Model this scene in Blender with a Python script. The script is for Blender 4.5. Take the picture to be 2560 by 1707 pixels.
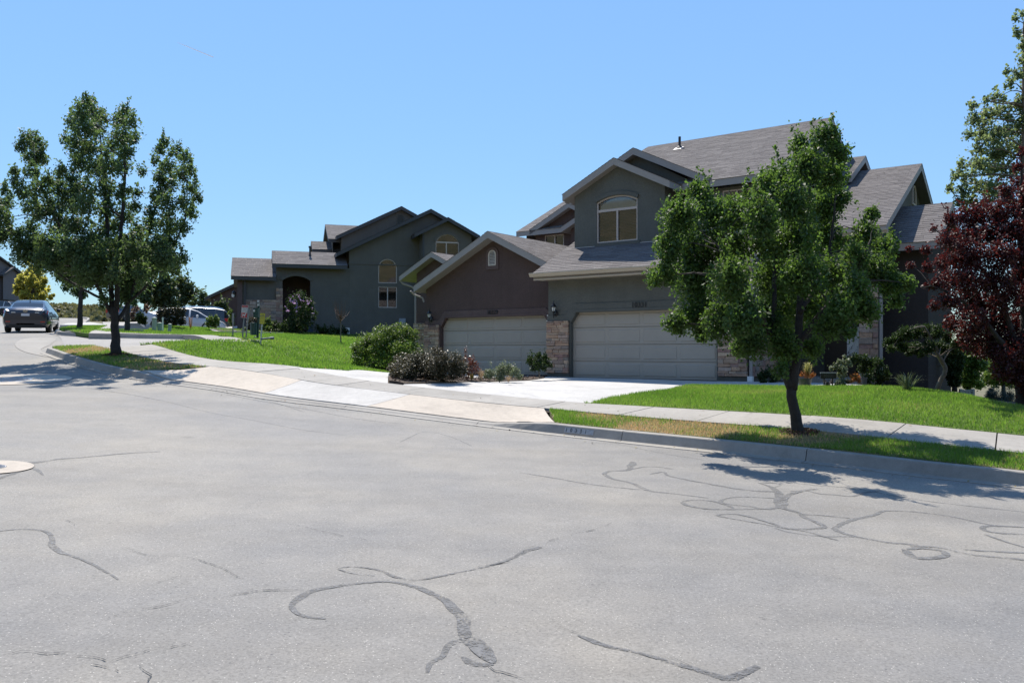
import bpy, bmesh, math, random
import numpy as np
from mathutils import Vector, Matrix
from mathutils.geometry import tessellate_polygon

for _o in list(bpy.data.objects):
    bpy.data.objects.remove(_o, do_unlink=True)
SC = bpy.context.scene
COL = SC.collection
rad = math.radians
rnd = random.Random(7)
NR = np.random.default_rng(11)

# ------------------------------------------------------------------ camera
EYE = 1.6
FPX = 2066.0          # focal length in photograph pixels (2560 wide)
HORIZON = 873.0       # photograph row of the horizon
cam_d = bpy.data.cameras.new("camera")
cam_d.sensor_width = 36.0
cam_d.lens = 36.0 * FPX / 2560.0
cam_d.shift_y = (HORIZON - 853.5) / 2560.0
cam_d.clip_start = 0.1
cam_d.clip_end = 20000.0
cam = bpy.data.objects.new("camera", cam_d)
cam.location = (0, 0, EYE)
cam.rotation_euler = (rad(90), 0, 0)
COL.objects.link(cam)
SC.camera = cam

# ------------------------------------------------------------------ light
SKY_POW, SKY_R, SKY_G, SKY_B = -0.6, 0.93, 1.04, 1.05
SUN_EL, SUN_AZ = 57.5, -18.0      # azimuth from +Y, clockwise seen from above
wd = bpy.data.worlds.new("World")
SC.world = wd
wd.use_nodes = True
nt = wd.node_tree
nt.nodes.clear()
sky = nt.nodes.new("ShaderNodeTexSky")
sky.sky_type = 'NISHITA'
sky.sun_disc = False
sky.sun_elevation = rad(SUN_EL)
sky.sun_rotation = rad(SUN_AZ)
sky.altitude = 1400
sky.air_density = 1.0
sky.dust_density = 0.0
sky.ozone_density = 3.0
bg = nt.nodes.new("ShaderNodeBackground")
bg.inputs["Strength"].default_value = 0.088
out = nt.nodes.new("ShaderNodeOutputWorld")
# the model's horizon is too white for this dry mountain air: even out its brightness, keep its hue
bw = nt.nodes.new("ShaderNodeRGBToBW")
nt.links.new(sky.outputs[0], bw.inputs[0])
pw_ = nt.nodes.new("ShaderNodeMath"); pw_.operation = 'POWER'; pw_.inputs[1].default_value = SKY_POW
dv = nt.nodes.new("ShaderNodeMath"); dv.operation = 'DIVIDE'; dv.inputs[1].default_value = 5.0
nt.links.new(bw.outputs[0], dv.inputs[0]); nt.links.new(dv.outputs[0], pw_.inputs[0])
vm = nt.nodes.new("ShaderNodeVectorMath"); vm.operation = 'SCALE'
nt.links.new(sky.outputs[0], vm.inputs[0]); nt.links.new(pw_.outputs[0], vm.inputs['Scale'])
tint = nt.nodes.new("ShaderNodeMix"); tint.data_type = 'RGBA'; tint.blend_type = 'MULTIPLY'; tint.inputs[0].default_value = 1.0
tint.inputs[7].default_value = (SKY_R, SKY_G, SKY_B, 1)
nt.links.new(vm.outputs[0], tint.inputs[6])
nt.links.new(tint.outputs[2], bg.inputs[0])
nt.links.new(bg.outputs[0], out.inputs[0])
sun_d = bpy.data.lights.new("sun", 'SUN')
sun_d.energy = 5.0
sun_d.angle = rad(0.53)
sun_d.color = (1.0, 0.935, 0.84)
sun = bpy.data.objects.new("sun", sun_d)
sd = Vector((math.sin(rad(SUN_AZ)) * math.cos(rad(SUN_EL)), math.cos(rad(SUN_AZ)) * math.cos(rad(SUN_EL)), math.sin(rad(SUN_EL))))
sun.rotation_euler = sd.to_track_quat('Z', 'Y').to_euler()
sun.location = sd * 50
COL.objects.link(sun)
SC.view_settings.view_transform = 'Standard'
SC.view_settings.look = 'None'
SC.view_settings.exposure = 0.54
SC.view_settings.gamma = 1.0
SC.view_settings.use_curve_mapping = False
SC.cycles.max_bounces = 8
SC.cycles.transparent_max_bounces = 16
SC.cycles.caustics_reflective = False
SC.cycles.caustics_refractive = False

# ------------------------------------------------------------------ picking
def at(x, y, d):
    """photograph pixel (2560x1707) at depth d metres -> point in the place"""
    return np.array([(x - 1280) / FPX * d, d, EYE + (HORIZON - y) / FPX * d])

S = 2560 / 2352.0
def at2(x, y, d):
    return at(x * S, y * S, d)

# ------------------------------------------------------------------ materials
MATS = {}
def nodes_of(name):
    m = bpy.data.materials.new(name)
    m.use_nodes = True
    t = m.node_tree
    t.nodes.clear()
    o = t.nodes.new("ShaderNodeOutputMaterial")
    p = t.nodes.new("ShaderNodeBsdfPrincipled")
    t.links.new(p.outputs[0], o.inputs[0])
    return m, t, p, o

def N(t, kind, **kw):
    n = t.nodes.new(kind)
    for k, v in kw.items():
        if k.startswith('_'):
            setattr(n, k[1:], v)
        else:
            n.inputs[k.replace('__', ' ')].default_value = v
    return n

def ramp(t, src, stops):
    r = t.nodes.new("ShaderNodeValToRGB")
    e = r.color_ramp.elements
    while len(e) < len(stops):
        e.new(0.5)
    for i, (p, c) in enumerate(stops):
        e[i].position = p
        e[i].color = (c[0], c[1], c[2], 1) if hasattr(c, '__len__') else (c, c, c, 1)
    t.links.new(src, r.inputs[0])
    return r.outputs[0]

def mul(t, a, b, fac=1.0, mode='MULTIPLY'):
    m = t.nodes.new("ShaderNodeMix")
    m.data_type = 'RGBA'
    m.blend_type = mode
    if hasattr(fac, 'links') or hasattr(fac, 'is_linked'):
        t.links.new(fac, m.inputs[0])
    else:
        m.inputs[0].default_value = fac
    for i, v in ((6, a), (7, b)):
        if hasattr(v, 'is_linked'):
            t.links.new(v, m.inputs[i])
        else:
            m.inputs[i].default_value = (v[0], v[1], v[2], 1)
    return m.outputs[2]

def plain(name, col, rough=0.7, metal=0.0, noise=0.12, scale=6.0, bump=0.0, bscale=120.0, spec=0.5, randomise=0.0, coat=0.0):
    """painted / mineral surface: colour with large soft variation, fine bump, optional per-object variation"""
    if name in MATS:
        return MATS[name]
    m, t, p, o = nodes_of(name)
    p.inputs["Roughness"].default_value = rough
    p.inputs["Metallic"].default_value = metal
    p.inputs["Specular IOR Level"].default_value = spec
    if coat:
        p.inputs["Coat Weight"].default_value = coat
        p.inputs["Coat Roughness"].default_value = 0.04
    tc = t.nodes.new("ShaderNodeNewGeometry")
    n1 = N(t, "ShaderNodeTexNoise", Scale=scale, Detail=6.0, Roughness=0.65)
    t.links.new(tc.outputs["Position"], n1.inputs["Vector"])
    lo, hi = 1 - noise, 1 + noise
    c = mul(t, col, ramp(t, n1.outputs["Fac"], [(0.3, lo), (0.7, hi)]))
    if randomise:
        oi = t.nodes.new("ShaderNodeObjectInfo")
        c = mul(t, c, ramp(t, oi.outputs["Random"], [(0.0, 1 - randomise), (1.0, 1 + randomise)]))
    t.links.new(c, p.inputs["Base Color"])
    if bump:
        n2 = N(t, "ShaderNodeTexNoise", Scale=bscale, Detail=3.0)
        t.links.new(tc.outputs["Position"], n2.inputs["Vector"])
        b = N(t, "ShaderNodeBump", Strength=bump, Distance=0.01)
        t.links.new(n2.outputs["Fac"], b.inputs["Height"])
        t.links.new(b.outputs[0], p.inputs["Normal"])
    MATS[name] = m
    return m

def stucco(name, col, **kw):
    m = plain(name, col, 0.92, noise=0.09, scale=1.1, bump=0.9, bscale=42, spec=0.15)
    t = m.node_tree; p = next(n for n in t.nodes if n.type == 'BSDF_PRINCIPLED')
    src = p.inputs["Base Color"].links[0].from_socket
    g = t.nodes.new("ShaderNodeNewGeometry")
    mp = N(t, "ShaderNodeMapping"); mp.inputs["Scale"].default_value = (3.0, 3.0, 0.3)
    t.links.new(g.outputs["Position"], mp.inputs["Vector"])
    n = N(t, "ShaderNodeTexNoise", Scale=1.0, Detail=5.0, Roughness=0.6); t.links.new(mp.outputs[0], n.inputs["Vector"])
    f = N(t, "ShaderNodeTexNoise", Scale=26.0, Detail=4.0, Roughness=0.8); t.links.new(g.outputs["Position"], f.inputs["Vector"])
    c = mul(t, src, ramp(t, n.outputs["Fac"], [(0.3, 0.95), (0.5, 1.0), (0.7, 1.045)]))
    c = mul(t, c, ramp(t, f.outputs["Fac"], [(0.3, 0.86), (0.7, 1.14)]))
    t.links.new(c, p.inputs["Base Color"])
    return m

def tinted(name, cols, rough=0.6, bump=0.3, spec=0.4, attr="tone"):
    """colour picked by a per-face value stored on the mesh (shingles, stones, blades)"""
    if name in MATS:
        return MATS[name]
    m, t, p, o = nodes_of(name)
    p.inputs["Roughness"].default_value = rough
    p.inputs["Specular IOR Level"].default_value = spec
    a = N(t, "ShaderNodeAttribute", _attribute_name=attr)
    k = len(cols) - 1
    c = ramp(t, a.outputs["Fac"], [(i / k, q) for i, q in enumerate(cols)])
    if bump:
        g = t.nodes.new("ShaderNodeNewGeometry")
        n2 = N(t, "ShaderNodeTexNoise", Scale=140.0, Detail=4.0)
        t.links.new(g.outputs["Position"], n2.inputs["Vector"])
        c = mul(t, c, ramp(t, n2.outputs["Fac"], [(0.3, 0.8), (0.7, 1.2)]))
        b = N(t, "ShaderNodeBump", Strength=bump, Distance=0.01)
        t.links.new(n2.outputs["Fac"], b.inputs["Height"])
        t.links.new(b.outputs[0], p.inputs["Normal"])
    t.links.new(c, p.inputs["Base Color"])
    MATS[name] = m
    return m

def by_object(name, cols, rough=0.7, bump=0.5, bscale=40.0, spec=0.4):
    """colour picked per object from its own random number (stones, slabs)"""
    if name in MATS:
        return MATS[name]
    m, t, p, o = nodes_of(name)
    p.inputs["Roughness"].default_value = rough
    p.inputs["Specular IOR Level"].default_value = spec
    oi = t.nodes.new("ShaderNodeObjectInfo")
    k = len(cols) - 1
    c = ramp(t, oi.outputs["Random"], [(i / k, q) for i, q in enumerate(cols)])
    g = t.nodes.new("ShaderNodeNewGeometry")
    n1 = N(t, "ShaderNodeTexNoise", Scale=bscale * 0.35, Detail=6.0, Roughness=0.7)
    n2 = N(t, "ShaderNodeTexNoise", Scale=bscale, Detail=6.0, Roughness=0.7)
    for n in (n1, n2):
        t.links.new(g.outputs["Position"], n.inputs["Vector"])
    c = mul(t, c, ramp(t, n1.outputs["Fac"], [(0.3, 0.75), (0.7, 1.25)]))
    t.links.new(c, p.inputs["Base Color"])
    b = N(t, "ShaderNodeBump", Strength=bump, Distance=0.02)
    t.links.new(n2.outputs["Fac"], b.inputs["Height"])
    t.links.new(b.outputs[0], p.inputs["Normal"])
    MATS[name] = m
    return m

def leafy(name, cols, glow, rough=0.38, trans=0.38, spec=0.5):
    """leaf: glossy upper side, light passing through from behind"""
    if name in MATS:
        return MATS[name]
    m, t, p, o = nodes_of(name)
    p.inputs["Roughness"].default_value = rough
    p.inputs["Specular IOR Level"].default_value = spec
    a = N(t, "ShaderNodeAttribute", _attribute_name="tone")
    k = len(cols) - 1
    c = ramp(t, a.outputs["Fac"], [(i / k, q) for i, q in enumerate(cols)])
    t.links.new(c, p.inputs["Base Color"])
    tr = t.nodes.new("ShaderNodeBsdfTranslucent")
    if glow is None:
        t.links.new(ramp(t, a.outputs["Fac"], [(i / k, [min(.9, v * g) for v, g in zip(q, (1.65, 2.1, 1.25) if q[1] > q[0] else (1.6, 1.45, 1.2))]) for i, q in enumerate(cols)]), tr.inputs[0])
    else:
        t.links.new(mul(t, glow, ramp(t, a.outputs["Fac"], [(0, 0.65), (1, 1.25)])), tr.inputs[0])
    mx = N(t, "ShaderNodeMixShader")
    mx.inputs[0].default_value = trans
    t.links.new(p.outputs[0], mx.inputs[1])
    t.links.new(tr.outputs[0], mx.inputs[2])
    t.links.new(mx.outputs[0], o.inputs[0])
    MATS[name] = m
    return m

def glass(name, tint=(0.88, 0.91, 0.91), clear=1.0):
    if name in MATS:
        return MATS[name]
    m, t, p, o = nodes_of(name)
    tr = t.nodes.new("ShaderNodeBsdfTransparent")
    tr.inputs[0].default_value = (*tint, 1)
    gl = N(t, "ShaderNodeBsdfGlossy", Roughness=0.03)
    fr = N(t, "ShaderNodeFresnel", IOR=2.1)
    mx = t.nodes.new("ShaderNodeMixShader")
    t.links.new(fr.outputs[0], mx.inputs[0])
    t.links.new(tr.outputs[0], mx.inputs[1])
    t.links.new(gl.outputs[0], mx.inputs[2])
    t.links.new(mx.outputs[0], o.inputs[0])
    MATS[name] = m
    return m

# ------------------------------------------------------------------ mesh builder
class MB:
    def __init__(s):
        s.v, s.f, s.m, s.tone = [], [], [], []
    def face(s, pts, mat=0, tone=0.5):
        n = len(s.v)
        s.v += [tuple(map(float, p)) for p in pts]
        s.f.append(tuple(range(n, n + len(pts))))
        s.m.append(mat); s.tone.append(tone)
    def box(s, lo, hi, mat=0, tone=0.5, M=None):
        x0, y0, z0 = lo; x1, y1, z1 = hi
        c = [(x0, y0, z0), (x1, y0, z0), (x1, y1, z0), (x0, y1, z0), (x0, y0, z1), (x1, y0, z1), (x1, y1, z1), (x0, y1, z1)]
        if M is not None:
            c = [tuple(M @ Vector(p)) for p in c]
        s.hexa(c, mat, tone)
    def hexa(s, c, mat=0, tone=0.5):
        n = len(s.v)
        s.v += [tuple(map(float, p)) for p in c]
        for q in ((3, 2, 1, 0), (4, 5, 6, 7), (0, 1, 5, 4), (1, 2, 6, 5), (2, 3, 7, 6), (3, 0, 4, 7)):
            s.f.append(tuple(n + i for i in q)); s.m.append(mat); s.tone.append(tone)
    def bar(s, p, q, w, h, up=(0, 0, 1), mat=0, tone=0.5):
        p, q, up = Vector(p), Vector(q), Vector(up)
        d = (q - p).normalized()
        sd_ = d.cross(up)
        if sd_.length < 1e-4:
            sd_ = d.cross(Vector((1, 0, 0)))
        sd_.normalize(); u = sd_.cross(d).normalized()
        a, b = sd_ * w / 2, u * h / 2
        s.hexa([p - a - b, p + a - b, q + a - b, q - a - b, p - a + b, p + a + b, q + a + b, q - a + b], mat, tone)
    def tube(s, pts, radii, n=8, mat=0, tone=0.5, cap=True):
        pts = [Vector(p) for p in pts]
        if not hasattr(radii, '__len__'):
            radii = [radii] * len(pts)
        base = len(s.v)
        prev = None
        for i, p in enumerate(pts):
            d = (pts[min(i + 1, len(pts) - 1)] - pts[max(i - 1, 0)])
            d.normalize()
            if prev is None:
                x = d.orthogonal().normalized()
            else:
                x = (prev - d * prev.dot(d))
                x = x.normalized() if x.length > 1e-5 else d.orthogonal().normalized()
            prev = x
            y = d.cross(x)
            for k in range(n):
                a = 2 * math.pi * k / n
                s.v.append(tuple(p + (x * math.cos(a) + y * math.sin(a)) * radii[i]))
        for i in range(len(pts) - 1):
            for k in range(n):
                k2 = (k + 1) % n
                s.f.append((base + i * n + k, base + i * n + k2, base + (i + 1) * n + k2, base + (i + 1) * n + k))
                s.m.append(mat); s.tone.append(tone)
        if cap:
            s.f.append(tuple(base + k for k in reversed(range(n)))); s.m.append(mat); s.tone.append(tone)
            e = base + (len(pts) - 1) * n
            s.f.append(tuple(e + k for k in range(n))); s.m.append(mat); s.tone.append(tone)
    def lathe(s, prof, c=(0, 0, 0), n=16, mat=0, tone=0.5, sx=1.0, sy=1.0):
        base = len(s.v)
        for r, z in prof:
            for k in range(n):
                a = 2 * math.pi * k / n
                s.v.append((c[0] + r * math.cos(a) * sx, c[1] + r * math.sin(a) * sy, c[2] + z))
        for i in range(len(prof) - 1):
            for k in range(n):
                k2 = (k + 1) % n
                s.f.append((base + i * n + k, base + i * n + k2, base + (i + 1) * n + k2, base + (i + 1) * n + k))
                s.m.append(mat); s.tone.append(tone)
        if prof[0][0] > 1e-6:
            s.f.append(tuple(base + k for k in reversed(range(n)))); s.m.append(mat); s.tone.append(tone)
        e = base + (len(prof) - 1) * n
        if prof[-1][0] > 1e-6:
            s.f.append(tuple(e + k for k in range(n))); s.m.append(mat); s.tone.append(tone)
    def panel(s, P, outer, holes=(), depth=0.15, mat=0, hmat=None):
        """P(x, y, z) places panel coordinates; outer outline, holes cut through with reveals going depth inwards"""
        loops = [outer] + list(holes)
        flat = [q for l in loops for q in l]
        tris = tessellate_polygon([[Vector((x, y, 0)) for x, y in l] for l in loops])
        n = len(s.v)
        s.v += [tuple(P(x, y, 0)) for x, y in flat]
        for t in tris:
            a, b, c = (flat[i] for i in t)
            cr = (b[0] - a[0]) * (c[1] - a[1]) - (b[1] - a[1]) * (c[0] - a[0])
            t = t if cr > 0 else t[::-1]
            s.f.append(tuple(n + i for i in t)); s.m.append(mat); s.tone.append(0.5)
        for h in holes:
            k = len(h)
            for i in range(k):
                x0, y0 = h[i]; x1, y1 = h[(i + 1) % k]
                s.face([P(x0, y0, 0), P(x1, y1, 0), P(x1, y1, depth), P(x0, y0, depth)], hmat if hmat is not None else mat)
    def build(s, name, mats, parent=None, smooth=False, loc=None, rotz=None, recalc=False, kind=None):
        me = bpy.data.meshes.new(name)
        me.from_pydata(s.v, [], s.f)
        for m in (mats if isinstance(mats, (list, tuple)) else [mats]):
            me.materials.append(m)
        if len(me.materials) > 1:
            me.polygons.foreach_set('material_index', s.m)
        at_ = me.attributes.new('tone', 'FLOAT', 'FACE')
        at_.data.foreach_set('value', s.tone)
        if smooth:
            me.polygons.foreach_set('use_smooth', [True] * len(me.polygons))
        me.update()
        if recalc:
            b = bmesh.new(); b.from_mesh(me)
            bmesh.ops.remove_doubles(b, verts=b.verts, dist=1e-5)
            bmesh.ops.recalc_face_normals(b, faces=b.faces)
            b.to_mesh(me); b.free()
        return link(name, me, parent, loc, rotz, kind)

def link(name, me, parent=None, loc=None, rotz=None, kind=None):
    o = bpy.data.objects.new(name, me)
    COL.objects.link(o)
    if parent is not None:
        o.parent = parent
    if loc is not None:
        o.location = loc
    if rotz is not None:
        o.rotation_euler = (0, 0, rotz)
    if kind:
        o['kind'] = kind
    return o

def thing(name, label, cat, loc=(0, 0, 0), rotz=0.0, group=None, kind=None):
    o = bpy.data.objects.new(name, None)
    o.empty_display_size = 0.2
    COL.objects.link(o)
    o.location = loc
    o.rotation_euler = (0, 0, rotz)
    tag(o, label, cat, group, kind)
    return o

def tag(o, label=None, cat=None, group=None, kind=None):
    if label: o['label'] = label
    if cat: o['category'] = cat
    if group: o['group'] = group
    if kind: o['kind'] = kind
    return o

def copy_tree(o, parent=None):
    c = o.copy()
    COL.objects.link(c)
    c.parent = parent
    for ch in list(o.children):
        copy_tree(ch, c)
    return c

def text_mesh(txt, size, depth=0.01):
    cu = bpy.data.curves.new("letters", 'FONT')
    cu.body = txt; cu.size = size; cu.extrude = depth / 2
    cu.offset = size * 0.005; cu.align_x = 'CENTER'; cu.align_y = 'CENTER'
    o = bpy.data.objects.new("letters", cu)
    COL.objects.link(o)
    dg = bpy.context.evaluated_depsgraph_get()
    me = bpy.data.meshes.new_from_object(o.evaluated_get(dg))
    bpy.data.objects.remove(o, do_unlink=True)
    return me

# ------------------------------------------------------------------ lie of the land
class Surface:
    """smooth height field through known points (thin plate spline)"""
    def __init__(s, pts, lam=0.002):
        P = np.array(pts, float)
        s.c = P[:, :2].mean(0); s.k = 20.0
        X = (P[:, :2] - s.c) / s.k
        n = len(X)
        K = s.phi(np.linalg.norm(X[:, None] - X[None], axis=2)) + lam * np.eye(n)
        A = np.zeros((n + 3, n + 3)); A[:n, :n] = K
        A[:n, n] = 1; A[:n, n + 1:] = X; A[n, :n] = 1; A[n + 1:, :n] = X.T
        w = np.linalg.solve(A, np.concatenate([P[:, 2], np.zeros(3)]))
        s.X, s.w, s.n = X, w, n
    @staticmethod
    def phi(r):
        return np.where(r > 1e-9, r * r * np.log(np.maximum(r, 1e-9)), 0.0)
    def __call__(s, x, y):
        q = (np.stack([np.asarray(x, float), np.asarray(y, float)], -1) - s.c) / s.k
        sh = q.shape[:-1]; q = q.reshape(-1, 2)
        r = np.linalg.norm(q[:, None] - s.X[None], axis=2)
        z = s.phi(r) @ s.w[:s.n] + s.w[s.n] + q @ s.w[s.n + 1:]
        return z.reshape(sh) if sh else float(z[0])

def hit(H, x, y, d0=3.0, d1=90.0):
    """where the line of sight through a photograph pixel meets the surface H"""
    ds = np.linspace(d0, d1, 400)
    p = np.stack([(x - 1280) / FPX * ds, ds, EYE + (HORIZON - y) / FPX * ds], 1)
    g = p[:, 2] - H(p[:, 0], p[:, 1])
    i = np.where((g[:-1] > 0) & (g[1:] <= 0))[0]
    if len(i) == 0:
        i = [int(np.argmin(np.abs(g)))]
        return p[i[0]]
    i = i[0]
    t = g[i] / (g[i] - g[i + 1])
    d = ds[i] + t * (ds[i + 1] - ds[i])
    return at(x, y, d)

def smooth_line(pts, step=0.5):
    """Catmull-Rom through points, resampled evenly"""
    P = np.array(pts, float)
    P = np.vstack([2 * P[0] - P[1], P, 2 * P[-1] - P[-2]])
    o = []
    for i in range(1, len(P) - 2):
        a, b, c, d = P[i - 1], P[i], P[i + 1], P[i + 2]
        n = max(2, int(np.linalg.norm(c - b) / (step * 0.25)))
        for k in range(n):
            t = k / n
            o.append(0.5 * ((2 * b) + (c - a) * t + (2 * a - 5 * b + 4 * c - d) * t * t + (3 * b - a - 3 * c + d) * t ** 3))
    o.append(P[-2])
    o = np.array(o)
    L = np.concatenate([[0], np.cumsum(np.linalg.norm(np.diff(o, axis=0), axis=1))])
    k = max(2, int(round(L[-1] / step)) + 1)
    s = np.linspace(0, L[-1], k)
    return np.stack([np.interp(s, L, o[:, j]) for j in range(o.shape[1])], 1)

def offset2(line, d):
    """shift a plan line sideways (positive = to the right of its direction)"""
    L = np.array(line)[:, :2]
    t = np.gradient(L, axis=0)
    t /= np.linalg.norm(t, axis=1)[:, None]
    return L + np.stack([t[:, 1], -t[:, 0]], 1) * np.asarray(d).reshape(-1, 1)

def drape(name, outline, H, dz=0.0, cell=0.6, mat=None, kind='structure', parent=None, thick=0.0, Hfun=None):
    """plan outline cut into a grid and laid on the land; thick > 0 adds a skirt"""
    b = bmesh.new()
    vs = [b.verts.new((p[0], p[1], 0)) for p in outline]
    f = b.faces.new(vs)
    if f.normal.z < 0 or sum(outline[i][0] * outline[(i + 1) % len(outline)][1] - outline[(i + 1) % len(outline)][0] * outline[i][1] for i in range(len(outline))) < 0:
        f.normal_flip()
    A = np.array([p[:2] for p in outline])
    lo, hi = A.min(0), A.max(0)
    for ax in (0, 1):
        k = int((hi[ax] - lo[ax]) / cell)
        for i in range(1, k + 1):
            co = [0, 0, 0]; co[ax] = lo[ax] + i * (hi[ax] - lo[ax]) / (k + 1)
            no = [0, 0, 0]; no[ax] = 1
            bmesh.ops.bisect_plane(b, geom=b.verts[:] + b.edges[:] + b.faces[:], plane_co=co, plane_no=no, dist=1e-4)
    bmesh.ops.triangulate(b, faces=[q for q in b.faces if len(q.verts) > 4])
    co = np.array([v.co[:] for v in b.verts])
    z = H(co[:, 0], co[:, 1]) + dz
    for v, zz in zip(b.verts, z):
        v.co.z = zz
    if thick:
        ed = [e for e in b.edges if e.is_boundary]
        r = bmesh.ops.extrude_edge_only(b, edges=ed)
        for v in r['geom']:
            if isinstance(v, bmesh.types.BMVert):
                v.co.z -= thick
    me = bpy.data.meshes.new(name)
    b.to_mesh(me); b.free()
    me.polygons.foreach_set('use_smooth', [not thick] * len(me.polygons))
    if mat: me.materials.append(mat)
    return link(name, me, parent, kind=kind)

def in_poly(P, poly):
    x, y = P[:, 0], P[:, 1]
    r = np.zeros(len(P), bool)
    n = len(poly)
    for i in range(n):
        x0, y0 = poly[i][:2]; x1, y1 = poly[(i + 1) % n][:2]
        if y0 == y1: continue
        c = ((y0 > y) != (y1 > y)) & (x < (x1 - x0) * (y - y0) / (y1 - y0) + x0)
        r ^= c
    return r

def tri_mesh(name, V, tone, mat, parent=None, kind=None, quad=False):
    """V (n, 3 or 4, 3) loose faces"""
    n, k = V.shape[:2]
    me = bpy.data.meshes.new(name)
    me.vertices.add(n * k); me.vertices.foreach_set('co', V.reshape(-1).astype(np.float32))
    me.loops.add(n * k); me.loops.foreach_set('vertex_index', np.arange(n * k, dtype=np.int32))
    me.polygons.add(n)
    me.polygons.foreach_set('loop_start', np.arange(0, n * k, k, dtype=np.int32))
    a = me.attributes.new('tone', 'FLOAT', 'FACE')
    a.data.foreach_set('value', np.asarray(tone, np.float32))
    me.update(calc_edges=True)
    me.materials.append(mat)
    return link(name, me, parent, kind=kind)

# ================================================================== GROUND
KERB = [(22, 0.6, -0.95), (16, 4.0, -0.62), (10, 7.6, -0.28), (6.2, 10.0, -0.065), (4.95, 10.8, 0.01), (2.45, 12.8, 0.094), (0.29, 14.6, 0.145),
        (-2.49, 16.1, 0.36), (-4.8, 17.1, 0.55), (-6.35, 18.2, 0.69), (-9.8, 21.0, 0.9), (-12.95, 24.3, 1.2), (-15.3, 27.1, 1.46)]
KERB_FAR = [tuple(at(482, 849, 33)), tuple(at(280, 845, 33.6)), tuple(at(160, 838.5, 34)), (-19.3, 34.9, 2.24), (-20.2, 36.6, 2.3),
            (-21.8, 40.4, 2.5), (-24, 45.5, 2.75), (-28, 54, 3.3), (-34, 66, 3.95), (-42, 80, 4.6)]
kl = smooth_line(KERB, 0.3)
kf = smooth_line(KERB_FAR, 0.3)

road_pts = [tuple(p) for p in smooth_line(KERB, 2.5)] + [tuple(p) for p in smooth_line(KERB_FAR[3:], 4.0)]
for ln, w in ((smooth_line(KERB, 4.0), 11.0), (smooth_line(KERB_FAR[4:], 6.0), 11.0)):
    o = offset2(ln, -w)
    road_pts += [(a, b, c[2]) for (a, b), c in zip(o, ln)]
for p in (at(482, 849, 33), at(280, 845, 33.6), at(351, 867, 27), at(535, 859, 29.2), at(430, 861, 28.3), (0, 0, 0), (-1.5, -3, 0.0)):
    road_pts.append(tuple(p))
Hr = Surface(road_pts, 0.004)

HU = np.array([2827, -2066, 0.0]); HU /= np.linalg.norm(HU)
HV = np.array([-HU[1], HU[0], 0.0])
HO = at(1429, 942.6, 26.4)                      # left foot of the 10331 garage door
HROT = math.atan2(HU[1], HU[0])
def hp(a, b, h=0.0):
    return HO + a * HU + b * HV + np.array([0, 0, h])
BU = np.array([6720, 2066, 0.0]); BU /= np.linalg.norm(BU)
BV = np.array([-BU[1], BU[0], 0.0])
BO = at(596, 824, 48)                           # front left foot of the grey house up the hill
BROT = math.atan2(BU[1], BU[0])
def bp(t, s, h=0.0):
    return BO + t * BU + s * BV + np.array([0, 0, h])

yard_pts = [(p[0], p[1], p[2] + 0.15) for p in smooth_line(KERB, 1.5)] + [(p[0], p[1], p[2] + 0.15) for p in smooth_line(KERB_FAR, 3.0)]
for p in [at(1380, 1024, 16.0), at(1469, 1012, 17.0), at(2560, 1118, 11.8), at(985, 958, 19.5), at(664, 912, 21.3), at(376, 867.5, 26.5),
          hp(-0.8, 0, -.02), hp(2.4, 0, -.02), hp(5.5, 0, -.02), hp(2.4, -2.5, -.06), hp(5, -2.5, -.06), hp(-0.5, -2.5, -.06), hp(-6.3, 1.2, -.02), hp(-1.6, 1.2, -.02), hp(-4, -1.5, 0.0),
          at(1730, 969, 22), at(2000, 971, 20), at(2275, 973, 18.3), at(2400, 989, 17), at(2560, 1034, 13.8), hp(9.2, .2, -.05), hp(12, 3, -.6),
          (12.5, 19, 0.0), (13.5, 13.5, -.1), at(604, 845, 31), at(852, 857, 38), at(876, 925, 25), at(980, 934, 28.5),
          bp(0, 0), bp(6.4, 0, -.28), bp(12, -1, -.5), bp(-8, 0, .3), bp(3, 0, -.12), bp(0, -6, -.3), at(300, 829, 37.5), at(420, 829, 40), at(199, 822, 37), at(425, 817, 42.5),
          (-19.5, 49.5, 2.52), (-20, 53, 2.55), (-2.8, 36, .95), (-1, 44, 1.6), (-17.5, 52, 3.05), (-24, 60, 3.5)]:
    yard_pts.append(tuple(p))
Hy = Surface(yard_pts, 0.003)

# ---- the wide terrain under and beyond everything
gp = []
for gx in range(-40, 28, 6):
    for gy in range(-6, 61, 6):
        d_k = np.min(np.hypot(kl[:, 0] - gx, kl[:, 1] - gy))
        if gx > 13 and gy > 13: continue
        if gx > 8 and gy > 30: continue
        if gx < -24 and gy < 10: continue
        gp.append((gx, gy, min(float(Hr(gx, gy)), float(Hy(gx, gy))) - 0.55))
gp += [(16, 14, -1.0), (18, 22, -1.9), (16, 32, -2.8), (30, 40, -6), (60, 60, -10), (40, 120, -12), (100, 200, -24), (150, 320, -26), (0, 120, 2.5), (0, 320, -6),
       (-40, 150, 4.6), (-58, 150, 6.9), (-75, 150, 8.6), (-100, 150, 11.5), (-60, 100, 5.1), (-150, 300, 10), (-40, 80, 4.2), (60, 10, -4), (120, 20, -9),
       (0, -16, .3), (0, -45, 6), (60, -60, 10), (-60, -60, 18), (0, -130, 38), (120, -110, 30), (-130, -110, 44), (-120, 20, 12), (-60, 20, 5)]
Hg_ = Surface(gp, 0.001)
def Hg(x, y):
    x = np.asarray(x, float); y = np.asarray(y, float)
    r = np.hypot(x, y); k = np.minimum(1.0, 320.0 / np.maximum(r, 1e-6))
    return Hg_(x * k, y * k) - 0.01 * np.maximum(0, r - 320)

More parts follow.
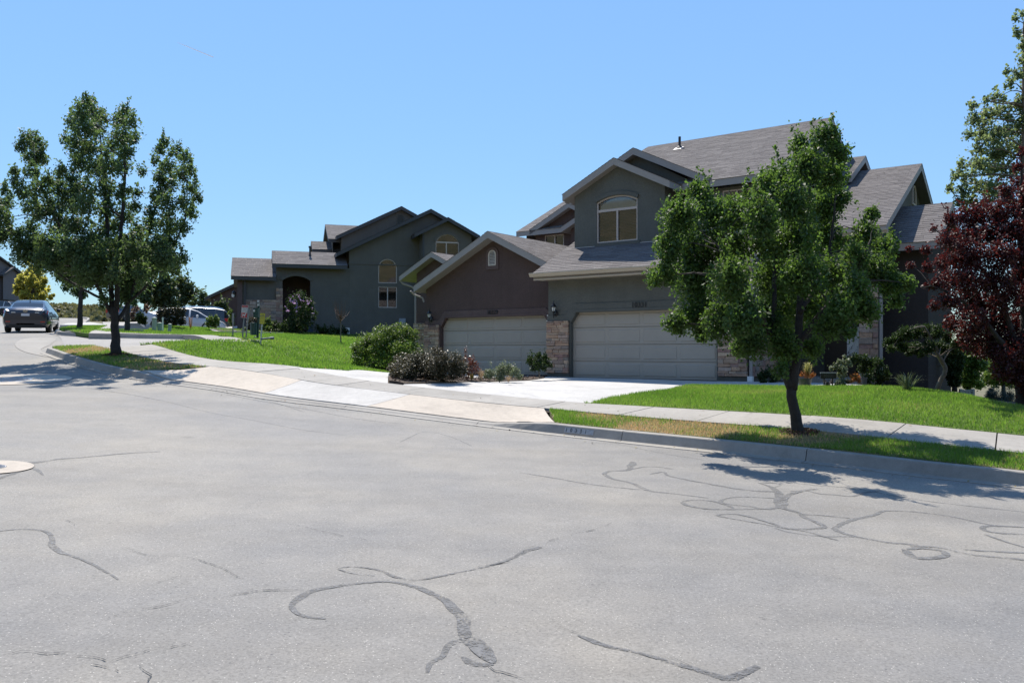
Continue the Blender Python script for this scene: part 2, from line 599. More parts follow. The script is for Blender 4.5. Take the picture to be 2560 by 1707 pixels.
def scrub_material():
    m, t, p, o = nodes_of("scrub_ground")
    p.inputs["Roughness"].default_value = 0.95
    g = t.nodes.new("ShaderNodeNewGeometry")
    n1 = N(t, "ShaderNodeTexNoise", Scale=0.35, Detail=8.0, Roughness=0.7)
    n2 = N(t, "ShaderNodeTexNoise", Scale=3.5, Detail=6.0, Roughness=0.7)
    for n in (n1, n2): t.links.new(g.outputs["Position"], n.inputs["Vector"])
    c = ramp(t, n1.outputs["Fac"], [(0.35, (0.05, 0.065, 0.025)), (0.5, (0.13, 0.115, 0.06)), (0.65, (0.21, 0.17, 0.1))])
    c = mul(t, c, ramp(t, n2.outputs["Fac"], [(0.3, 0.6), (0.7, 1.35)]))
    t.links.new(c, p.inputs["Base Color"])
    return m
def ground_sheet():
    xs = np.concatenate([-np.geomspace(9000, 60, 26), np.linspace(-58, 58, 59), np.geomspace(60, 9000, 26)])
    X, Y = np.meshgrid(xs, xs, indexing='ij')
    Z = Hg(X, Y)
    n = len(xs)
    me = bpy.data.meshes.new("ground")
    V = np.stack([X, Y, Z], -1).reshape(-1, 3)
    F = [(i * n + j, (i + 1) * n + j, (i + 1) * n + j + 1, i * n + j + 1) for i in range(n - 1) for j in range(n - 1)]
    me.from_pydata(V.tolist(), [], F)
    me.polygons.foreach_set('use_smooth', [True] * len(F))
    me.materials.append(scrub_material())
    link("ground", me, kind='structure')
ground_sheet()

# ---- materials of the ground
def asphalt():
    m, t, p, o = nodes_of("asphalt")
    p.inputs["Roughness"].default_value = 0.78
    p.inputs["Specular IOR Level"].default_value = 0.35
    g = t.nodes.new("ShaderNodeNewGeometry")
    big = N(t, "ShaderNodeTexNoise", Scale=0.32, Detail=5.0, Roughness=0.6)
    mid = N(t, "ShaderNodeTexNoise", Scale=2.2, Detail=6.0, Roughness=0.7)
    fine = N(t, "ShaderNodeTexNoise", Scale=55.0, Detail=4.0, Roughness=0.75)
    vo = N(t, "ShaderNodeTexVoronoi", Scale=62.0)
    vo2 = N(t, "ShaderNodeTexVoronoi", Scale=30.0)
    for n in (big, mid, fine, vo, vo2): t.links.new(g.outputs["Position"], n.inputs["Vector"])
    c = ramp(t, big.outputs["Fac"], [(0.36, (0.186, 0.18, 0.172)), (0.5, (0.216, 0.204, 0.186)), (0.64, (0.248, 0.229, 0.199))])
    c = mul(t, c, ramp(t, mid.outputs["Fac"], [(0.3, 0.9), (0.7, 1.08)]))
    mp = N(t, "ShaderNodeMapping"); mp.inputs["Rotation"].default_value = (0, 0, rad(36)); mp.inputs["Scale"].default_value = (0.05, 0.8, 1)
    t.links.new(g.outputs["Position"], mp.inputs["Vector"])
    lane_n = N(t, "ShaderNodeTexNoise", Scale=1.0, Detail=4.0, Roughness=0.55); t.links.new(mp.outputs[0], lane_n.inputs["Vector"])
    c = mul(t, c, ramp(t, lane_n.outputs["Fac"], [(0.3, 0.86), (0.5, 1.0), (0.7, 1.06)]))
    drip = N(t, "ShaderNodeTexVoronoi", Scale=0.9); t.links.new(g.outputs["Position"], drip.inputs["Vector"])
    c = mul(t, c, mul(t, (1, 1, 1), (0.7, 0.7, 0.7), mul(t, ramp(t, drip.outputs["Distance"], [(0.03, 0.8), (0.13, 0.0)]), ramp(t, drip.outputs["Color"], [(0.72, 0.0), (0.8, 1.0)])), 'MIX'))
    c = mul(t, c, ramp(t, fine.outputs["Fac"], [(0.28, 0.6), (0.5, 1.0), (0.72, 1.25)]))
    # pale stones showing in the worn surface, dark pits between them
    stone = ramp(t, vo.outputs["Distance"], [(0.12, 1.0), (0.3, 0.0)])
    pick = ramp(t, vo.outputs["Color"], [(0.70, 0.0), (0.78, 1.0)])
    f1 = mul(t, stone, pick)
    c = mul(t, c, (0.5, 0.47, 0.42), f1, 'MIX')
    pit = mul(t, ramp(t, vo2.outputs["Distance"], [(0.1, 1.0), (0.26, 0.0)]), ramp(t, vo2.outputs["Color"], [(0.8, 0.0), (0.86, 0.8)]))
    c = mul(t, c, (0.06, 0.06, 0.065), pit, 'MIX')
    t.links.new(c, p.inputs["Base Color"])
    b = N(t, "ShaderNodeBump", Strength=0.55, Distance=0.012)
    t.links.new(fine.outputs["Fac"], b.inputs["Height"])
    t.links.new(b.outputs[0], p.inputs["Normal"])
    MATS["asphalt"] = m
    return m

def concrete(name, col, spread=0.0, rough=0.85):
    m, t, p, o = nodes_of(name)
    p.inputs["Roughness"].default_value = rough
    p.inputs["Specular IOR Level"].default_value = 0.3
    g = t.nodes.new("ShaderNodeNewGeometry")
    n1 = N(t, "ShaderNodeTexNoise", Scale=0.9, Detail=6.0, Roughness=0.65)
    n2 = N(t, "ShaderNodeTexNoise", Scale=9.0, Detail=5.0, Roughness=0.7)
    n3 = N(t, "ShaderNodeTexNoise", Scale=160.0, Detail=2.0)
    for n in (n1, n2, n3): t.links.new(g.outputs["Position"], n.inputs["Vector"])
    c = mul(t, col, ramp(t, n1.outputs["Fac"], [(0.3, 0.88), (0.7, 1.08)]))
    c = mul(t, c, ramp(t, n2.outputs["Fac"], [(0.25, 0.88), (0.6, 1.04)]))
    c = mul(t, c, ramp(t, n3.outputs["Fac"], [(0.3, 0.88), (0.7, 1.1)]))
    n4 = N(t, "ShaderNodeTexNoise", Scale=0.7, Detail=7.0, Roughness=0.7, Distortion=1.2); t.links.new(g.outputs["Position"], n4.inputs["Vector"])
    c = mul(t, c, ramp(t, n4.outputs["Fac"], [(0.5, 1.0), (0.62, 0.88), (0.75, 0.78)]))
    if spread:
        oi = t.nodes.new("ShaderNodeObjectInfo")
        c = mul(t, c, ramp(t, oi.outputs["Random"], [(0, 1 - spread), (1, 1 + spread)]))
    t.links.new(c, p.inputs["Base Color"])
    b = N(t, "ShaderNodeBump", Strength=0.25, Distance=0.006)
    t.links.new(n3.outputs["Fac"], b.inputs["Height"])
    t.links.new(b.outputs[0], p.inputs["Normal"])
    MATS[name] = m
    return m

M_ASPH = asphalt()
M_WALK = concrete("sidewalk_concrete", (0.32, 0.30, 0.27), 0.06)
M_DRIVE = concrete("driveway_concrete", (0.46, 0.445, 0.42), 0.03)
M_CREAM = concrete("apron_concrete_cream", (0.45, 0.395, 0.33), 0.03)
M_PALE = concrete("apron_concrete_pale", (0.45, 0.43, 0.40), 0.03)
M_KERB = concrete("kerb_concrete", (0.30, 0.28, 0.25), 0.08)
M_SOIL = plain("soil", (0.07, 0.05, 0.035), 0.95, noise=0.5, scale=18, bump=1.0, bscale=60)
def worn(name, col, lo, hi, rough=0.75):
    """thin coat worn through in specks, so the surface below shows"""
    m = plain(name, col, rough, noise=0.4, scale=16, bump=0.4, bscale=90)
    t = m.node_tree; p = next(n for n in t.nodes if n.type == 'BSDF_PRINCIPLED')
    g = t.nodes.new("ShaderNodeNewGeometry")
    n = N(t, "ShaderNodeTexNoise", Scale=42.0, Detail=4.0, Roughness=0.75); t.links.new(g.outputs["Position"], n.inputs["Vector"])
    n2 = N(t, "ShaderNodeTexNoise", Scale=5.0, Detail=3.0); t.links.new(g.outputs["Position"], n2.inputs["Vector"])
    ad = N(t, "ShaderNodeMath", _operation='ADD'); t.links.new(n.outputs["Fac"], ad.inputs[0])
    ml = N(t, "ShaderNodeMath", _operation='MULTIPLY'); ml.inputs[1].default_value = 0.6; t.links.new(n2.outputs["Fac"], ml.inputs[0]); t.links.new(ml.outputs[0], ad.inputs[1])
    t.links.new(ramp(t, ad.outputs[0], [(lo, 0.0), (hi, 1.0)]), p.inputs["Alpha"])
    return m
M_SEAL = worn("crack_sealant", (0.115, 0.114, 0.114), 0.66, 0.88)
M_SEAL2 = worn("crack_sealant_faded", (0.145, 0.143, 0.14), 0.64, 0.94)
M_CRACK = worn("open_crack", (0.06, 0.06, 0.06), 0.7, 0.9, 0.95)
M_CHIP = tinted("bark_chip", [(0.06, 0.03, 0.02), (0.13, 0.07, 0.045), (0.22, 0.14, 0.1)], 0.9)

# ---- road
far_left = offset2(smooth_line(KERB_FAR[4:], 3.0), -11.5)
near_left = offset2(smooth_line(KERB, 3.0), -12.5)
road_outline = [tuple(p[:2]) for p in smooth_line(KERB, 1.0)] + [(-15.0, 28.5)] + [tuple(at(232, 866, 27.6)[:2]), tuple(at(351, 867, 27)[:2]), tuple(at(430, 861, 28.3)[:2]), tuple(at(535, 859, 29.2)[:2])] \
    + [tuple(p[:2]) for p in smooth_line(KERB_FAR, 1.0)] + [tuple(p) for p in far_left[::-1]] + [tuple(p) for p in near_left[::-1][2:]]
road = drape("road", road_outline, Hr, 0.0, 0.7, M_ASPH)

# ---- lane stub and its curved cross gutter (concrete)
lane = [(-15.2, 28.0)] + [tuple(at(x, y, d)[:2]) for x, y, d in ((232, 866, 27.6), (351, 867, 27), (430, 861, 28.3), (535, 859, 29.2), (482, 850, 33), (280, 846, 33.6), (160, 839.5, 34))] + [(-18.8, 34.2), (-17.6, 32.3), (-16.4, 30.2)]
drape("side_lane", lane, Hr, 0.008, 0.7, concrete("lane_concrete", (0.30, 0.285, 0.265)))
zz = lambda x, y: (x / 3.36, 580 + y / 3.36)
def hits(H, pts, f=lambda x, y: (x, y)):
    return [tuple(hit(H, *f(x, y))[:2]) for x, y in pts]
cg = hits(Hr, [(330, 885), (185, 903), (128, 945), (165, 990), (290, 1030), (520, 1075), (700, 1120), (560, 1060), (345, 1000), (425, 945), (465, 897)], zz)
drape("cross_gutter", smooth_line(cg + [cg[0]], 0.25)[:-1].tolist(), Hr, 0.012, 0.6, M_KERB)

# ---- kerbs: gutter strip, battered face, top; cast in sections with joints
def kerb_run(name, line, lift, H, seclen=3.1, gutter=0.16, M=M_KERB, gname="kerb_section", face=0.05):
    root = thing(name, None, None, (float(line[0][0]), float(line[0][1]), 0), kind='structure')
    L = np.array(line)
    n = len(L)
    prof = [(-gutter, -0.03), (-gutter, 0.006), (-0.012, 0.012), (0.0, 0.02), (face, 1.0), (face + 0.012, 1.08), (face + 0.15, 1.1), (face + 0.15, -1.2)]
    offs = [offset2(L, o) for o, _ in prof]
    per = max(1, int(round(seclen / 0.3)))
    i = 0
    while i < n - 1:
        j = min(n - 1, i + per)
        mb = MB()
        ring = []
        for k in range(i, j + 1):
            t = np.gradient(L[:, :2], axis=0)[k]; t /= np.linalg.norm(t)
            sh = 0.006 * (1 if k == i else -1 if k == j else 0)
            zr = float(H(L[k, 0], L[k, 1])); hk = lift[k]
            row = []
            for (o, h), q in zip(prof, offs):
                z = zr + (h if -0.1 < h < 0.03 else 0.0)
                if h >= 0.5: z = zr + 0.02 + hk * (h - 0.0) * 0.92
                if h < -0.5: z = zr - 0.25
                row.append((q[k][0] + t[0] * sh - root.location.x, q[k][1] + t[1] * sh - root.location.y, z))
            ring.append(row)
        for a in range(len(ring) - 1):
            for c in range(len(prof) - 1):
                mb.face([ring[a][c], ring[a][c + 1], ring[a + 1][c + 1], ring[a + 1][c]][::-1])
        mb.face([p for p in ring[0]]); mb.face([p for p in ring[-1]][::-1])
        mb.build(gname, M, root, recalc=True)
        i = j
    return root
X_AR, X_AL = 0.55, -9.35           # the shared apron lies between these kerb stations
lift = np.full(len(kl), 0.15)
def kerb_lift(x):
    if x >= X_AR or x <= X_AL: return 0.15
    return 0.028 + 0.122 * max(0.0, 1 - (X_AR - x) / 1.0, 1 - (x - X_AL) / 0.9)
for i, p in enumerate(kl):
    lift[i] = kerb_lift(p[0])
kerb = kerb_run("kerb", kl, lift, Hr)
# number painted on the kerb face
lift2 = np.full(len(kf), 0.14)
kerb_run("far_kerb", kf, lift2, Hr, seclen=4.0)

# ---- sidewalk slabs
def idx_x(line, x):
    return int(np.argmin(np.abs(np.array(line)[:, 0] - x)))
kk = smooth_line(KERB, 0.1)
O1 = offset2(kk, 1.45); O2 = offset2(kk, 2.70)
Lk = np.concatenate([[0], np.cumsum(np.linalg.norm(np.diff(kk[:, :2], axis=0), axis=1))])
sw = thing("sidewalk", None, None, (0, 0, 0), kind='structure')
s0 = 0.0
k_end = idx_x(kk, -13.9)
nslab = 0
while s0 < Lk[k_end]:
    s1 = s0 + 1.56
    ia, ib = np.searchsorted(Lk, [s0 + 0.007, min(s1 - 0.007, Lk[k_end])])
    ib = min(ib, len(kk) - 1)
    def at_s(O, s): return (np.interp(s, Lk, O[:, 0]), np.interp(s, Lk, O[:, 1]))
    a, b = s0 + 0.008, min(s1 - 0.008, Lk[k_end])
    m_ = (a + b) / 2
    ol = [at_s(O1, a), at_s(O1, m_), at_s(O1, b), at_s(O2, b), at_s(O2, m_), at_s(O2, a)]
    drape("slab", ol[::-1], Hy, 0.03 + rnd.uniform(-.004, .004), 2.0, M_WALK, kind=None, parent=sw, thick=0.09)
    s0 = s1
    nslab += 1

def clip(poly, p, n, gap=0.006):
    """keep the side of a plan polygon that n points to"""
    o = []
    f = [((q[0] - p[0]) * n[0] + (q[1] - p[1]) * n[1]) - gap for q in poly]
    for i in range(len(poly)):
        a, b, fa, fb = poly[i], poly[(i + 1) % len(poly)], f[i], f[(i + 1) % len(poly)]
        if fa >= 0: o.append(tuple(a[:2]))
        if (fa >= 0) != (fb >= 0):
            t = fa / (fa - fb)
            o.append((a[0] + (b[0] - a[0]) * t, a[1] + (b[1] - a[1]) * t))
    return o

# ---- the apron between gutter and sidewalk: its own slope
ik = [i for i in range(len(kk)) if X_AL - 0.25 <= kk[i, 0] <= X_AR + 0.15]
A0 = offset2(kk, 0.205)
front = [tuple(A0[i]) for i in ik[::4]]
back_l = hit(Hy, 527, 915)
back = [tuple(O1[i] - (O1[i] - O2[i]) / 1.25 * -0.0 - 0.01 * (O2[i] - O1[i])) for i in range(len(kk)) if back_l[0] <= O1[i, 0] <= 0.72][::4]
apron_poly = front + back[::-1]
def Hapron(x, y):
    x = np.asarray(x, float); y = np.asarray(y, float)
    P = np.stack([x.ravel(), y.ravel()], 1)
    dm = np.linalg.norm(P[:, None] - kk[None, ::2, :2], axis=2)
    D = np.min(dm, axis=1).reshape(x.shape)
    kx = kk[::2, 0][np.argmin(dm, axis=1)]
    lf = np.array([kerb_lift(q) for q in kx]).reshape(x.shape)
    t = np.clip((D - 0.2) / 1.25, 0, 1)
    return (Hr(x, y) + 0.03 + lf) * (1 - t) + (Hy(x, y) + 0.028) * t
ap = thing("driveway_apron", None, None, (0, 0, 0), kind='structure')
ja = [(hit(Hy, 640, 912), (-0.45, -0.6)), (hit(Hy, 1010, 985), (-0.5, -0.6))]
j1, j2 = hit(Hr, 560, 972)[:2], hit(Hr, 930, 1020)[:2]
e1, e2 = hit(Hy, 745 * S, 884 * S)[:2], hit(Hy, 962 + 0, 962)[:2]
def side(p, q):
    d = np.array(q) - np.array(p); d = d / np.linalg.norm(d)
    return (d[1], -d[0])
g1 = hit(Hy, 1048, 986)[:2]; g0 = hit(Hr, 935, 1020)[:2]
h1 = hit(Hy, 800, 945)[:2]; h0 = hit(Hr, 690, 985)[:2]
n1 = side(g0, g1); n2 = side(h0, h1)
slabs = [(clip(apron_poly, g0, n1), M_CREAM), (clip(clip(apron_poly, g0, (-n1[0], -n1[1])), h0, n2), M_PALE), (clip(apron_poly, h0, (-n2[0], -n2[1])), M_CREAM)]
for pl, m in slabs:
    drape("slab", pl, Hapron, 0.0, 0.5, m, kind=None, parent=ap, thick=0.08)

# ---- driveways
def along_(O, x0, x1, k=6):
    i0, i1 = sorted((idx_x(O, x0), idx_x(O, x1)))
    return [tuple(O[i]) for i in range(i0, i1, k)] + [tuple(O[i1])]
soil_o = along_(offset2(kk, 1.3), 16, -11.5) + [tuple(hp(-9.5, 1.5)[:2]), tuple(hp(-9.5, 6)[:2]), tuple(hp(11.5, 6)[:2]), (13.5, 12)]
drape("garden_soil", soil_o[::-1], Hy, -0.02, 0.8, M_SOIL)
def along(O, x0, x1, k=6):
    i0, i1 = sorted((idx_x(O, x0), idx_x(O, x1)))
    r = [tuple(O[i]) for i in range(i0, i1, k)] + [tuple(O[i1])]
    return r
z6 = lambda x, y: (960 + x / 4.704, 840 + y / 4.704)
bed_front = hits(Hy, [(240, 576), (500, 572), (800, 560), (1300, 546), (1700, 531), (1880, 505)], z6)
drv_l = bed_front[0]
lawn_edge = hits(Hy, [(1345, 931), (1400, 916), (1470, 905), (1540, 897)], lambda x, y: (x * S, y * S)) + [tuple(hp(5.0, -3.0)[:2])]
drive1 = along(O2, lawn_edge[0][0], drv_l[0]) [::1]
drive1 = drive1 + bed_front + [tuple(hp(-0.95, -0.12)[:2]), tuple(hp(5.9, -0.12)[:2]), tuple(hp(8.9, -0.3)[:2]), tuple(hp(8.9, -2.0)[:2]), tuple(hp(6.0, -2.6)[:2])] + lawn_edge[::-1]
dw = thing("driveway", None, None, (0, 0, 0), kind='structure')
jl0 = hit(Hy, *z6(1260, 680))[:2]; nn = side(jl0, np.array(jl0) + HV[:2])
drape("slab", clip(drive1, jl0, nn), Hy, 0.026, 0.7, M_DRIVE, kind=None, parent=dw, thick=0.09)
drape("slab", clip(drive1, jl0, (-nn[0], -nn[1])), Hy, 0.024, 0.7, M_DRIVE, kind=None, parent=dw, thick=0.09)
dl = hits(Hy, [(664, 911), (760, 922), (870, 929)]) + [tuple(hit(Hy, 985, 932.5)[:2]), tuple(hp(-6.7, 0.6)[:2])]
drive2 = along(O2, -2.9, dl[0][0]) + dl + [tuple(hp(-6.7, 1.05)[:2]), tuple(hp(-1.3, 1.05)[:2]), tuple(hp(-1.3, -3.0)[:2]), tuple(hp(-1.8, -6.4)[:2])]
jl1 = hp(-4.0, 0)[:2]
drape("slab", clip(drive2, jl1, nn), Hy, 0.025, 0.7, M_DRIVE, kind=None, parent=dw, thick=0.09)
drape("slab", clip(drive2, jl1, (-nn[0], -nn[1])), Hy, 0.027, 0.7, M_DRIVE, kind=None, parent=dw, thick=0.09)

# planting bed between the driveways
bed = [tuple(hp(-1.35, 0.9)[:2]), tuple(hp(-0.95, -0.1)[:2])] + bed_front[::-1] + [tuple(hit(Hy, *z6(150, 555))[:2]), tuple(hit(Hy, *z6(60, 545))[:2]), tuple(hp(-1.85, -6.2)[:2]), tuple(hp(-1.35, -3.0)[:2])]
drape("planting_bed", bed[::-1], Hy, 0.05, 0.5, M_SOIL, thick=0.2)

# ---- scrub on the far hillside
def scrub():
    g = np.random.default_rng(77); n = 900
    X = np.concatenate([g.uniform(-80, -30, n), g.uniform(-60, -20, n // 2)]); Y = np.concatenate([g.uniform(108, 165, n), g.uniform(96, 150, n // 2)])
    Z = Hg(X, Y); k = len(X); per = 26
    R = g.uniform(.4, 1.1, k)
    C = np.repeat(np.column_stack([X, Y, Z]), per, 0); Rr = np.repeat(R, per)
    q = g.normal(size=(len(C), 3)); q /= np.linalg.norm(q, axis=1)[:, None]; q[:, 2] = np.abs(q[:, 2])
    P = C + q * (Rr * g.random(len(C)) ** .4)[:, None]
    a = g.normal(size=(len(C), 3)); a /= np.linalg.norm(a, axis=1)[:, None]; b = np.cross(a, g.normal(size=(len(C), 3))); b /= np.linalg.norm(b, axis=1)[:, None]
    s_ = .28
    tri_mesh("hillside_scrub", np.stack([P - a * s_, P + b * s_, P + a * s_, P - b * s_], 1), np.repeat(g.random(k), per), leafy("leaf_scrub", [(.06, .075, .03), (.1, .11, .05), (.15, .14, .07), (.22, .18, .1)], (.2, .2, .08), rough=.7, trans=.3), None, 'stuff')
# ---- lawns
M_LAWN = None
def lawn_material(name, dry):
    m, t, p, o = nodes_of(name)
    p.inputs["Roughness"].default_value = 0.9
    g = t.nodes.new("ShaderNodeNewGeometry")
    n1 = N(t, "ShaderNodeTexNoise", Scale=1.1, Detail=5.0, Roughness=0.6)
    n2 = N(t, "ShaderNodeTexNoise", Scale=45.0, Detail=4.0, Roughness=0.7)
    for n in (n1, n2): t.links.new(g.outputs["Position"], n.inputs["Vector"])
    if dry:
        c = ramp(t, n1.outputs["Fac"], [(0.35, (0.08, 0.12, 0.02)), (0.55, (0.17, 0.16, 0.06)), (0.68, (0.34, 0.25, 0.14))])
    else:
        c = ramp(t, n1.outputs["Fac"], [(0.3, (0.075, 0.13, 0.015)), (0.7, (0.12, 0.19, 0.022))])
    c = mul(t, c, ramp(t, n2.outputs["Fac"], [(0.3, 0.55), (0.7, 1.3)]))
    t.links.new(c, p.inputs["Base Color"])
    b = N(t, "ShaderNodeBump", Strength=1.0, Distance=0.03)
    t.links.new(n2.outputs["Fac"], b.inputs["Height"]); t.links.new(b.outputs[0], p.inputs["Normal"])
    MATS[name] = m
    return m
M_LAWN = lawn_material("lawn_soil_green", False)
M_DRYL = lawn_material("lawn_soil_dry", True)
M_BLADE = leafy("grass_blade", [(0.075, 0.125, 0.022), (0.115, 0.175, 0.03), (0.165, 0.22, 0.045), (0.33, 0.25, 0.13), (0.5, 0.36, 0.22)], None, rough=0.5, trans=0.5)

def vnoise(x, y, seed=0, f=1.0):
    """soft value noise in the plan"""
    r = np.random.default_rng(seed).random((64, 64))
    u, v = np.asarray(x) * f + 1000, np.asarray(y) * f + 1000
    i, j = np.floor(u).astype(int), np.floor(v).astype(int)
    a, b = u - i, v - j
    a, b = a * a * (3 - 2 * a), b * b * (3 - 2 * b)
    g = lambda p, q: r[p % 64, q % 64]
    return g(i, j) * (1 - a) * (1 - b) + g(i + 1, j) * a * (1 - b) + g(i, j + 1) * (1 - a) * b + g(i + 1, j + 1) * a * b

def blades(name, poly, H, dz, density, hgt, wid, seed, dry=0.0, dry_at=(), parent=None):
    g = np.random.default_rng(seed)
    A = np.array([p[:2] for p in poly]); lo, hi = A.min(0), A.max(0)
    n = int((hi - lo).prod() * density)
    P = lo + g.random((n, 2)) * (hi - lo)
    P = P[in_poly(P, A)]
    n = len(P)
    z = H(P[:, 0], P[:, 1]) + dz
    d = np.zeros(n)
    for (cx, cy, rr, amt) in dry_at:
        q = np.hypot(P[:, 0] - cx, P[:, 1] - cy) / rr
        d = np.maximum(d, amt * np.clip(1.4 - q, 0, 1))
    d = np.clip(d * (0.55 + 1.1 * vnoise(P[:, 0], P[:, 1], seed, 3.0)), 0, 0.97)
    d = np.maximum(d, np.clip(dry * (vnoise(P[:, 0], P[:, 1], seed + 1, 1.3) + 0.6 * vnoise(P[:, 0], P[:, 1], seed + 2, 5) - 0.45) * 2, 0, 1))
    isdry = g.random(n) < np.maximum(d, 0.025)
    keep = ~(isdry & (g.random(n) < 0.35))
    P, z, isdry = P[keep], z[keep], isdry[keep]; n = len(P)
    ang = g.random(n) * 2 * np.pi
    h = hgt * (0.55 + 0.75 * g.random(n)) * np.where(isdry, 0.7, 1.0)
    w = wid * (0.6 + 0.8 * g.random(n))
    lean = (g.random((n, 2)) - 0.5) * 1.1 * h[:, None]
    tx, ty = np.cos(ang) * w / 2, np.sin(ang) * w / 2
    V = np.zeros((n, 3, 3))
    V[:, 0] = np.stack([P[:, 0] - tx, P[:, 1] - ty, z - .01], 1)
    V[:, 1] = np.stack([P[:, 0] + tx, P[:, 1] + ty, z - .01], 1)
    V[:, 2] = np.stack([P[:, 0] + lean[:, 0], P[:, 1] + lean[:, 1], z + h], 1)
    mow = vnoise(P[:, 0] * .8 + P[:, 1] * .55, (P[:, 1] * .8 - P[:, 0] * .55) * .12, seed + 7, 1.6)
    tone = np.clip(0.02 + 0.30 * vnoise(P[:, 0], P[:, 1], seed + 5, 0.9) + 0.24 * mow + 0.22 * (g.random(n) - 0.3), 0, 0.62)
    tone = np.where(isdry, 0.72 + 0.28 * g.random(n), tone)
    return tri_mesh(name, V, tone, M_BLADE, parent, kind='stuff')

scrub()
strip_r = [tuple(p) for p in offset2(kk, 0.215)[idx_x(kk, 16):idx_x(kk, 0.72):4]] + [tuple(offset2(kk, 0.215)[idx_x(kk, 0.62)])] + [tuple(O1[idx_x(O1, 0.7)])] + [tuple(p) for p in (O1 - 0.02 * (O2 - O1))[idx_x(kk, 16):idx_x(O1, 0.85):4]][::-1]
drape("verge_soil", strip_r[::-1], Hy, 0.012, 0.4, M_DRYL, thick=0.3)
dr = [(*hit(Hy, 1700, 1068)[:2], 1.2, 1.15), (*hit(Hy, 1560, 1040)[:2], .8, 1.0), (*hit(Hy, 2110, 1088)[:2], .5, .9), (*hit(Hy, 1640, 1085)[:2], 0.6, 1.2), (*hit(Hy, 2000, 1100)[:2], .55, 0.9)]
vis_r = [p for p in strip_r]
blades("verge_grass", vis_r, Hy, 0.012, 3200, 0.058, 0.011, 21, 0.12, dr)
def nonneg(line, n): return line
hpx = lambda a, b: tuple(hp(a, b)[:2])
garden_edge = [tuple(at(1730, 969, 22)[:2]), tuple(at(1870, 970, 21)[:2]), tuple(at(2000, 971, 20)[:2]), tuple(at(2140, 971.5, 19.1)[:2]), tuple(at(2275, 973, 18.3)[:2]), tuple(at(2400, 989, 17)[:2]), tuple(at(2500, 1016, 15.1)[:2]), (10.3, 12.9), (13.5, 10.0), (17.5, 6.2)]
lawn_r = along(O2 + 0.015 * (O2 - O1), 17.5, lawn_edge[0][0]) + lawn_edge[:-1] + garden_edge
drape("lawn", lawn_r[::-1], Hy, 0.03, 0.5, M_LAWN, thick=0.3)
lr_vis = clip(lawn_r, (10.5, 0), (-1, 0))
blades("lawn_grass", lr_vis, Hy, 0.03, 2100, 0.055, 0.012, 31, 0.05)

strip_l = [tuple(p) for p in offset2(kk, 0.215)[idx_x(kk, X_AL - .15):idx_x(kk, -15.25):4]] + [(-15.3, 27.5), (-14.9, 27.75)] + [tuple(at(232, 866.5, 27.5)[:2])] + [tuple(p) for p in (O1 - 0.02 * (O2 - O1))[idx_x(O1, back_l[0]):idx_x(O1, -12.6):4]][::-1]
drape("verge_soil", strip_l[::-1], Hy, 0.012, 0.4, M_DRYL, thick=0.3)
dl_ = [(*hit(Hy, 235, 874)[:2], 1.0, 1.2), (*hit(Hy, 440, 912)[:2], 1.3, 1.1), (*hit(Hy, 330, 900)[:2], .8, .8)]
blades("verge_grass", strip_l, Hy, 0.012, 1300, 0.065, 0.018, 23, 0.28, dl_)

lane_r = [tuple(at(430, 861.5, 28.2)[:2]), tuple(at(535, 860, 29.2)[:2])]
walk_far = [tuple(p) for p in offset2(kf, 0.19)[2:22:3]] + [tuple(p) for p in offset2(kf, 1.45)[2:22:3]][::-1] + hits(Hy, [(1850, 886), (2310, 931), (2000, 931), (1760, 921)], zz)
kf_b = [tuple(p) for p in offset2(kf, 0.21)[:26:3]]
lawn_l = [tuple(O2[k_end] + 0.015 * (O2[k_end] - O1[k_end]))] + [tuple(at(351, 866, 27.2)[:2])] + lane_r + [tuple(hit(Hy, 610, 852)[:2])] + \
         [(-13.0, 33.6), (-16.9, 34.4), (-18.2, 35.6), (-19.0, 37.6), (-17.5, 39.5), (-18.5, 44), (-17, 47), bp(-0.6, -0.4)[:2], bp(2.2, -0.4)[:2], bp(6.3, -0.2)[:2], bp(10.4, -0.2)[:2], bp(14, -1.2)[:2], (0.5, 42), tuple(hp(-6.9, 9)[:2]), tuple(hp(-6.9, 1.0)[:2])] + dl[::-1][1:] + \
         along(O2 + 0.015 * (O2 - O1), dl[0][0] - .1, -11.6)
lawn_l = [tuple(map(float, p[:2])) for p in lawn_l]
drape("lawn", lawn_l[::-1], Hy, 0.028, 0.8, M_LAWN, thick=0.4)
ll_vis = [p for p in lawn_l]
blades("lawn_grass", ll_vis, Hy, 0.028, 430, 0.075, 0.03, 33, 0.0)
drape("path", walk_far, Hy, 0.04, 0.8, M_WALK, thick=0.5)
strip_f = [tuple(p) for p in offset2(kf, 0.19)[23:48:3]] + hits(Hy, [(900, 796), (840, 815), (760, 845), (745, 858)], zz)
drape("verge_soil", strip_f, Hy, 0.02, 0.8, M_LAWN, thick=0.15)
blades("verge_grass", strip_f, Hy, 0.04, 500, 0.08, 0.03, 35, 0.1)
walk2 = hits(Hy, [(745, 862), (940, 866), (950, 818), (1050, 772), (1260, 770), (1260, 756), (860, 762), (905, 796), (850, 815)], zz)
drape("far_driveway", walk2, Hy, 0.06, 0.8, M_WALK, thick=0.7)

slope = [(9.6, 22), (10.5, 17.6), (13, 12.5), (17.5, 7), (40, 4), (46, 60), (14, 60), (12, 34)]
drape("slope_grass", slope, Hg, 0.12, 2.0, plain("slope_grass_green", (0.05, 0.075, 0.025), 0.95, noise=0.5, scale=3, bump=1.0, bscale=20))

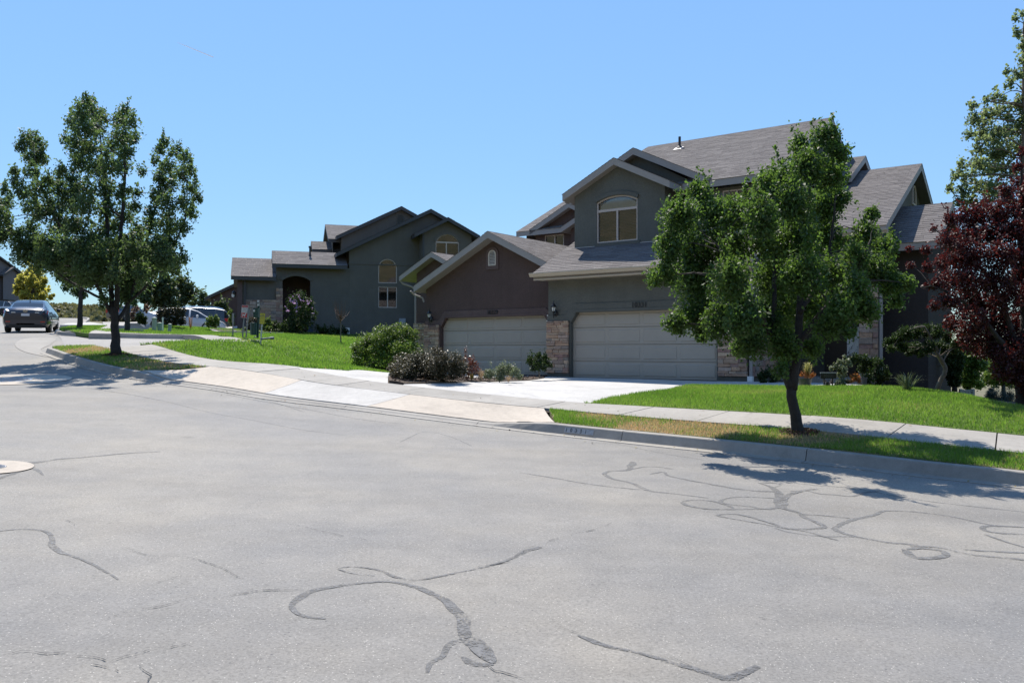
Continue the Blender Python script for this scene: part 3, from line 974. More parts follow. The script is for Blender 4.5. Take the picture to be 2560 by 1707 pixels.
# ================================================================== HOUSES
M_STUC_G = stucco("stucco_grey_green", (0.124, 0.127, 0.114))
M_STUC_GT = stucco("stucco_grey_green_trim", (0.119, 0.122, 0.11))
M_STUC_B = stucco("stucco_brown", (0.1, 0.07, 0.063))
M_STUC_BT = stucco("stucco_brown_trim", (0.125, 0.09, 0.084))
M_STUC_T = stucco("stucco_taupe", (0.132, 0.124, 0.109))
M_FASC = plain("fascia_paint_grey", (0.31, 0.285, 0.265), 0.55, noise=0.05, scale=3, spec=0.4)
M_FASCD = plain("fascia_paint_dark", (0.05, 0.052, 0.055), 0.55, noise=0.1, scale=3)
M_SOF_SHADE = plain("soffit_baked_shade", (0.09, 0.085, 0.082), 0.7, noise=0.05)  # shade under the eaves put into the soffit colour
M_GUT = plain("gutter_paint_tan", (0.46, 0.39, 0.30), 0.4, noise=0.05, scale=3, spec=0.5)
M_SHIN = tinted("shingle", [(0.128, 0.116, 0.113), (0.15, 0.137, 0.133), (0.164, 0.15, 0.145), (0.185, 0.169, 0.162)], 0.92, bump=0.6, spec=0.2)
M_SHINO = by_object("shingle_single", [(0.12, 0.109, 0.107), (0.146, 0.133, 0.13), (0.16, 0.146, 0.141), (0.185, 0.169, 0.162)], 0.92, 0.5, 60, 0.2)
M_DOOR = plain("garage_door_paint", (0.37, 0.335, 0.285), 0.5, noise=0.04, scale=2, spec=0.35)
M_VINYL = plain("vinyl_frame_tan", (0.50, 0.43, 0.385), 0.45, noise=0.04, scale=4)
M_VENT = plain("vent_paint_cream", (0.60, 0.55, 0.48), 0.6, noise=0.05)
M_BLACK = plain("black_metal", (0.012, 0.012, 0.014), 0.4, noise=0.2, spec=0.5)
M_LAMPG = plain("frosted_lamp_glass", (0.62, 0.64, 0.62), 0.25, noise=0.05, spec=0.6)
M_DARKIN = plain("dark_interior", (0.02, 0.02, 0.022), 0.9, noise=0.1)
M_BLIND = plain("blind_slat", (0.12, 0.115, 0.10), 0.6, noise=0.06)
M_SHADE = plain("pleated_shade", (0.8, 0.86, 0.84), 0.8, noise=0.08, scale=9)
M_GLASS = glass("window_glass")
M_MORTAR = plain("stone_mortar", (0.10, 0.085, 0.075), 0.95, noise=0.2, bump=0.5)
M_STONE = by_object("ledge_stone", [(0.2, 0.13, 0.11), (0.45, 0.29, 0.19), (0.34, 0.26, 0.205), (0.5, 0.36, 0.25), (0.25, 0.21, 0.18), (0.41, 0.26, 0.18), (0.3, 0.18, 0.15), (0.49, 0.39, 0.31)], 0.9, 0.7, 26)
M_BASE = plain("painted_foundation", (0.11, 0.112, 0.10), 0.9, noise=0.12, bump=0.4)
M_PIPE = plain("vent_pipe", (0.02, 0.02, 0.022), 0.5)
M_FLASH = plain("pipe_flashing", (0.45, 0.44, 0.44), 0.45, metal=0.4)
M_WHITEP = plain("white_plastic", (0.72, 0.72, 0.7), 0.4, noise=0.04)
M_NUM = plain("number_black", (0.015, 0.015, 0.017), 0.5)

def F_(b): return lambda x, y, z: (x, b + z, y)          # wall facing the street
def R_(a): return lambda x, y, z: (a - z, x, y)          # wall facing the house's right
def L_(a): return lambda x, y, z: (a + z, -x, y)         # wall facing the house's left

def wall(parent, P, outer, holes=(), depth=0.14, mat=M_STUC_G, name='wall', loc=None):
    m = MB(); m.panel(P, outer, holes, depth)
    return m.build(name, mat, parent, loc=loc)

def prism(mb, P, outer, z0, z1, holes=(), mat=0):
    """flat board of any outline standing z0 (front) to z1 on a wall"""
    Q = lambda x, y, z: P(x, y, z + z0)
    mb.panel(Q, outer, holes, z1 - z0, mat)
    k = len(outer)
    for i in range(k):
        x0, y0 = outer[i]; x1, y1 = outer[(i + 1) % k]
        mb.face([P(x1, y1, z0), P(x0, y0, z0), P(x0, y0, z1), P(x1, y1, z1)], mat)

def inset(poly, d):
    k = len(poly); o = []
    for i in range(k):
        p, q, r = (np.array(poly[j % k], float) for j in (i - 1, i, i + 1))
        e1, e2 = q - p, r - q
        e1 /= np.linalg.norm(e1); e2 /= np.linalg.norm(e2)
        n1, n2 = np.array([-e1[1], e1[0]]), np.array([-e2[1], e2[0]])
        m = n1 + n2; m /= max(0.25, (m @ m) / 2)
        o.append(tuple(q + m * d))
    return o

def arch_outline(x0, x1, y0, ys, yt, n=10):
    """rectangle with a segmental arch: springing at ys, crown at yt"""
    w = (x1 - x0) / 2; r = yt - ys
    c = (x0 + x1) / 2
    if r <= 0.01:
        return [(x0, y0), (x1, y0), (x1, ys), (x0, ys)]
    R = (w * w + r * r) / (2 * r)
    a0 = math.asin(min(1, w / R))
    if r >= w: R, a0 = w, math.pi / 2
    o = [(x0, y0), (x1, y0)]
    for i in range(n + 1):
        t = a0 - 2 * a0 * i / n
        o.append((c + R * math.sin(t), yt - R + R * math.cos(t)))
    return o

def window(parent, P, x0, x1, y0, ys, yt=None, transom=None, mullion=None, blind='slats', frame=M_VINYL, depth=0.1, fw=0.045, name='window', loc=None):
    """vinyl window set in an opening: frame, panes, what hangs behind; depth = reveal"""
    out = arch_outline(x0, x1, y0, ys, yt if yt else ys)
    m = MB()
    prism(m, P, out, depth - 0.075, depth + 0.02, [inset(out, fw)[::-1]])
    if transom: m.hexa(*[[P(a, b, z) for z in (depth + 0.01, depth - 0.065) for a, b in ((x0 + fw, transom - .04), (x1 - fw, transom - .04), (x1 - fw, transom + .04), (x0 + fw, transom + .04))]])
    if mullion:
        top = (transom - .04) if transom else ys - fw * 0.5
        m.hexa([P(a, b, z) for z in (depth + 0.008, depth - 0.06) for a, b in ((mullion - .03, y0 + fw), (mullion + .03, y0 + fw), (mullion + .03, top), (mullion - .03, top))])
    w = m.build(name, frame, parent, recalc=True, loc=loc)
    top = transom if transom else None
    inn = inset(out, fw * 0.6)
    panes = []
    if transom:
        low = [(x0 + fw * .6, y0 + fw * .6), (x1 - fw * .6, y0 + fw * .6), (x1 - fw * .6, transom), (x0 + fw * .6, transom)]
        up = [(x0 + fw * .6, transom), (x1 - fw * .6, transom)] + [q for q in inn[2:]]
        up = [q for q in up if q[1] >= transom - 1e-6]
        panes += [up]
    else:
        low = inn
    if mullion:
        if transom or not yt or yt - ys < 0.02:
            y_a, y_b = low[0][1], (transom if transom else ys - fw * .6)
            panes += [[(x0 + fw * .6, y_a), (mullion, y_a), (mullion, y_b), (x0 + fw * .6, y_b)], [(mullion, y_a), (x1 - fw * .6, y_a), (x1 - fw * .6, y_b), (mullion, y_b)]]
        else:
            panes += [low]
    else:
        panes += [low]
    for i, q in enumerate(panes):
        m = MB(); m.panel(lambda x, y, z: P(x, y, depth - 0.02 + 0.004 * i + z), q)
        m.build('pane', M_GLASS, w)
    # the dark room behind
    m = MB()
    bk = depth + 0.45
    m.face([P(x0 - .1, y0 - .1, bk), P(x1 + .1, y0 - .1, bk), P(x1 + .1, (yt or ys) + .1, bk), P(x0 - .1, (yt or ys) + .1, bk)])
    for a, b in (((x0 - .1, y0 - .1), (x1 + .1, y0 - .1)), ((x1 + .1, y0 - .1), (x1 + .1, (yt or ys) + .1)), ((x1 + .1, (yt or ys) + .1), (x0 - .1, (yt or ys) + .1)), ((x0 - .1, (yt or ys) + .1), (x0 - .1, y0 - .1))):
        m.face([P(*a, depth + .03), P(*b, depth + .03), P(*b, bk), P(*a, bk)])
    m.build('room', M_DARKIN, w)
    if blind:
        m = MB()
        y = y0 + 0.05
        tp = (transom if transom else ys) - 0.05
        while y < tp:
            m.hexa([P(a, y + dy, z) for dy, z in ((0, depth + .05), (0.016, depth + .085), ) for a in (x0 + fw, x1 - fw)][:2] + [P(x1 - fw, y + .016, depth + .085), P(x0 + fw, y + .016, depth + .085)] +
                   [P(x0 + fw, y + .004, depth + .05), P(x1 - fw, y + .004, depth + .05), P(x1 - fw, y + .02, depth + .085), P(x0 + fw, y + .02, depth + .085)])
            y += 0.05
        m.build('blind', M_BLIND, w, kind='stuff')
    return w

STONE_ME = []
def stone_meshes():
    for k in range(7):
        g = np.random.default_rng(50 + k)
        me = bpy.data.meshes.new("stone")
        b = bmesh.new()
        bmesh.ops.create_cube(b, size=1.0)
        bmesh.ops.bevel(b, geom=b.edges[:], offset=0.045, segments=1, affect='EDGES')
        for v in b.verts:
            v.co += Vector((g.random(3) - 0.5) * np.array([0.05, 0.25, 0.14]))
        b.to_mesh(me); b.free()
        me.materials.append(M_STONE)
        STONE_ME.append(me)
stone_meshes()

def stones(parent, P, x0, x1, y0, y1, seed, hmin=0.065, hmax=0.125, wmin=0.17, wmax=0.46, thick=0.07, loc=None, mirror=False, kind=None):
    """courses of ledge stones, each an object with shared meshes"""
    g = random.Random(seed)
    o0 = Vector(P(0, 0, 0)); ex = Vector(P(1, 0, 0)) - o0; ey = Vector(P(0, 1, 0)) - o0; ez = Vector(P(0, 0, 1)) - o0
    y = y0
    R = Matrix((ex, ez, ey)).transposed()
    while y < y1 - 0.03:
        h = g.uniform(hmin, hmax)
        if y + h > y1 - 0.035: h = y1 - y
        x = x0
        while x < x1 - 0.02:
            w = g.uniform(wmin, wmax)
            if x + w > x1 - wmin * 0.55: w = x1 - x
            me = g.choice(STONE_ME)
            t = thick * g.uniform(0.75, 1.25)
            s = link("stone", me, parent)
            s.location = Vector(P(x + w / 2, y + h / 2, -t * 0.32))
            s.rotation_euler = R.to_euler()
            s.scale = (w - 0.008, t, h - 0.008)
            x += w
        y += h

def roof_plane(parent, pts, thick=0.22, fasc=M_FASC, tabs='stuff', course=0.143, tabw=0.31, seed=1, soffit=None):
    """pts: eave start, eave end, then up and round (counter-clockwise seen from above)"""
    P = [Vector(p) for p in pts]
    n = (P[1] - P[0]).cross(P[2] - P[0]).normalized()
    if n.z < 0: n = -n
    m = MB()
    dn = Vector((0, 0, -thick))
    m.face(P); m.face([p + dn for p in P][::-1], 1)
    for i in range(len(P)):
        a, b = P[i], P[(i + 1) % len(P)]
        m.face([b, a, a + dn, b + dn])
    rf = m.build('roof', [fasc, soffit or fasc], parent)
    e = (P[1] - P[0]).normalized(); u = n.cross(e).normalized()
    Q = [((p - P[0]).dot(e), (p - P[0]).dot(u)) for p in P]
    g = random.Random(seed)
    top = max(q[1] for q in Q)
    def span(y):
        xs = []
        for i in range(len(Q)):
            (x0, y0), (x1, y1) = Q[i], Q[(i + 1) % len(Q)]
            if (y0 <= y) != (y1 <= y):
                xs.append(x0 + (x1 - x0) * (y - y0) / (y1 - y0))
        return (min(xs), max(xs)) if len(xs) >= 2 else None
    W = lambda x, y, z: P[0] + e * x + u * y + n * z
    mb = MB(); k = 0; y = -0.02
    single = tabs == 'single'
    while y < top - 0.02:
        s = span(max(0.001, min(top - 0.002, y + course * 0.5)))
        if s:
            x = s[0] - 0.015 - (g.random() * tabw)
            while x < s[1] + 0.015:
                w = tabw * g.uniform(0.75, 1.3)
                xa, xb = max(x, s[0] - 0.015), min(x + w, s[1] + 0.015)
                x += w
                if xb - xa < 0.03: continue
                z1 = 0.010 + g.random() * 0.006
                y2 = min(y + course + 0.03, top + 0.01)
                bump_ = g.uniform(-.004, .004)
                if single:
                    sh = link('shingle', SHINGLE_ME, rf)
                    c = W(xa, y + bump_, 0.002)
                    Mx = Matrix((e * (xb - xa - 0.004), u * (y2 - y), n * (z1 * 50))).transposed()
                    M4 = Mx.to_4x4(); M4.translation = c
                    sh.matrix_local = M4
                else:
                    g1 = 0.002
                    A, B, C, D = W(xa + g1, y + bump_, z1), W(xb - g1, y + bump_, z1), W(xb - g1, y2, 0.004), W(xa + g1, y2, 0.004)
                    t = g.random()
                    mb.face([A, B, C, D], 0, t)
                    mb.face([W(xa + g1, y + bump_, 0.001), W(xb - g1, y + bump_, 0.001), B, A], 0, t * 0.7)
                k += 1
        y += course
    if not single:
        mb.build('shingles', M_SHIN, rf, kind='stuff')
    return rf
def unit_shingle():
    m = MB()
    z = 0.02
    m.hexa([(0, 0, 0), (1, 0, 0), (1, 1, 0), (0, 1, 0), (0, 0, z), (1, 0, z), (1, 1, z * 0.25), (0, 1, z * 0.25)])
    o = m.build('shingle', M_SHINO)
    me = o.data
    bpy.data.objects.remove(o)
    return me
SHINGLE_ME = unit_shingle()

def gable(parent, ax, x0, x1, ridge, z_r, c, slope, half0, half1, **kw):
    """ridge along depth (ax='v', from x0 to x1 in b, ridge at a=c) or along the front (ax='u')"""
    k = []
    if ax == 'v':
        A = [(c - half0, x1, z_r - slope * half0), (c - half0, x0, z_r - slope * half0), (c, x0, z_r), (c, x1, z_r)]
        B = [(c + half1, x0, z_r - slope * half1), (c + half1, x1, z_r - slope * half1), (c, x1, z_r), (c, x0, z_r)]
    else:
        A = [(x0, c - half0, z_r - slope * half0), (x1, c - half0, z_r - slope * half0), (x1, c, z_r), (x0, c, z_r)]
        B = [(x1, c + half1, z_r - slope * half1), (x0, c + half1, z_r - slope * half1), (x0, c, z_r), (x1, c, z_r)]
    return roof_plane(parent, A, **kw), roof_plane(parent, B, **kw)

def garage_door(parent, x0, x1, b, top=2.06, name='garage_door'):
    m = MB(); m.box((x0 - .05, b + 0.05, -0.02), (x1 + .05, b + 0.08, top + .1))
    d = m.build(name, M_DOOR, parent)
    sec = [(0.0, 0.508), (0.524, 1.034), (1.05, 1.57), (1.586, top + .06)]
    for lo, hi in sec:
        m = MB()
        m.box((x0 - .04, b + 0.008, lo), (x1 + .04, b + 0.05, hi))
        n = 4
        pw = (x1 - x0) / n
        for i in range(n):
            xa, xb = x0 + i * pw + 0.06, x0 + (i + 1) * pw - 0.06
            ya, yb = lo + 0.065, min(hi, top) - 0.065
            c = [(xa, ya), (xb, ya), (xb, yb), (xa, yb)]
            ci = [(xa + .02, ya + .02), (xb - .02, ya + .02), (xb - .02, yb - .02), (xa + .02, yb - .02)]
            for j in range(4):
                p, q, r, s = c[j], c[(j + 1) % 4], ci[(j + 1) % 4], ci[j]
                m.face([(p[0], b + .0075, p[1]), (q[0], b + .0075, q[1]), (r[0], b - 0.006, r[1]), (s[0], b - 0.006, s[1])])
            m.face([(x, b - 0.006, y) for x, y in ci])
        m.build('door_section', M_DOOR, d)
    m = MB(); m.box((x0 - .04, b, -0.03), (x1 + .04, b + .05, 0.0)); m.build('rubber_seal', M_BLACK, d)
    return d

def lantern(parent, a, b, h, loc=None):
    m = MB()
    m.lathe([(0.0, .235), (.012, .22), (.016, .16), (.02, .15)], (a, b - .17, h), 8)
    m.lathe([(.02, .15), (.05, .12), (.085, .07), (.1, .03), (.1, .02), (.02, .02)], (a, b - .17, h), 6)
    m.lathe([(.055, -.13), (.062, -.115), (.055, -.1)], (a, b - .17, h), 6)
    m.lathe([(.0, -.36), (.008, -.33), (.02, -.2), (.03, -.15), (.05, -.13)], (a, b - .17, h), 8)
    for k in range(6):
        t = math.pi * 2 * k / 6
        m.bar((a + .055 * math.cos(t), b - .17 + .055 * math.sin(t), h - .12), (a + .085 * math.cos(t), b - .17 + .085 * math.sin(t), h + .03), .01, .01)
    m.tube([(a, b - .02, h - .18), (a, b - .09, h - .24), (a, b - .16, h - .2)], .014, 8)
    m.lathe([(0, 0), (.07, .0), (.07, .03), (.02, .05)], (0, 0, 0), 10)
    # wall rose
    n = len(m.v) - 40
    m.v[n:] = [(a + x, b - .01 - z, h - .18 + y * 1.6) for x, y, z in m.v[n:]]
    lp = m.build('wall_lantern', M_BLACK, parent)
    m = MB(); m.lathe([(.05, -.1), (.078, .02)], (a, b - .17, h), 6)
    m.build('lamp_glass', M_LAMPG, lp)
    return lp

def number(parent, txt, a, b, h, size, name='house_number', mat=M_NUM):
    me = text_mesh(txt, size, 0.02)
    me.materials.clear(); me.materials.append(mat)
    o = link(name, me, parent)
    o.location = (a, b, h); o.rotation_euler = (rad(90), 0, 0)
    return o

def downspout(parent, a, b, h0, h1, mat, w=0.075, boot=True):
    m = MB(); m.box((a - w / 2, b - w * .7, h0), (a + w / 2, b, h1))
    d = m.build('downspout', mat, parent)
    if boot:
        m = MB(); m.box((a - w * .95, b - w * 1.6, h0 - .1), (a + w * .95, b + .0, h0 + .14)); m.build('drain_boot', M_WHITEP, d)
    return d

def gutter(parent, a0, a1, b, h, mat):
    """open trough along an eave facing the street"""
    m = MB()
    pr = [(0, 0), (-.07, .0), (-.085, .045), (-.12, .09), (-.12, .125), (-.105, .125), (-.1, .1), (0, .1)]
    for i in range(len(pr)):
        (b0, z0), (b1, z1) = pr[i], pr[(i + 1) % len(pr)]
        m.face([(a0, b + b0, h + z0), (a1, b + b0, h + z0), (a1, b + b1, h + z1), (a0, b + b1, h + z1)])
    m.face([(a0, b + q, h + z) for q, z in pr]); m.face([(a1, b + q, h + z) for q, z in pr][::-1])
    return m.build('gutter', mat, parent)

def louvre(parent, P, x0, x1, y0, ys, yt, mat=M_VENT):
    o = arch_outline(x0, x1, y0, ys, yt, 10)
    m = MB(); prism(m, P, o, -0.045, 0.0, [inset(o, .035)[::-1]])
    v = m.build('gable_vent', mat, parent)
    y = y0 + .05
    while y < yt - .05:
        w = (x1 - x0) / 2 - .03
        if y > ys: w = min(w, math.sqrt(max(0, ((x1 - x0) / 2) ** 2 - (y - ys) ** 2)) - .03)
        c = (x0 + x1) / 2
        if w > .02:
            m = MB()
            m.hexa([P(a, q, z) for q, z in ((y, -.04), (y + .035, -.005)) for a in (c - w, c + w)][:2] + [P(c + w, y + .035, -.005), P(c - w, y + .035, -.005)] +
                   [P(c - w, y + .008, -.04), P(c + w, y + .008, -.04), P(c + w, y + .043, -.005), P(c - w, y + .043, -.005)])
            m.build('louvre_slat', mat, v)
        y += .055
    return v

# ------------------------------------------------------------------ the grey house, 10331
h31 = thing('townhouse', 'grey green stucco townhouse numbered 10331 with arched dormer window above its garage', 'house', tuple(HO), HROT)
OPEN = [(-.03, -.03), (4.86, -.03), (4.86, 1.72), (4.62, 2.06), (0.21, 2.06), (-.03, 1.72)]
wall(h31, F_(0), [(-.89, -.35), (5.75, -.35), (5.75, 3.22), (-.89, 3.22)], [OPEN], 0.16)
m = MB()
path_up = [(5.77, 1.8), (5.77, 1.98), (5.08, 1.98), (4.73, 2.33), (0.11, 2.33), (-.24, 1.98), (-.915, 1.98), (-.915, 1.8), (-.03, 1.8)]
inner = [(-.03, 1.72), (.21, 2.06), (4.62, 2.06), (4.86, 1.72), (4.86, 1.8)]
outl = [(-.03, 1.8), (-.03, 1.72), (.21, 2.06), (4.62, 2.06), (4.86, 1.72), (4.86, 1.8)] + path_up[:-1]
prism(m, F_(0), outl[1:5] + [(4.86, 1.8)] + path_up, -0.04, 0.0)
m.build('door_trim', M_STUC_GT, h31)
m = MB(); prism(m, F_(0), [(.2, 2.065), (4.63, 2.065), (4.7, 2.0), (4.78, 2.08), (4.68, 2.14), (.15, 2.14), (.05, 2.08), (.13, 2.0)], -0.06, -0.03)
m.build('door_header', M_STUC_GT, h31)
garage_door(h31, 0.0, 4.83, 0.14)
for (x0, x1, sd) in ((-.91, -.07, 3), (4.93, 5.78, 4)):
    m = MB(); m.box((x0 + .01, -0.05, 0.12), (x1 - .01, 0.02, 1.79)); sp = m.build('stone_pillar', M_MORTAR, h31)
    stones(sp, F_(-0.05), x0, x1, 0.13, 1.8, sd)
    m = MB(); m.box((x0, -.045, -.35), (x1, 0.02, .115)); m.build('pillar_base', M_BASE, h31)
# right side of the garage with its stone skirt, porch recess
wall(h31, R_(5.75), [(0, -.35), (2.6, -.35), (2.6, 4.1), (0, 3.3)])
m = MB(); m.box((5.76, .05, .1), (5.8, 2.2, 1.7)); sp = m.build('stone_skirt', M_MORTAR, h31)
stones(sp, R_(5.8), .02, 2.2, .12, 1.75, 9, .1, .17, .25, .5)
# garage roof
roof_plane(h31, [(-1.12, -.52, 3.345), (6.05, -.52, 3.345), (6.05, 2.3, 4.755), (-1.12, 2.3, 4.755)], 0.2, tabs='single', course=0.146, tabw=0.62, seed=2)
gutter(h31, -1.22, 6.1, -.525, 3.21, M_GUT)
m = MB(); m.box((-1.12, -.5, 3.12), (6.05, 0.0, 3.145)); m.box((-1.12, -.52, 3.1), (6.05, -.5, 3.2)); m.build('soffit', M_GUT, h31)
# dormer over the garage
def rl(a, apex, zr, s=.494, t=.2): return zr - s * abs(a - apex) - t
wall(h31, F_(1.39), [(-.75, 3.9), (2.58, 3.9), (2.58, rl(2.58, .915, 7.08)), (.915, rl(.915, .915, 7.08)), (-.75, rl(-.75, .915, 7.08))], [arch_outline(.11, 1.62, 4.40, 5.74, 5.92)], .1)
wall(h31, R_(2.58), [(1.39, 3.9), (2.3, 3.9), (2.3, 6.06), (1.39, 6.06)])
wall(h31, L_(-.75), [(-2.4, 3.9), (-1.39, 3.9), (-1.39, 6.06), (-2.4, 6.06)])
gable(h31, 'v', 1.09, 4.6, None, 7.08, .915, .494, 1.965, 1.965, seed=11)
w = window(h31, F_(1.39), .11, 1.62, 4.40, 5.74, 5.92, transom=5.46, mullion=.86)
m = MB(); m.panel(lambda x, y, z: F_(1.39)(x, y, .115 + z), arch_outline(.2, 1.55, 5.5, 5.62, 5.86, 14)); m.build('pleated_shade', M_SHADE, w)
m = MB(); tr = arch_outline(.05, 1.68, 5.7, 5.86, 6.05, 12); low = arch_outline(.1, 1.63, 5.7, 5.745, 5.925, 12)
prism(m, F_(1.39), tr[2:] + low[2:][::-1], -.05, 0.0); m.build('arch_trim', M_STUC_GT, h31)
m = MB(); m.box((.06, 1.34, 4.27), (1.72, 1.39, 4.39)); m.build('window_sill', M_STUC_GT, h31)
m = MB(); m.bar((-.76, 1.375, 4.3), (2.6, 1.375, 4.3), .03, .03); m.build('flashing', M_FLASH, h31)
# cross gable behind
wall(h31, F_(2.3), [(-1.24, 3.9), (5.6, 3.9), (5.6, 5.93), (3.65, 5.93), (1.14, rl(1.14, 1.14, 7.55)), (-1.24, rl(-1.24, 1.14, 7.55))],
     [arch_outline(2.47, 3.2, 4.75, 5.55, 5.91), [(4.1, 4.75), (5.05, 4.75), (5.05, 5.84), (4.1, 5.84)]], .1, M_STUC_G)
gable(h31, 'v', 2.0, 5.4, None, 7.55, 1.14, .494, 2.68, 2.68, seed=13)
window(h31, F_(2.3), 2.47, 3.2, 4.75, 5.55, 5.91)
window(h31, F_(2.3), 4.1, 5.05, 4.75, 5.84, mullion=4.56)
m = MB(); tr = arch_outline(2.4, 3.27, 5.5, 5.58, 6.0, 12); low = arch_outline(2.47, 3.2, 5.5, 5.555, 5.915, 12)
prism(m, F_(2.3), tr[2:] + low[2:][::-1], -.04, 0.0); m.build('arch_trim', M_STUC_GT, h31)
wall(h31, L_(-1.04), [(-13.7, -.35), (-2.3, -.35), (-2.3, 5.9), (-8, 8.75), (-13.7, 5.9)])
wall(h31, R_(5.6), [(2.3, -.35), (13.7, -.35), (13.7, 5.95), (8.0, 8.82), (2.3, 5.95)])
roof_plane(h31, [(-1.34, 2.0, 6.16), (5.9, 2.0, 6.16), (5.9, 8.0, 9.12), (-1.34, 8.0, 9.12)], seed=17, soffit=M_SOF_SHADE)
roof_plane(h31, [(5.9, 14.0, 6.16), (-1.34, 14.0, 6.16), (-1.34, 8.0, 9.12), (5.9, 8.0, 9.12)], seed=18, soffit=M_SOF_SHADE, tabs='stuff', course=.3, tabw=.6)
m = MB(); m.tube([(.55, 6.9, 8.45), (.55, 6.9, 9.02)], .05, 10); m.lathe([(.14, 0), (.13, .03), (.06, .12)], (.55, 6.9, 8.55), 12); vp = m.build('vent_pipe', M_PIPE, h31)
m = MB(); m.box((-.16, -.16, 0), (.16, .16, .012)); fl = m.build('flashing', M_FLASH, vp); fl.location = (.55, 6.8, 8.55); fl.rotation_euler = (math.atan(.494), 0, 0)
# right wing with porch
roof_plane(h31, [(5.6, 2.2, 4.34), (8.89, 2.2, 4.34), (8.89, 7.42, 6.98), (5.6, 7.42, 6.98)], seed=19, soffit=M_SOF_SHADE)
roof_plane(h31, [(8.89, 12.6, 4.34), (5.6, 12.6, 4.34), (5.6, 7.42, 6.98), (8.89, 7.42, 6.98)], seed=20, soffit=M_SOF_SHADE, course=.3, tabw=.6)
gutter(h31, 5.75, 8.95, 2.2, 4.1, M_GUT)
wall(h31, R_(8.55), [(2.6, -.8), (12.2, -.8), (12.2, 4.34), (7.42, 6.74), (2.6, 4.32)])
louvre(h31, R_(8.55), 7.65, 8.2, 5.72, 6.1, 6.37)
wall(h31, F_(2.6), [(5.75, 2.75), (8.55, 2.75), (8.55, 4.2), (5.75, 4.2)])
wall(h31, F_(4.6), [(5.75, -.3), (8.55, -.3), (8.55, 3.0), (5.75, 3.0)], mat=M_STUC_T)
m = MB(); m.box((6.6, 4.5, 0.05), (7.55, 4.58, 2.25)); m.build('front_door', plain("door_paint_dark", (0.03, 0.022, 0.02), .4), h31)
m = MB(); m.box((5.8, 2.6, 2.8), (8.5, 4.6, 2.85)); m.build('porch_ceiling', M_STUC_T, h31)
m = MB(); m.box((5.9, 2.4, -.3), (8.1, 4.6, .06)); m.build('porch_floor', M_WALK, h31)
m = MB(); m.box((5.9, 1.8, -.4), (8.1, 2.4, -.06)); m.build('porch_step', M_WALK, h31)
m = MB(); m.box((8.1, 2.62, -.3), (8.56, 3.1, 2.76)); sp = m.build('stone_pillar', M_MORTAR, h31)
stones(sp, F_(2.62), 8.08, 8.6, -.1, 2.75, 21, .12, .19, .2, .42)
downspout(h31, 8.68, 2.62, 0.0, 4.2, M_FASC, boot=False)
downspout(h31, 5.86, 0.02, 0.0, 3.15, M_FASC)
# room bump at the far right, and the little gable behind
roof_plane(h31, [(8.55, 3.0, 3.9), (10.08, 3.0, 3.9), (10.08, 5.42, 5.3), (8.55, 5.42, 5.3)], seed=23, soffit=M_SOF_SHADE)
roof_plane(h31, [(10.08, 7.84, 3.9), (8.55, 7.84, 3.9), (8.55, 5.42, 5.3), (10.08, 5.42, 5.3)], seed=24, soffit=M_SOF_SHADE)
M_STUC_SHADE = stucco('stucco_baked_shade', (0.045, 0.038, 0.035))  # deep shade of the right-hand corner put into the wall colour
wall(h31, F_(3.4), [(8.55, -1.0), (9.75, -1.0), (9.75, 3.85), (8.55, 3.85)], mat=M_STUC_SHADE)
wall(h31, R_(9.75), [(3.4, -1.4), (7.4, -1.4), (7.4, 3.9), (5.42, 5.05), (3.4, 3.9)], mat=M_STUC_SHADE)
gable(h31, 'u', 5.6, 7.05, None, 7.57, 7.85, .52, 1.9, 1.9, seed=25, soffit=M_SOF_SHADE)
wall(h31, R_(6.8), [(6.2, 5.2), (9.5, 5.2), (9.5, 6.5), (7.85, 7.34), (6.2, 6.5)])
# wall furniture
lantern(h31, -.575, 0.0, 2.22)
number(h31, "10331", 2.43, -.055, 2.225, 0.215)
number(h31, "10331", 0, 0, 0, .01, 'x') if False else None
m = MB()
for pos in ((-.9, -.03, 1.99), (-.9, -.06, 1.81)):
    m.box(tuple(p - .018 for p in pos), tuple(p + .018 for p in pos))
m.build('trim_corner_bead', M_WHITEP, h31)

# ------------------------------------------------------------------ the brown house, 10329
h29 = thing('townhouse', 'dark brown stucco townhouse numbered 10329 with one wide gable above its garage', 'house', tuple(HO), HROT)
OPEN2 = [(-6.56, -.03), (-1.62, -.03), (-1.62, 1.72), (-1.86, 2.06), (-6.3, 2.06), (-6.56, 1.72)]
AP, ZR = -3.98, 5.08
zz29 = lambda a: ZR - .5 * abs(a - AP) - .2
wall(h29, F_(1.2), [(-7.3, -.35), (-.9, -.35), (-.9, zz29(-.9)), (AP, ZR - .2), (-7.3, zz29(-7.3))], [OPEN2], .16, M_STUC_B)
m = MB()
prism(m, F_(1.2), [(-6.56, 1.72), (-6.3, 2.06), (-1.86, 2.06), (-1.62, 1.72), (-1.62, 1.82), (-.95, 1.82), (-.95, 1.98), (-1.45, 1.98), (-1.77, 2.32), (-6.36, 2.32), (-6.64, 1.98), (-7.33, 1.98), (-7.33, 1.82), (-6.56, 1.82)], -.04, 0.0)
m.build('door_trim', M_STUC_BT, h29)
m = MB(); prism(m, F_(1.2), [(-6.3, 2.065), (-1.86, 2.065), (-1.8, 2.0), (-1.72, 2.08), (-1.8, 2.14), (-6.36, 2.14), (-6.45, 2.08), (-6.36, 2.0)], -0.06, -0.03); m.build('door_header', M_STUC_BT, h29)
garage_door(h29, -6.53, -1.65, 1.34)
m = MB(); m.box((-7.32, 1.15, .12), (-6.62, 1.22, 1.8)); sp = m.build('stone_pillar', M_MORTAR, h29)
stones(sp, F_(1.15), -7.34, -6.6, .13, 1.81, 31)
m = MB(); m.box((-7.33, 1.155, -.35), (-6.6, 1.21, .115)); m.build('pillar_base', M_BASE, h29)
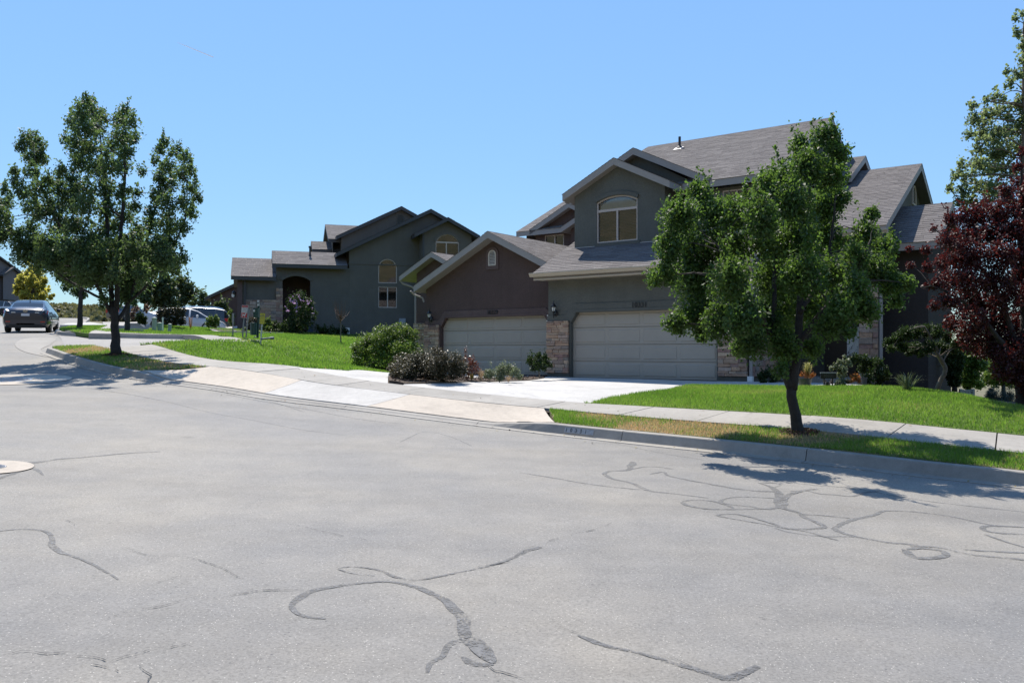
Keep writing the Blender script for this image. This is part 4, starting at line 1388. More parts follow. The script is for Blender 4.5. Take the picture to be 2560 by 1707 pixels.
wall(h29, L_(-7.3), [(-7, -.35), (-1.2, -.35), (-1.2, 3.3), (-7, 3.3)], mat=M_STUC_B)
gable(h29, 'v', .75, 8.0, None, ZR, AP, .5, 3.57, 3.5, seed=33, thick=.24)
louvre(h29, F_(1.2), -4.27, -3.93, 3.9, 4.28, 4.46)
m = MB(); o_ = arch_outline(-4.38, -3.82, 3.76, 4.28, 4.57, 12); prism(m, F_(1.2), o_, -.035, 0.0, [arch_outline(-4.28, -3.92, 3.89, 4.28, 4.465, 12)[::-1]]); m.build('vent_surround', M_STUC_BT, h29)
# porch gable set back on the left
wall(h29, F_(2.6), [(-9.1, -.4), (-7.3, -.4), (-7.3, 4.4), (-8.0, 4.55), (-9.1, 3.98)], mat=M_STUC_B)
wall(h29, L_(-9.1), [(-9, -.4), (-2.6, -.4), (-2.6, 3.8), (-9, 3.8)], mat=M_STUC_B)
gable(h29, 'v', 2.25, 8.0, None, 4.76, -8.0, .5, 1.75, 1.75, seed=35, thick=.2)
m = MB(); m.box((-9.12, 2.5, -.3), (-8.55, 2.62, 1.95)); sp = m.build('stone_pillar', M_MORTAR, h29)
stones(sp, F_(2.5), -9.14, -8.53, -.2, 1.95, 36)
m = MB(); m.tube([(-7.75, .8, 3.12), (-7.7, .95, 2.98), (-7.42, 1.12, 2.86), (-7.38, 1.15, 2.7)], .035, 8); m.tube([(-9.75, 2.3, 3.75), (-9.7, 2.4, 3.6), (-9.3, 2.55, 3.45), (-9.16, 2.6, 3.3), (-9.16, 2.6, -.2)], .04, 8); m.build('downspout', M_FASC, h29)
# upper storey
zu = lambda a: 7.2 - .49 * abs(a + 4.97) - .2
wall(h29, F_(8.0), [(-6.9, 4.2), (-.6, 4.2), (-.6, 5.6), (-2.9, zu(-2.9)), (-4.97, 7.0), (-6.9, zu(-6.9))], [[(-6.42, 4.75), (-5.4, 4.75), (-5.4, 5.92), (-6.42, 5.92)]], .1, M_STUC_B)
gable(h29, 'v', 7.7, 13.0, None, 7.2, -4.97, .49, 2.05, 2.3, seed=37)
roof_plane(h29, [(-7.75, 7.7, 6.16), (-1.0, 7.7, 6.16), (-1.0, 13.6, 9.05), (-7.75, 13.6, 9.05)], seed=38)
wall(h29, L_(-7.4), [(-14, 3.0), (-8.0, 3.0), (-8.0, 6.0), (-13.6, 8.7), (-14, 8.6)], mat=M_STUC_B)
window(h29, F_(8.0), -6.42, -5.4, 4.75, 5.92, mullion=-5.9, blind=None)
wall(h29, F_(7.3), [(-4.6, 4.2), (-1.3, 4.2), (-1.3, 5.95), (-2.95, 6.75), (-4.6, 5.95)], mat=M_STUC_B)
wall(h29, L_(-4.6), [(-8, 4.2), (-7.3, 4.2), (-7.3, 5.95), (-8, 5.95)], mat=M_STUC_B)
gable(h29, 'v', 6.98, 10, None, 7.0, -2.95, .49, 1.95, 1.95, seed=39)
lantern(h29, -7.0, 1.2, 2.2)
number(h29, "10329", -4.07, 1.145, 2.215, 0.2)
m = MB(); m.box((-6.66, 1.28, 1.2), (-6.6, 1.31, 1.32)); m.build('keypad', M_WHITEP, h29)

# ------------------------------------------------------------------ the house up the hill
hb = thing('house', 'dark taupe stucco house up the lawn with long stepped gables and arched entry', 'house', tuple(BO), BROT)
FD = dict(fasc=M_FASCD)
ZC3 = lambda t: 7.5 - .505 * abs(t - 11.28) - .2
wall(hb, F_(0), [(6.35, -.8), (16, -.8), (16, ZC3(16)), (11.28, 7.3), (6.35, ZC3(6.35))], [arch_outline(8.1, 9.24, 2.9, 3.72, 4.38), [(8.1, 1.4), (9.24, 1.4), (9.24, 2.68), (8.1, 2.68)]], .1, M_STUC_T)
gable(hb, 'v', -.4, 9, None, 7.5, 11.28, .505, 5.72, 5.2, seed=51, course=.2, tabw=.45, **FD)
window(hb, F_(0), 8.1, 9.24, 2.9, 3.72, 4.38, blind=None)
window(hb, F_(0), 8.1, 9.24, 1.4, 2.68, mullion=8.67, blind=None)
wall(hb, L_(6.35), [(-9, -.6), (0, -.6), (0, 4.75), (-9, 4.75)], mat=M_STUC_T)
m = MB(); m.box((6.3, -.03, 4.0), (10.6, .0, 4.06)); m.build('stucco_band', M_STUC_T, hb)
# rear gable
wall(hb, F_(3.3), [(6.2, 3), (13.5, 3), (13.5, 6.4), (10.02, 7.95), (6.2, 6.05)], mat=M_STUC_T)
gable(hb, 'v', 3.0, 11, None, 8.17, 10.02, .505, 4.15, 4.2, seed=53, course=.2, tabw=.45, **FD)
louvre(hb, F_(3.3), 9.78, 10.22, 6.95, 7.45, 7.67, M_STUC_GT)
wall(hb, L_(6.2), [(-11, 3), (-3.3, 3), (-3.3, 6.05), (-11, 6.05)], mat=M_STUC_T)
# small gables looking left behind it
def inv(x, y, tt):
    """house-frame (s, h) of a photograph pixel on the plane t = tt"""
    p0 = np.array([0, 0, EYE]) - BO; r = np.array([(x - 1280) / FPX, 1, (HORIZON - y) / FPX])
    k = (tt - p0 @ BU) / (r @ BU); q = p0 + r * k
    return q @ BV, q[2]
roof_plane(hb, [(5.4, 3.6, 5.95), (9.5, 3.6, 5.95), (9.5, 6.1, 7.22), (5.4, 6.1, 7.22)], seed=55, course=.2, tabw=.45, **FD)
roof_plane(hb, [(9.5, 8.6, 5.95), (5.4, 8.6, 5.95), (5.4, 6.1, 7.22), (9.5, 6.1, 7.22)], seed=56, course=.3, tabw=.6, **FD)
wall(hb, L_(5.7), [(-8.4, 2.5), (-3.8, 2.5), (-3.8, 5.8), (-6.1, 7.0), (-8.4, 5.8)], mat=M_STUC_T)
roof_plane(hb, [(4.45, 4.4, 5.35), (6.5, 4.4, 5.35), (6.5, 5.6, 6.0), (4.45, 5.6, 6.0)], seed=57, course=.2, tabw=.45, **FD)
roof_plane(hb, [(6.5, 6.8, 5.35), (4.45, 6.8, 5.35), (4.45, 5.6, 6.0), (6.5, 5.6, 6.0)], seed=58, course=.3, tabw=.6, **FD)
wall(hb, F_(4.7), [(4.8, 2.5), (6.2, 2.5), (6.2, 5.3), (4.8, 5.3)], [[(5.0, 4.3), (5.25, 4.3), (5.25, 5.05), (5.0, 5.05)]], .05, M_STUC_T)
m = MB(); m.box((5.0, 4.74, 4.3), (5.25, 4.76, 5.05)); m.build('bright_window', M_WHITEP, hb)
wall(hb, L_(4.8), [(-6.5, 2.5), (-4.7, 2.5), (-4.7, 5.3), (-5.6, 5.8), (-6.5, 5.3)], mat=M_STUC_T)
# entry block with the deep arched porch
wall(hb, F_(0.02), [(2.1, -.6), (6.36, -.6), (6.36, 3.75), (2.1, 3.75)], [arch_outline(2.47, 4.07, -.55, 2.92, 3.2, 12)], .35, M_STUC_T)
m = MB(); a1 = arch_outline(2.3, 4.24, 2.85, 2.98, 3.38, 14); a0 = arch_outline(2.47, 4.07, 2.85, 2.92, 3.2, 14)
prism(m, F_(.02), a1[2:] + a0[2:][::-1], -.05, 0.0); m.build('arch_trim', M_STUC_T, hb)
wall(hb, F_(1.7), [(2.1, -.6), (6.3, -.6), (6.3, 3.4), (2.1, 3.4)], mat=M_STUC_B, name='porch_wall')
m = MB(); m.box((2.9, 1.62, -.2), (3.8, 1.68, 2.0)); m.build('front_door', plain("door_paint_dark", (0.03, 0.022, 0.02), .4), hb)
roof_plane(hb, [(1.9, -.4, 3.86), (6.2, -.4, 3.86), (6.2, 1.5, 4.82), (1.9, 1.5, 4.82)], seed=61, course=.2, tabw=.45, **FD)
roof_plane(hb, [(6.2, 3.4, 3.86), (1.9, 3.4, 3.86), (1.9, 1.5, 4.82), (6.2, 1.5, 4.82)], seed=62, course=.3, tabw=.6, **FD)
wall(hb, L_(2.1), [(-3.2, -.6), (-.02, -.6), (-.02, 3.7), (-1.5, 4.5), (-3.2, 3.7)], mat=M_STUC_T)
m = MB(); m.tube([(4.1, .9, 4.4), (4.1, .9, 5.05)], .055, 8); m.lathe([(.09, 0), (.09, .1)], (4.1, .9, 5.0), 8); m.lathe([(.12, 0), (.06, .14)], (4.1, .9, 4.46), 8); m.build('vent_pipe', M_PIPE, hb)
m = MB(); m.box((2.12, -.05, -.4), (2.46, .05, 2.45)); sp = m.build('stone_pillar', M_MORTAR, hb)
stones(sp, F_(-.05), 2.1, 2.48, -.3, 2.45, 63, .14, .2, .17, .4)
# garage wing at the left end
wall(hb, F_(-.0), [(0, -.4), (2.1, -.4), (2.1, 2.95), (0, 2.95)], mat=M_STUC_T)
wall(hb, L_(0), [(-5.4, -.4), (0, -.4), (0, 2.95), (-2.7, 4.25), (-5.4, 2.95)], [[(-5.0, -.3), (-.9, -.3), (-.9, 2.1), (-5.0, 2.1)]], .15, M_STUC_T)
m = MB(); m.box((.13, .8, -.3), (.17, 5.1, 2.2)); m.build('garage_door', M_DOOR, hb)
roof_plane(hb, [(-.4, -.4, 3.08), (2.1, -.4, 3.08), (2.1, 2.7, 4.45), (-.4, 2.7, 4.45)], seed=65, course=.2, tabw=.45, **FD)
roof_plane(hb, [(2.1, 5.8, 3.08), (-.4, 5.8, 3.08), (-.4, 2.7, 4.45), (2.1, 2.7, 4.45)], seed=66, course=.3, tabw=.6, **FD)
m = MB(); m.box((.3, -.03, -.3), (2.1, .03, 1.72)); sp = m.build('stone_skirt', M_MORTAR, hb)
stones(sp, F_(-.03), .3, 2.12, -.2, 1.75, 67, .15, .22, .3, .6)
m = MB(); m.box((-.06, -.06, -.3), (.22, .03, 2.9)); m.build('corner_pillar', M_STUC_BT, hb)
downspout(hb, .36, -.05, -.2, 2.9, M_FASCD, .1, False)
m = MB(); m.lathe([(0, .3), (.12, .18), (.13, .15), (.08, -.1), (0, -.15)], (-.25, .25, 2.0), 6); lp = m.build('wall_lantern', M_BLACK, hb)
m = MB(); m.lathe([(.09, -.12), (.1, .05)], (-.28, .24, 2.02), 6); m.build('lamp_glass', M_LAMPG, lp)
# right-hand bay
ZC4 = lambda t: 6.88 - .52 * abs(t - 12.14) - .2
wall(hb, F_(-1.0), [(10.6, -1), (13.7, -1), (13.7, ZC4(13.7)), (12.14, 6.68), (10.6, ZC4(10.6))], [arch_outline(11.45, 12.9, 4.1, 5.42, 5.88)], .1, M_STUC_T)
window(hb, F_(-1.0), 11.45, 12.9, 4.1, 5.42, 5.88, transom=5.4, mullion=12.12, blind=None, fw=.035)
m = MB(); a1 = arch_outline(11.33, 13.02, 5.3, 5.48, 6.02, 14); a0 = arch_outline(11.45, 12.9, 5.3, 5.42, 5.88, 14); prism(m, F_(-1.0), a1[2:] + a0[2:][::-1], -.05, 0); m.build('arch_trim', M_STUC_T, hb)
gable(hb, 'v', -1.4, 3, None, 6.88, 12.14, .52, 2.03, 2.0, seed=71, course=.2, tabw=.45, **FD)
downspout(hb, 10.68, -1.0, -.5, 5.8, M_FASCD, .1, False)
wall(hb, R_(13.7), [(-1, -1), (1, -1), (1, 5.8), (-1, 5.8)], mat=M_STUC_T)
wall(hb, L_(10.6), [(0, -1), (1.0, -1), (1.0, 5.85), (0, 5.85)], mat=M_STUC_T)
# meters and hose reel by the wall
m = MB(); m.box((9.35, -.16, .3), (9.75, 0, .75)); m.lathe([(.1, 0), (.1, .08), (0, .1)], (0, 0, 0), 12); 
k = 36
m.v[-k:] = [(9.55 + x, -.16 - z, .5 + y) for x, y, z in m.v[-k:]]
m.build('electric_meter', plain("meter_grey", (.3, .33, .36), .4), hb)
m = MB(); m.box((6.1, -.2, -.25), (6.35, .0, .15)); m.build('hose_box', M_WHITEP, hb)
m = MB(); m.box((3.9, -.3, -.2), (4.2, .0, .35)); m.build('meter_box', plain("meter_blue", (.03, .05, .08), .5), hb)
# dark house beyond, seen past the corner
q0 = at(590, 780, 66)
hh = thing('house', 'small slice of dark gabled house beyond the taupe house corner', 'house', (q0[0] - 2.0, q0[1], q0[2] - 2.0), rad(8))
wall(hh, F_(0), [(0, -3), (7, -3), (7, 3.2), (3.5, 5.0), (0, 3.2)], mat=M_STUC_B)
wall(hh, L_(0), [(-6, -3), (0, -3), (0, 3.2), (-6, 3.2)], mat=M_STUC_B)
gable(hh, 'v', -.3, 6, None, 5.1, 3.5, .5, 3.9, 3.9, seed=75, course=.3, tabw=.6, **FD)
wall(hh, F_(.0), [(.0, 1.2), (.5, 1.2), (.5, 1.6), (.0, 1.6)], mat=M_STUC_BT, loc=(0, -.05, 0), name='eave_box')

# ------------------------------------------------------------------ far houses beyond the crest
M_FARW = plain("far_stucco", (0.17, 0.15, 0.15), 0.9, noise=0.06)
def far_house(px, d, rot, w, h, lbl, seed, deep=9.0):
    p = at(px, 790, d)
    r = thing('house', lbl, 'house', (p[0], p[1], p[2] - 1.5), rot, 'houses across the road beyond the crest')
    wall(r, R_(w), [(0, -2), (deep, -2), (deep, h), (deep / 2, h + deep * .28), (0, h)], [[(1.0, 4.3), (1.9, 4.3), (1.9, 6.0), (1.0, 6.0)], [(deep - 2.2, 4.3), (deep - 1.2, 4.3), (deep - 1.2, 6.0), (deep - 2.2, 6.0)]], .1, M_FARW)
    wall(r, F_(0), [(0, -2), (w, -2), (w, h), (0, h)], mat=M_FARW)
    for a in (1.0, deep - 2.2):
        m = MB(); m.box((w - .12, a - .02, 4.3), (w - .06, a + .95, 6.0)); f_ = m.build('window', M_WHITEP, r)
        m = MB(); m.box((w - .05, a + .08, 4.4), (w - .03, a + .85, 5.9)); m.build('pane', plain("far_glass", (.25, .3, .36), .1), f_)
    m = MB(); m.box((w - .02, -.1, 3.0), (w + .25, deep, 3.3)); m.build('belt_course', M_STUC_BT, r)
    gable(r, 'u', -.5, w + .5, None, h + deep * .28 + .2, deep / 2, .56, deep / 2 + .5, deep / 2 + .5, seed=seed, course=.35, tabw=.7, fasc=M_FASCD)
    # cross gable facing the road
    wall(r, R_(w + .9), [(deep * .62, -2), (deep * .95, -2), (deep * .95, h - .6), (deep * .785, h + .55), (deep * .62, h - .6)], mat=M_FARW)
    gable(r, 'u', w - 2, w + 1.3, None, h + .7, deep * .785, .7, deep * .2, deep * .2, seed=seed + 1, course=.35, tabw=.7, fasc=M_FASCD)
    return r
def Z_(px, d): return float(Hg(*at(px, 800, d)[:2]))
rowd = math.atan2(.92, .39)
far_house(-205, 120, rad(-20), 9, 8.2, 'tall grey brown house far up the road, nearest of its row', 81)
far_house(-180, 136, rad(-20), 9.5, 7.4, 'lower grey brown house far up the road beside yellow green tree', 85)

# ================================================================== PLANTS
M_BARK = plain("bark", (0.03, 0.026, 0.023), 0.9, noise=0.35, scale=14, bump=1.0, bscale=45)
M_BARKP = plain("bark_pale", (0.16, 0.13, 0.10), 0.9, noise=0.3, scale=14, bump=1.0, bscale=45)
L_PEAR = leafy("leaf_pear", [(0.02, 0.046, 0.013), (0.033, 0.072, 0.018), (0.052, 0.1, 0.025), (0.078, 0.135, 0.034)], (0.17, 0.3, 0.045), rough=0.58, trans=0.38, spec=0.45)
L_MAPLE = leafy("leaf_street", [(0.028, 0.055, 0.024), (0.046, 0.083, 0.034), (0.068, 0.112, 0.044), (0.092, 0.138, 0.054)], (0.18, 0.28, 0.075), rough=0.58, trans=0.4, spec=0.5)
L_YEL = leafy("leaf_yellow_green", [(0.14, 0.16, 0.03), (0.2, 0.21, 0.045), (0.27, 0.25, 0.06), (0.34, 0.29, 0.08)], (0.6, 0.56, 0.1), rough=0.45, trans=0.55)
L_PLUM = leafy("leaf_plum", [(0.022, 0.006, 0.008), (0.035, 0.009, 0.01), (0.055, 0.012, 0.012), (0.08, 0.02, 0.018)], (0.15, 0.024, 0.022), rough=0.55, trans=0.3, spec=0.45)
L_ASPEN = leafy("leaf_aspen", [(0.06, 0.09, 0.045), (0.085, 0.12, 0.058), (0.11, 0.145, 0.07), (0.14, 0.17, 0.085)], (0.28, 0.36, 0.13), rough=0.5, trans=0.5)
L_FAR = leafy("leaf_far_tree", [(0.03, 0.055, 0.022), (0.045, 0.075, 0.028), (0.065, 0.095, 0.035), (0.085, 0.11, 0.045)], (0.14, 0.2, 0.05), rough=0.5, trans=0.32)
L_BUSH = leafy("leaf_bush_green", [(0.035, 0.075, 0.012), (0.06, 0.115, 0.018), (0.1, 0.165, 0.025), (0.16, 0.21, 0.035)], (0.22, 0.33, 0.05), rough=0.5, trans=0.34)
L_BARB = leafy("leaf_barberry", [(0.018, 0.026, 0.013), (0.03, 0.038, 0.018), (0.045, 0.046, 0.023), (0.085, 0.048, 0.026)], (0.1, 0.085, 0.03), rough=0.45, trans=0.22, spec=0.45)
L_SILV = leafy("leaf_silver", [(0.09, 0.12, 0.06), (0.15, 0.18, 0.1), (0.22, 0.25, 0.15), (0.28, 0.3, 0.2)], (0.24, 0.3, 0.12), rough=0.5, trans=0.25)
L_DARK = leafy("leaf_dark", [(0.015, 0.03, 0.01), (0.025, 0.045, 0.014), (0.04, 0.065, 0.018), (0.055, 0.08, 0.022)], (0.06, 0.11, 0.02), rough=0.6, trans=0.25, spec=0.25)
L_DRY = leafy("leaf_dry", [(0.3, 0.2, 0.11), (0.4, 0.29, 0.17), (0.5, 0.38, 0.23), (0.55, 0.42, 0.28)], (0.35, 0.24, 0.12), rough=0.7, trans=0.3)
L_ORANGE = leafy("petal_orange", [(0.4, 0.12, 0.03), (0.5, 0.2, 0.05), (0.55, 0.25, 0.1), (0.3, 0.3, 0.05)], (0.5, 0.2, 0.05), rough=0.6)
L_MAUVE = leafy("petal_mauve", [(0.3, 0.2, 0.4), (0.4, 0.28, 0.5), (0.5, 0.35, 0.55), (0.55, 0.45, 0.6)], (0.4, 0.25, 0.45), rough=0.6)
L_SPRUCE = leafy("leaf_spruce", [(0.02, 0.04, 0.035), (0.035, 0.06, 0.05), (0.05, 0.08, 0.065), (0.07, 0.1, 0.085)], (0.05, 0.09, 0.05), rough=0.6, trans=0.15)

def leaf_cloud(C, Rr, n, size, g, droop=0.35, aspect=0.62, up=0.6, shoots=0.10, clumps=11, fuzz=0.27, clipped=False):
    """n leaves spread through the blobs C (k,3) of radius Rr (k), gathered in sprays"""
    k = len(C)
    wgt = Rr ** 2; wgt = wgt / wgt.sum()
    idx = g.choice(k, n, p=wgt)
    dirs = g.normal(size=(k, clumps, 3)); dirs /= np.linalg.norm(dirs, axis=2)[..., None]
    cl = C[:, None] + dirs * (Rr[:, None] * (0.35 + 0.55 * g.random((k, clumps))))[..., None]
    ci = g.integers(0, clumps, n)
    P = cl[idx, ci] + g.normal(size=(n, 3)) * (Rr[idx] * fuzz)[:, None]
    free = g.random(n) < 0.3
    q = g.normal(size=(n, 3)); q /= np.linalg.norm(q, axis=1)[:, None]
    P = np.where(free[:, None], C[idx] + q * (Rr[idx] * g.random(n) ** 0.45)[:, None], P)
    sh = g.random(n) < shoots
    sd_ = (g.normal(size=(k, 3, 3)) * 0.28 + np.array([0, 0, 1.0]))
    s_i = g.integers(0, 3, n); t = 0.75 + 0.75 * g.random(n)
    P = np.where(sh[:, None], C[idx] + sd_[idx, s_i] * (Rr[idx] * t)[:, None] + g.normal(size=(n, 3)) * size * 0.35, P)
    if clipped:
        dv = P - C[idx]; L = np.linalg.norm(dv, axis=1); f = np.where(L > Rr[idx], Rr[idx] * (0.84 + 0.2 * g.random(n)) / np.maximum(L, 1e-6), 1.0)
        P = C[idx] + dv * f[:, None]
    nr = g.normal(size=(n, 3)); nr[:, 2] += up; nr /= np.linalg.norm(nr, axis=1)[:, None]
    ax = g.normal(size=(n, 3)); ax[:, 2] -= droop * 2
    ax -= nr * np.sum(ax * nr, 1)[:, None]; ax /= np.linalg.norm(ax, axis=1)[:, None]
    bx = np.cross(nr, ax)
    s = size * (0.6 + 0.65 * g.random(n))[:, None]
    w = s * aspect * 0.5
    V = np.zeros((n, 4, 3))
    V[:, 0] = P - ax * s * 0.5
    V[:, 1] = P - bx * w + nr * s * 0.10 - ax * s * .08
    V[:, 2] = P + ax * s * 0.55 - nr * s * 0.05
    V[:, 3] = P + bx * w + nr * s * 0.10 - ax * s * .08
    tone = np.clip(g.normal(0.45, 0.24, n) + 0.4 * (g.random(k)[idx] - 0.5), 0, 1)
    return V, tone

def zmap(x0, y0, s):
    """zoomed view coordinates -> photograph pixels, radius too"""
    return lambda x, y, r: (x0 + x / s, y0 + y / s, r / s)
full = lambda x, y, r: (x * S, y * S, r * S)

def place_blobs(blobs, f, d, seed, deep=0.8):
    g = np.random.default_rng(seed)
    B = np.array([f(*b) for b in blobs], float)
    cx = (B[:, 0].min() + B[:, 0].max()) / 2; hw = max(1.0, (B[:, 0].max() - B[:, 0].min()) / 2)
    Wm = hw / FPX * d
    C, R = [], []
    for x, y, r in B:
        t = math.sqrt(max(0.05, 1 - min(1, abs(x - cx) / (hw * 1.1)) ** 2))
        dd = d + Wm * deep * t * g.uniform(-1, 1)
        C.append(at(x, y, dd)); R.append(r / FPX * dd)
    return np.array(C), np.array(R)

def limb_mesh(parent, limbs, C, R, mat, seed, name='trunk', twigs=True, twig_r=0.012):
    """limbs: (list of world points, list of radii); every blob gets a branch from the nearest limb"""
    g = np.random.default_rng(seed)
    m = MB()
    nodes = []
    for i, (pts, rr) in enumerate(limbs):
        P = smooth_line(np.array(pts), 0.15)
        r = np.interp(np.linspace(0, 1, len(P)), np.linspace(0, 1, len(rr)), rr)
        P[1:-1, :2] += g.normal(size=(len(P) - 2, 2)) * 0.008
        m.tube(P, list(r), 10 if r[0] > .05 else 7)
        for p, q in zip(P[len(P) // 4 if i == 0 else 2:], r[len(P) // 4 if i == 0 else 2:]): nodes.append((*p, q))
    tr = m.build(name, mat, parent, smooth=True)
    if twigs and C is not None:
        m = MB(); Nn = np.array(nodes)
        for c, r in zip(C, R):
            dlt = Nn[:, :3] - c
            dist = np.linalg.norm(dlt * np.array([1, 1, 1.0]), axis=1) + np.where(dlt[:, 2] > 0, 1.2 * dlt[:, 2], 0)
            q = Nn[int(np.argmin(dist))]
            a = q[:3]; L = np.linalg.norm(c - a)
            if L < 0.05: continue
            r0 = min(q[3] * 0.6, 0.010 + 0.014 * L)
            mid = (a + c) / 2 + np.array([0, 0, 0.08 * L]) + g.normal(size=3) * 0.05 * L
            m.tube([a, (a + mid) / 2 + g.normal(size=3) * .02 * L, mid, c], [r0, r0 * .8, r0 * .6, r0 * .3], 5, cap=False)
            for _ in range(3):
                dr = g.normal(size=3); dr[2] += 0.5; dr /= np.linalg.norm(dr)
                e = c + dr * r * 0.9
                m.tube([c, (c + e) / 2 + g.normal(size=3) * .06 * r, e], [r0 * .35, r0 * .25, r0 * .12], 4, cap=False)
        m.build('branches', mat, parent, kind='stuff')
    return tr

def plant(name, label, cat, blobs, f, d, n, size, mat, seed, limbs=(), bark=None, base=None, group=None, deep=0.8, twigs=True, leafname='crown', twig_r=0.012, **kw):
    C, R = place_blobs(blobs, f, d, seed, deep)
    if base is None:
        base = (C[:, 0].mean(), C[:, 1].mean(), (C[:, 2] - R).min())
    base = np.array(base)
    root = thing(name, label, cat, tuple(base), 0, group)
    g = np.random.default_rng(seed + 1)
    V, tone = leaf_cloud(C, R, n, size, g, **kw)
    tri_mesh(leafname, V - base, tone, mat, root)
    if limbs:
        limb_mesh(root, [([np.array(p) - base for p in pts], rr) for pts, rr in limbs], C - base, R, bark or M_BARK, seed + 2, twigs=twigs)
    return root

# ---- pear tree on the verge at the right
D = 12.75
T = lambda x, y, dz=0: at2(x, y, D + dz)
blobs = [(1606, 448, 34), (1560, 500, 46), (1640, 496, 50), (1700, 488, 46), (1535, 570, 40), (1600, 568, 56), (1680, 566, 56), (1522, 632, 34), (1590, 646, 56), (1668, 646, 56),
         (1600, 716, 46), (1556, 742, 28), (1650, 738, 46), (1705, 735, 46), (1610, 768, 22), (1832, 330, 26), (1890, 312, 30), (1925, 345, 30), (1800, 402, 42), (1862, 375, 46), (1912, 402, 42), (1758, 432, 36),
         (1750, 500, 46), (1822, 462, 52), (1890, 470, 50), (1932, 452, 26), (1760, 560, 52), (1832, 550, 56), (1898, 545, 44), (1780, 640, 56), (1850, 636, 56), (1912, 625, 36), (1790, 720, 52), (1860, 716, 52),
         (1735, 790, 40), (1800, 795, 42), (2004, 490, 18), (1990, 535, 34), (2035, 566, 30), (1962, 592, 34), (2020, 612, 40), (1962, 662, 40), (2042, 650, 36), (2084, 650, 20), (1995, 712, 34), (1932, 715, 44),
         (1900, 756, 34), (2056, 690, 22), (1796, 848, 20), (1868, 800, 28), (1765, 740, 40), (1700, 800, 24), (1505, 640, 20), (1925, 680, 40), (1950, 760, 20), (1690, 690, 40)]
blobs = [(x, y, r * .97) for x, y, r in blobs]
limbs = [([T(1836, 1016), T(1830, 985), T(1824, 940), T(1818, 890)], [.12, .088, .078, .076]),
         ([T(1818, 895), T(1796, 830, .05), T(1765, 760, .1), T(1700, 650, -.1), T(1645, 560, -.2)], [.07, .06, .05, .035, .015]),
         ([T(1820, 895), T(1832, 800, 0), T(1838, 660, .1), T(1850, 500, .1), T(1872, 350, 0)], [.075, .06, .045, .03, .012]),
         ([T(1833, 790, 0), T(1885, 720, -.15), T(1950, 650, -.3), T(2000, 550, -.3)], [.05, .04, .03, .012]),
         ([T(1775, 780, .1), T(1780, 640, .3), T(1790, 520, .4), T(1806, 420, .3)], [.045, .035, .025, .01]),
         ([T(1836, 720, 0), T(1900, 600, .4), T(1920, 450, .4)], [.04, .03, .01])]
plant('pear_tree', 'young pear tree with glossy bright green leaves on the verge before garage 10331', 'tree', blobs, full, D, 88000, 0.06, L_PEAR, 101, limbs, base=T(1836, 1014), droop=.5, shoots=.05, deep=.75, fuzz=.28)

# ---- street tree at the left
D = 24.4
T = lambda x, y, dz=0: at2(x, y, D + dz)
zA = zmap(0, 200, 3.136)
b1 = [(690, 170, 46), (640, 260, 64), (720, 260, 74), (800, 300, 46), (560, 330, 56), (660, 380, 84), (760, 400, 74), (515, 480, 44), (600, 500, 74), (700, 520, 84), (980, 250, 50), (940, 330, 64), (1030, 330, 54), (960, 430, 74), (1060, 460, 44), (900, 520, 74),
      (1000, 560, 64), (640, 650, 84), (740, 680, 84), (850, 680, 84), (960, 680, 70), (230, 470, 60), (300, 500, 62), (165, 530, 42), (260, 600, 72), (330, 620, 52), (250, 720, 60), (110, 720, 40), (120, 800, 44), (40, 860, 46), (55, 960, 54), (35, 1080, 64), (55, 1200, 74),
      (180, 880, 60), (300, 860, 72), (380, 800, 50), (480, 720, 54), (480, 850, 74), (560, 780, 64), (250, 1000, 72), (350, 1050, 84), (450, 980, 84), (560, 950, 84), (660, 860, 84), (700, 1000, 84), (820, 850, 84), (850, 1000, 74), (960, 900, 60), (600, 1120, 84),
      (480, 1150, 84), (240, 1180, 74), (140, 1260, 70), (260, 1320, 84), (380, 1280, 84), (520, 1300, 94), (660, 1250, 94), (780, 1200, 84), (880, 1150, 74), (980, 1060, 74), (1290, 480, 42), (1250, 550, 42), (1220, 620, 38), (1390, 560, 48), (1450, 620, 54),
      (1320, 680, 62), (1250, 760, 52), (1430, 740, 62), (1500, 700, 44), (1340, 830, 72), (1515, 850, 54), (1550, 930, 40), (1240, 900, 62), (1300, 980, 72), (1430, 970, 62), (1510, 1040, 54), (1200, 1030, 54), (1110, 720, 40), (1080, 880, 40), (1060, 1000, 50),
      (1180, 1150, 72), (1320, 1120, 84), (1430, 1170, 62), (1340, 1250, 72), (1220, 1280, 72), (1090, 1200, 60), (1440, 1380, 44), (1380, 1430, 54), (1270, 1400, 72), (1150, 1380, 72), (1020, 1300, 84), (900, 1320, 84), (760, 1380, 84), (640, 1420, 84), (500, 1400, 74),
      (380, 1380, 60), (300, 1390, 40), (-40, 1000, 70), (-70, 1120, 80), (-30, 1220, 70)]
zB = zmap(0, 580, 3.36)
b2 = [(700, 330, 84), (850, 340, 84), (980, 340, 84), (1100, 330, 84), (1250, 300, 74), (1400, 250, 70), (1475, 320, 50), (1150, 430, 70), (1050, 470, 74), (900, 440, 64), (880, 560, 40), (862, 620, 30), (1080, 560, 50), (1010, 600, 30), (780, 420, 60)]
for yy, xa, xb in ((150, 250, 1450), (215, 180, 1480), (290, 330, 1380), (370, 540, 1300)):
    b2 += [(x, yy + 12 * math.sin(x), 74) for x in range(xa, xb, 95)]
allb = [zA(*b) for b in b1] + [zB(*b) for b in b2]
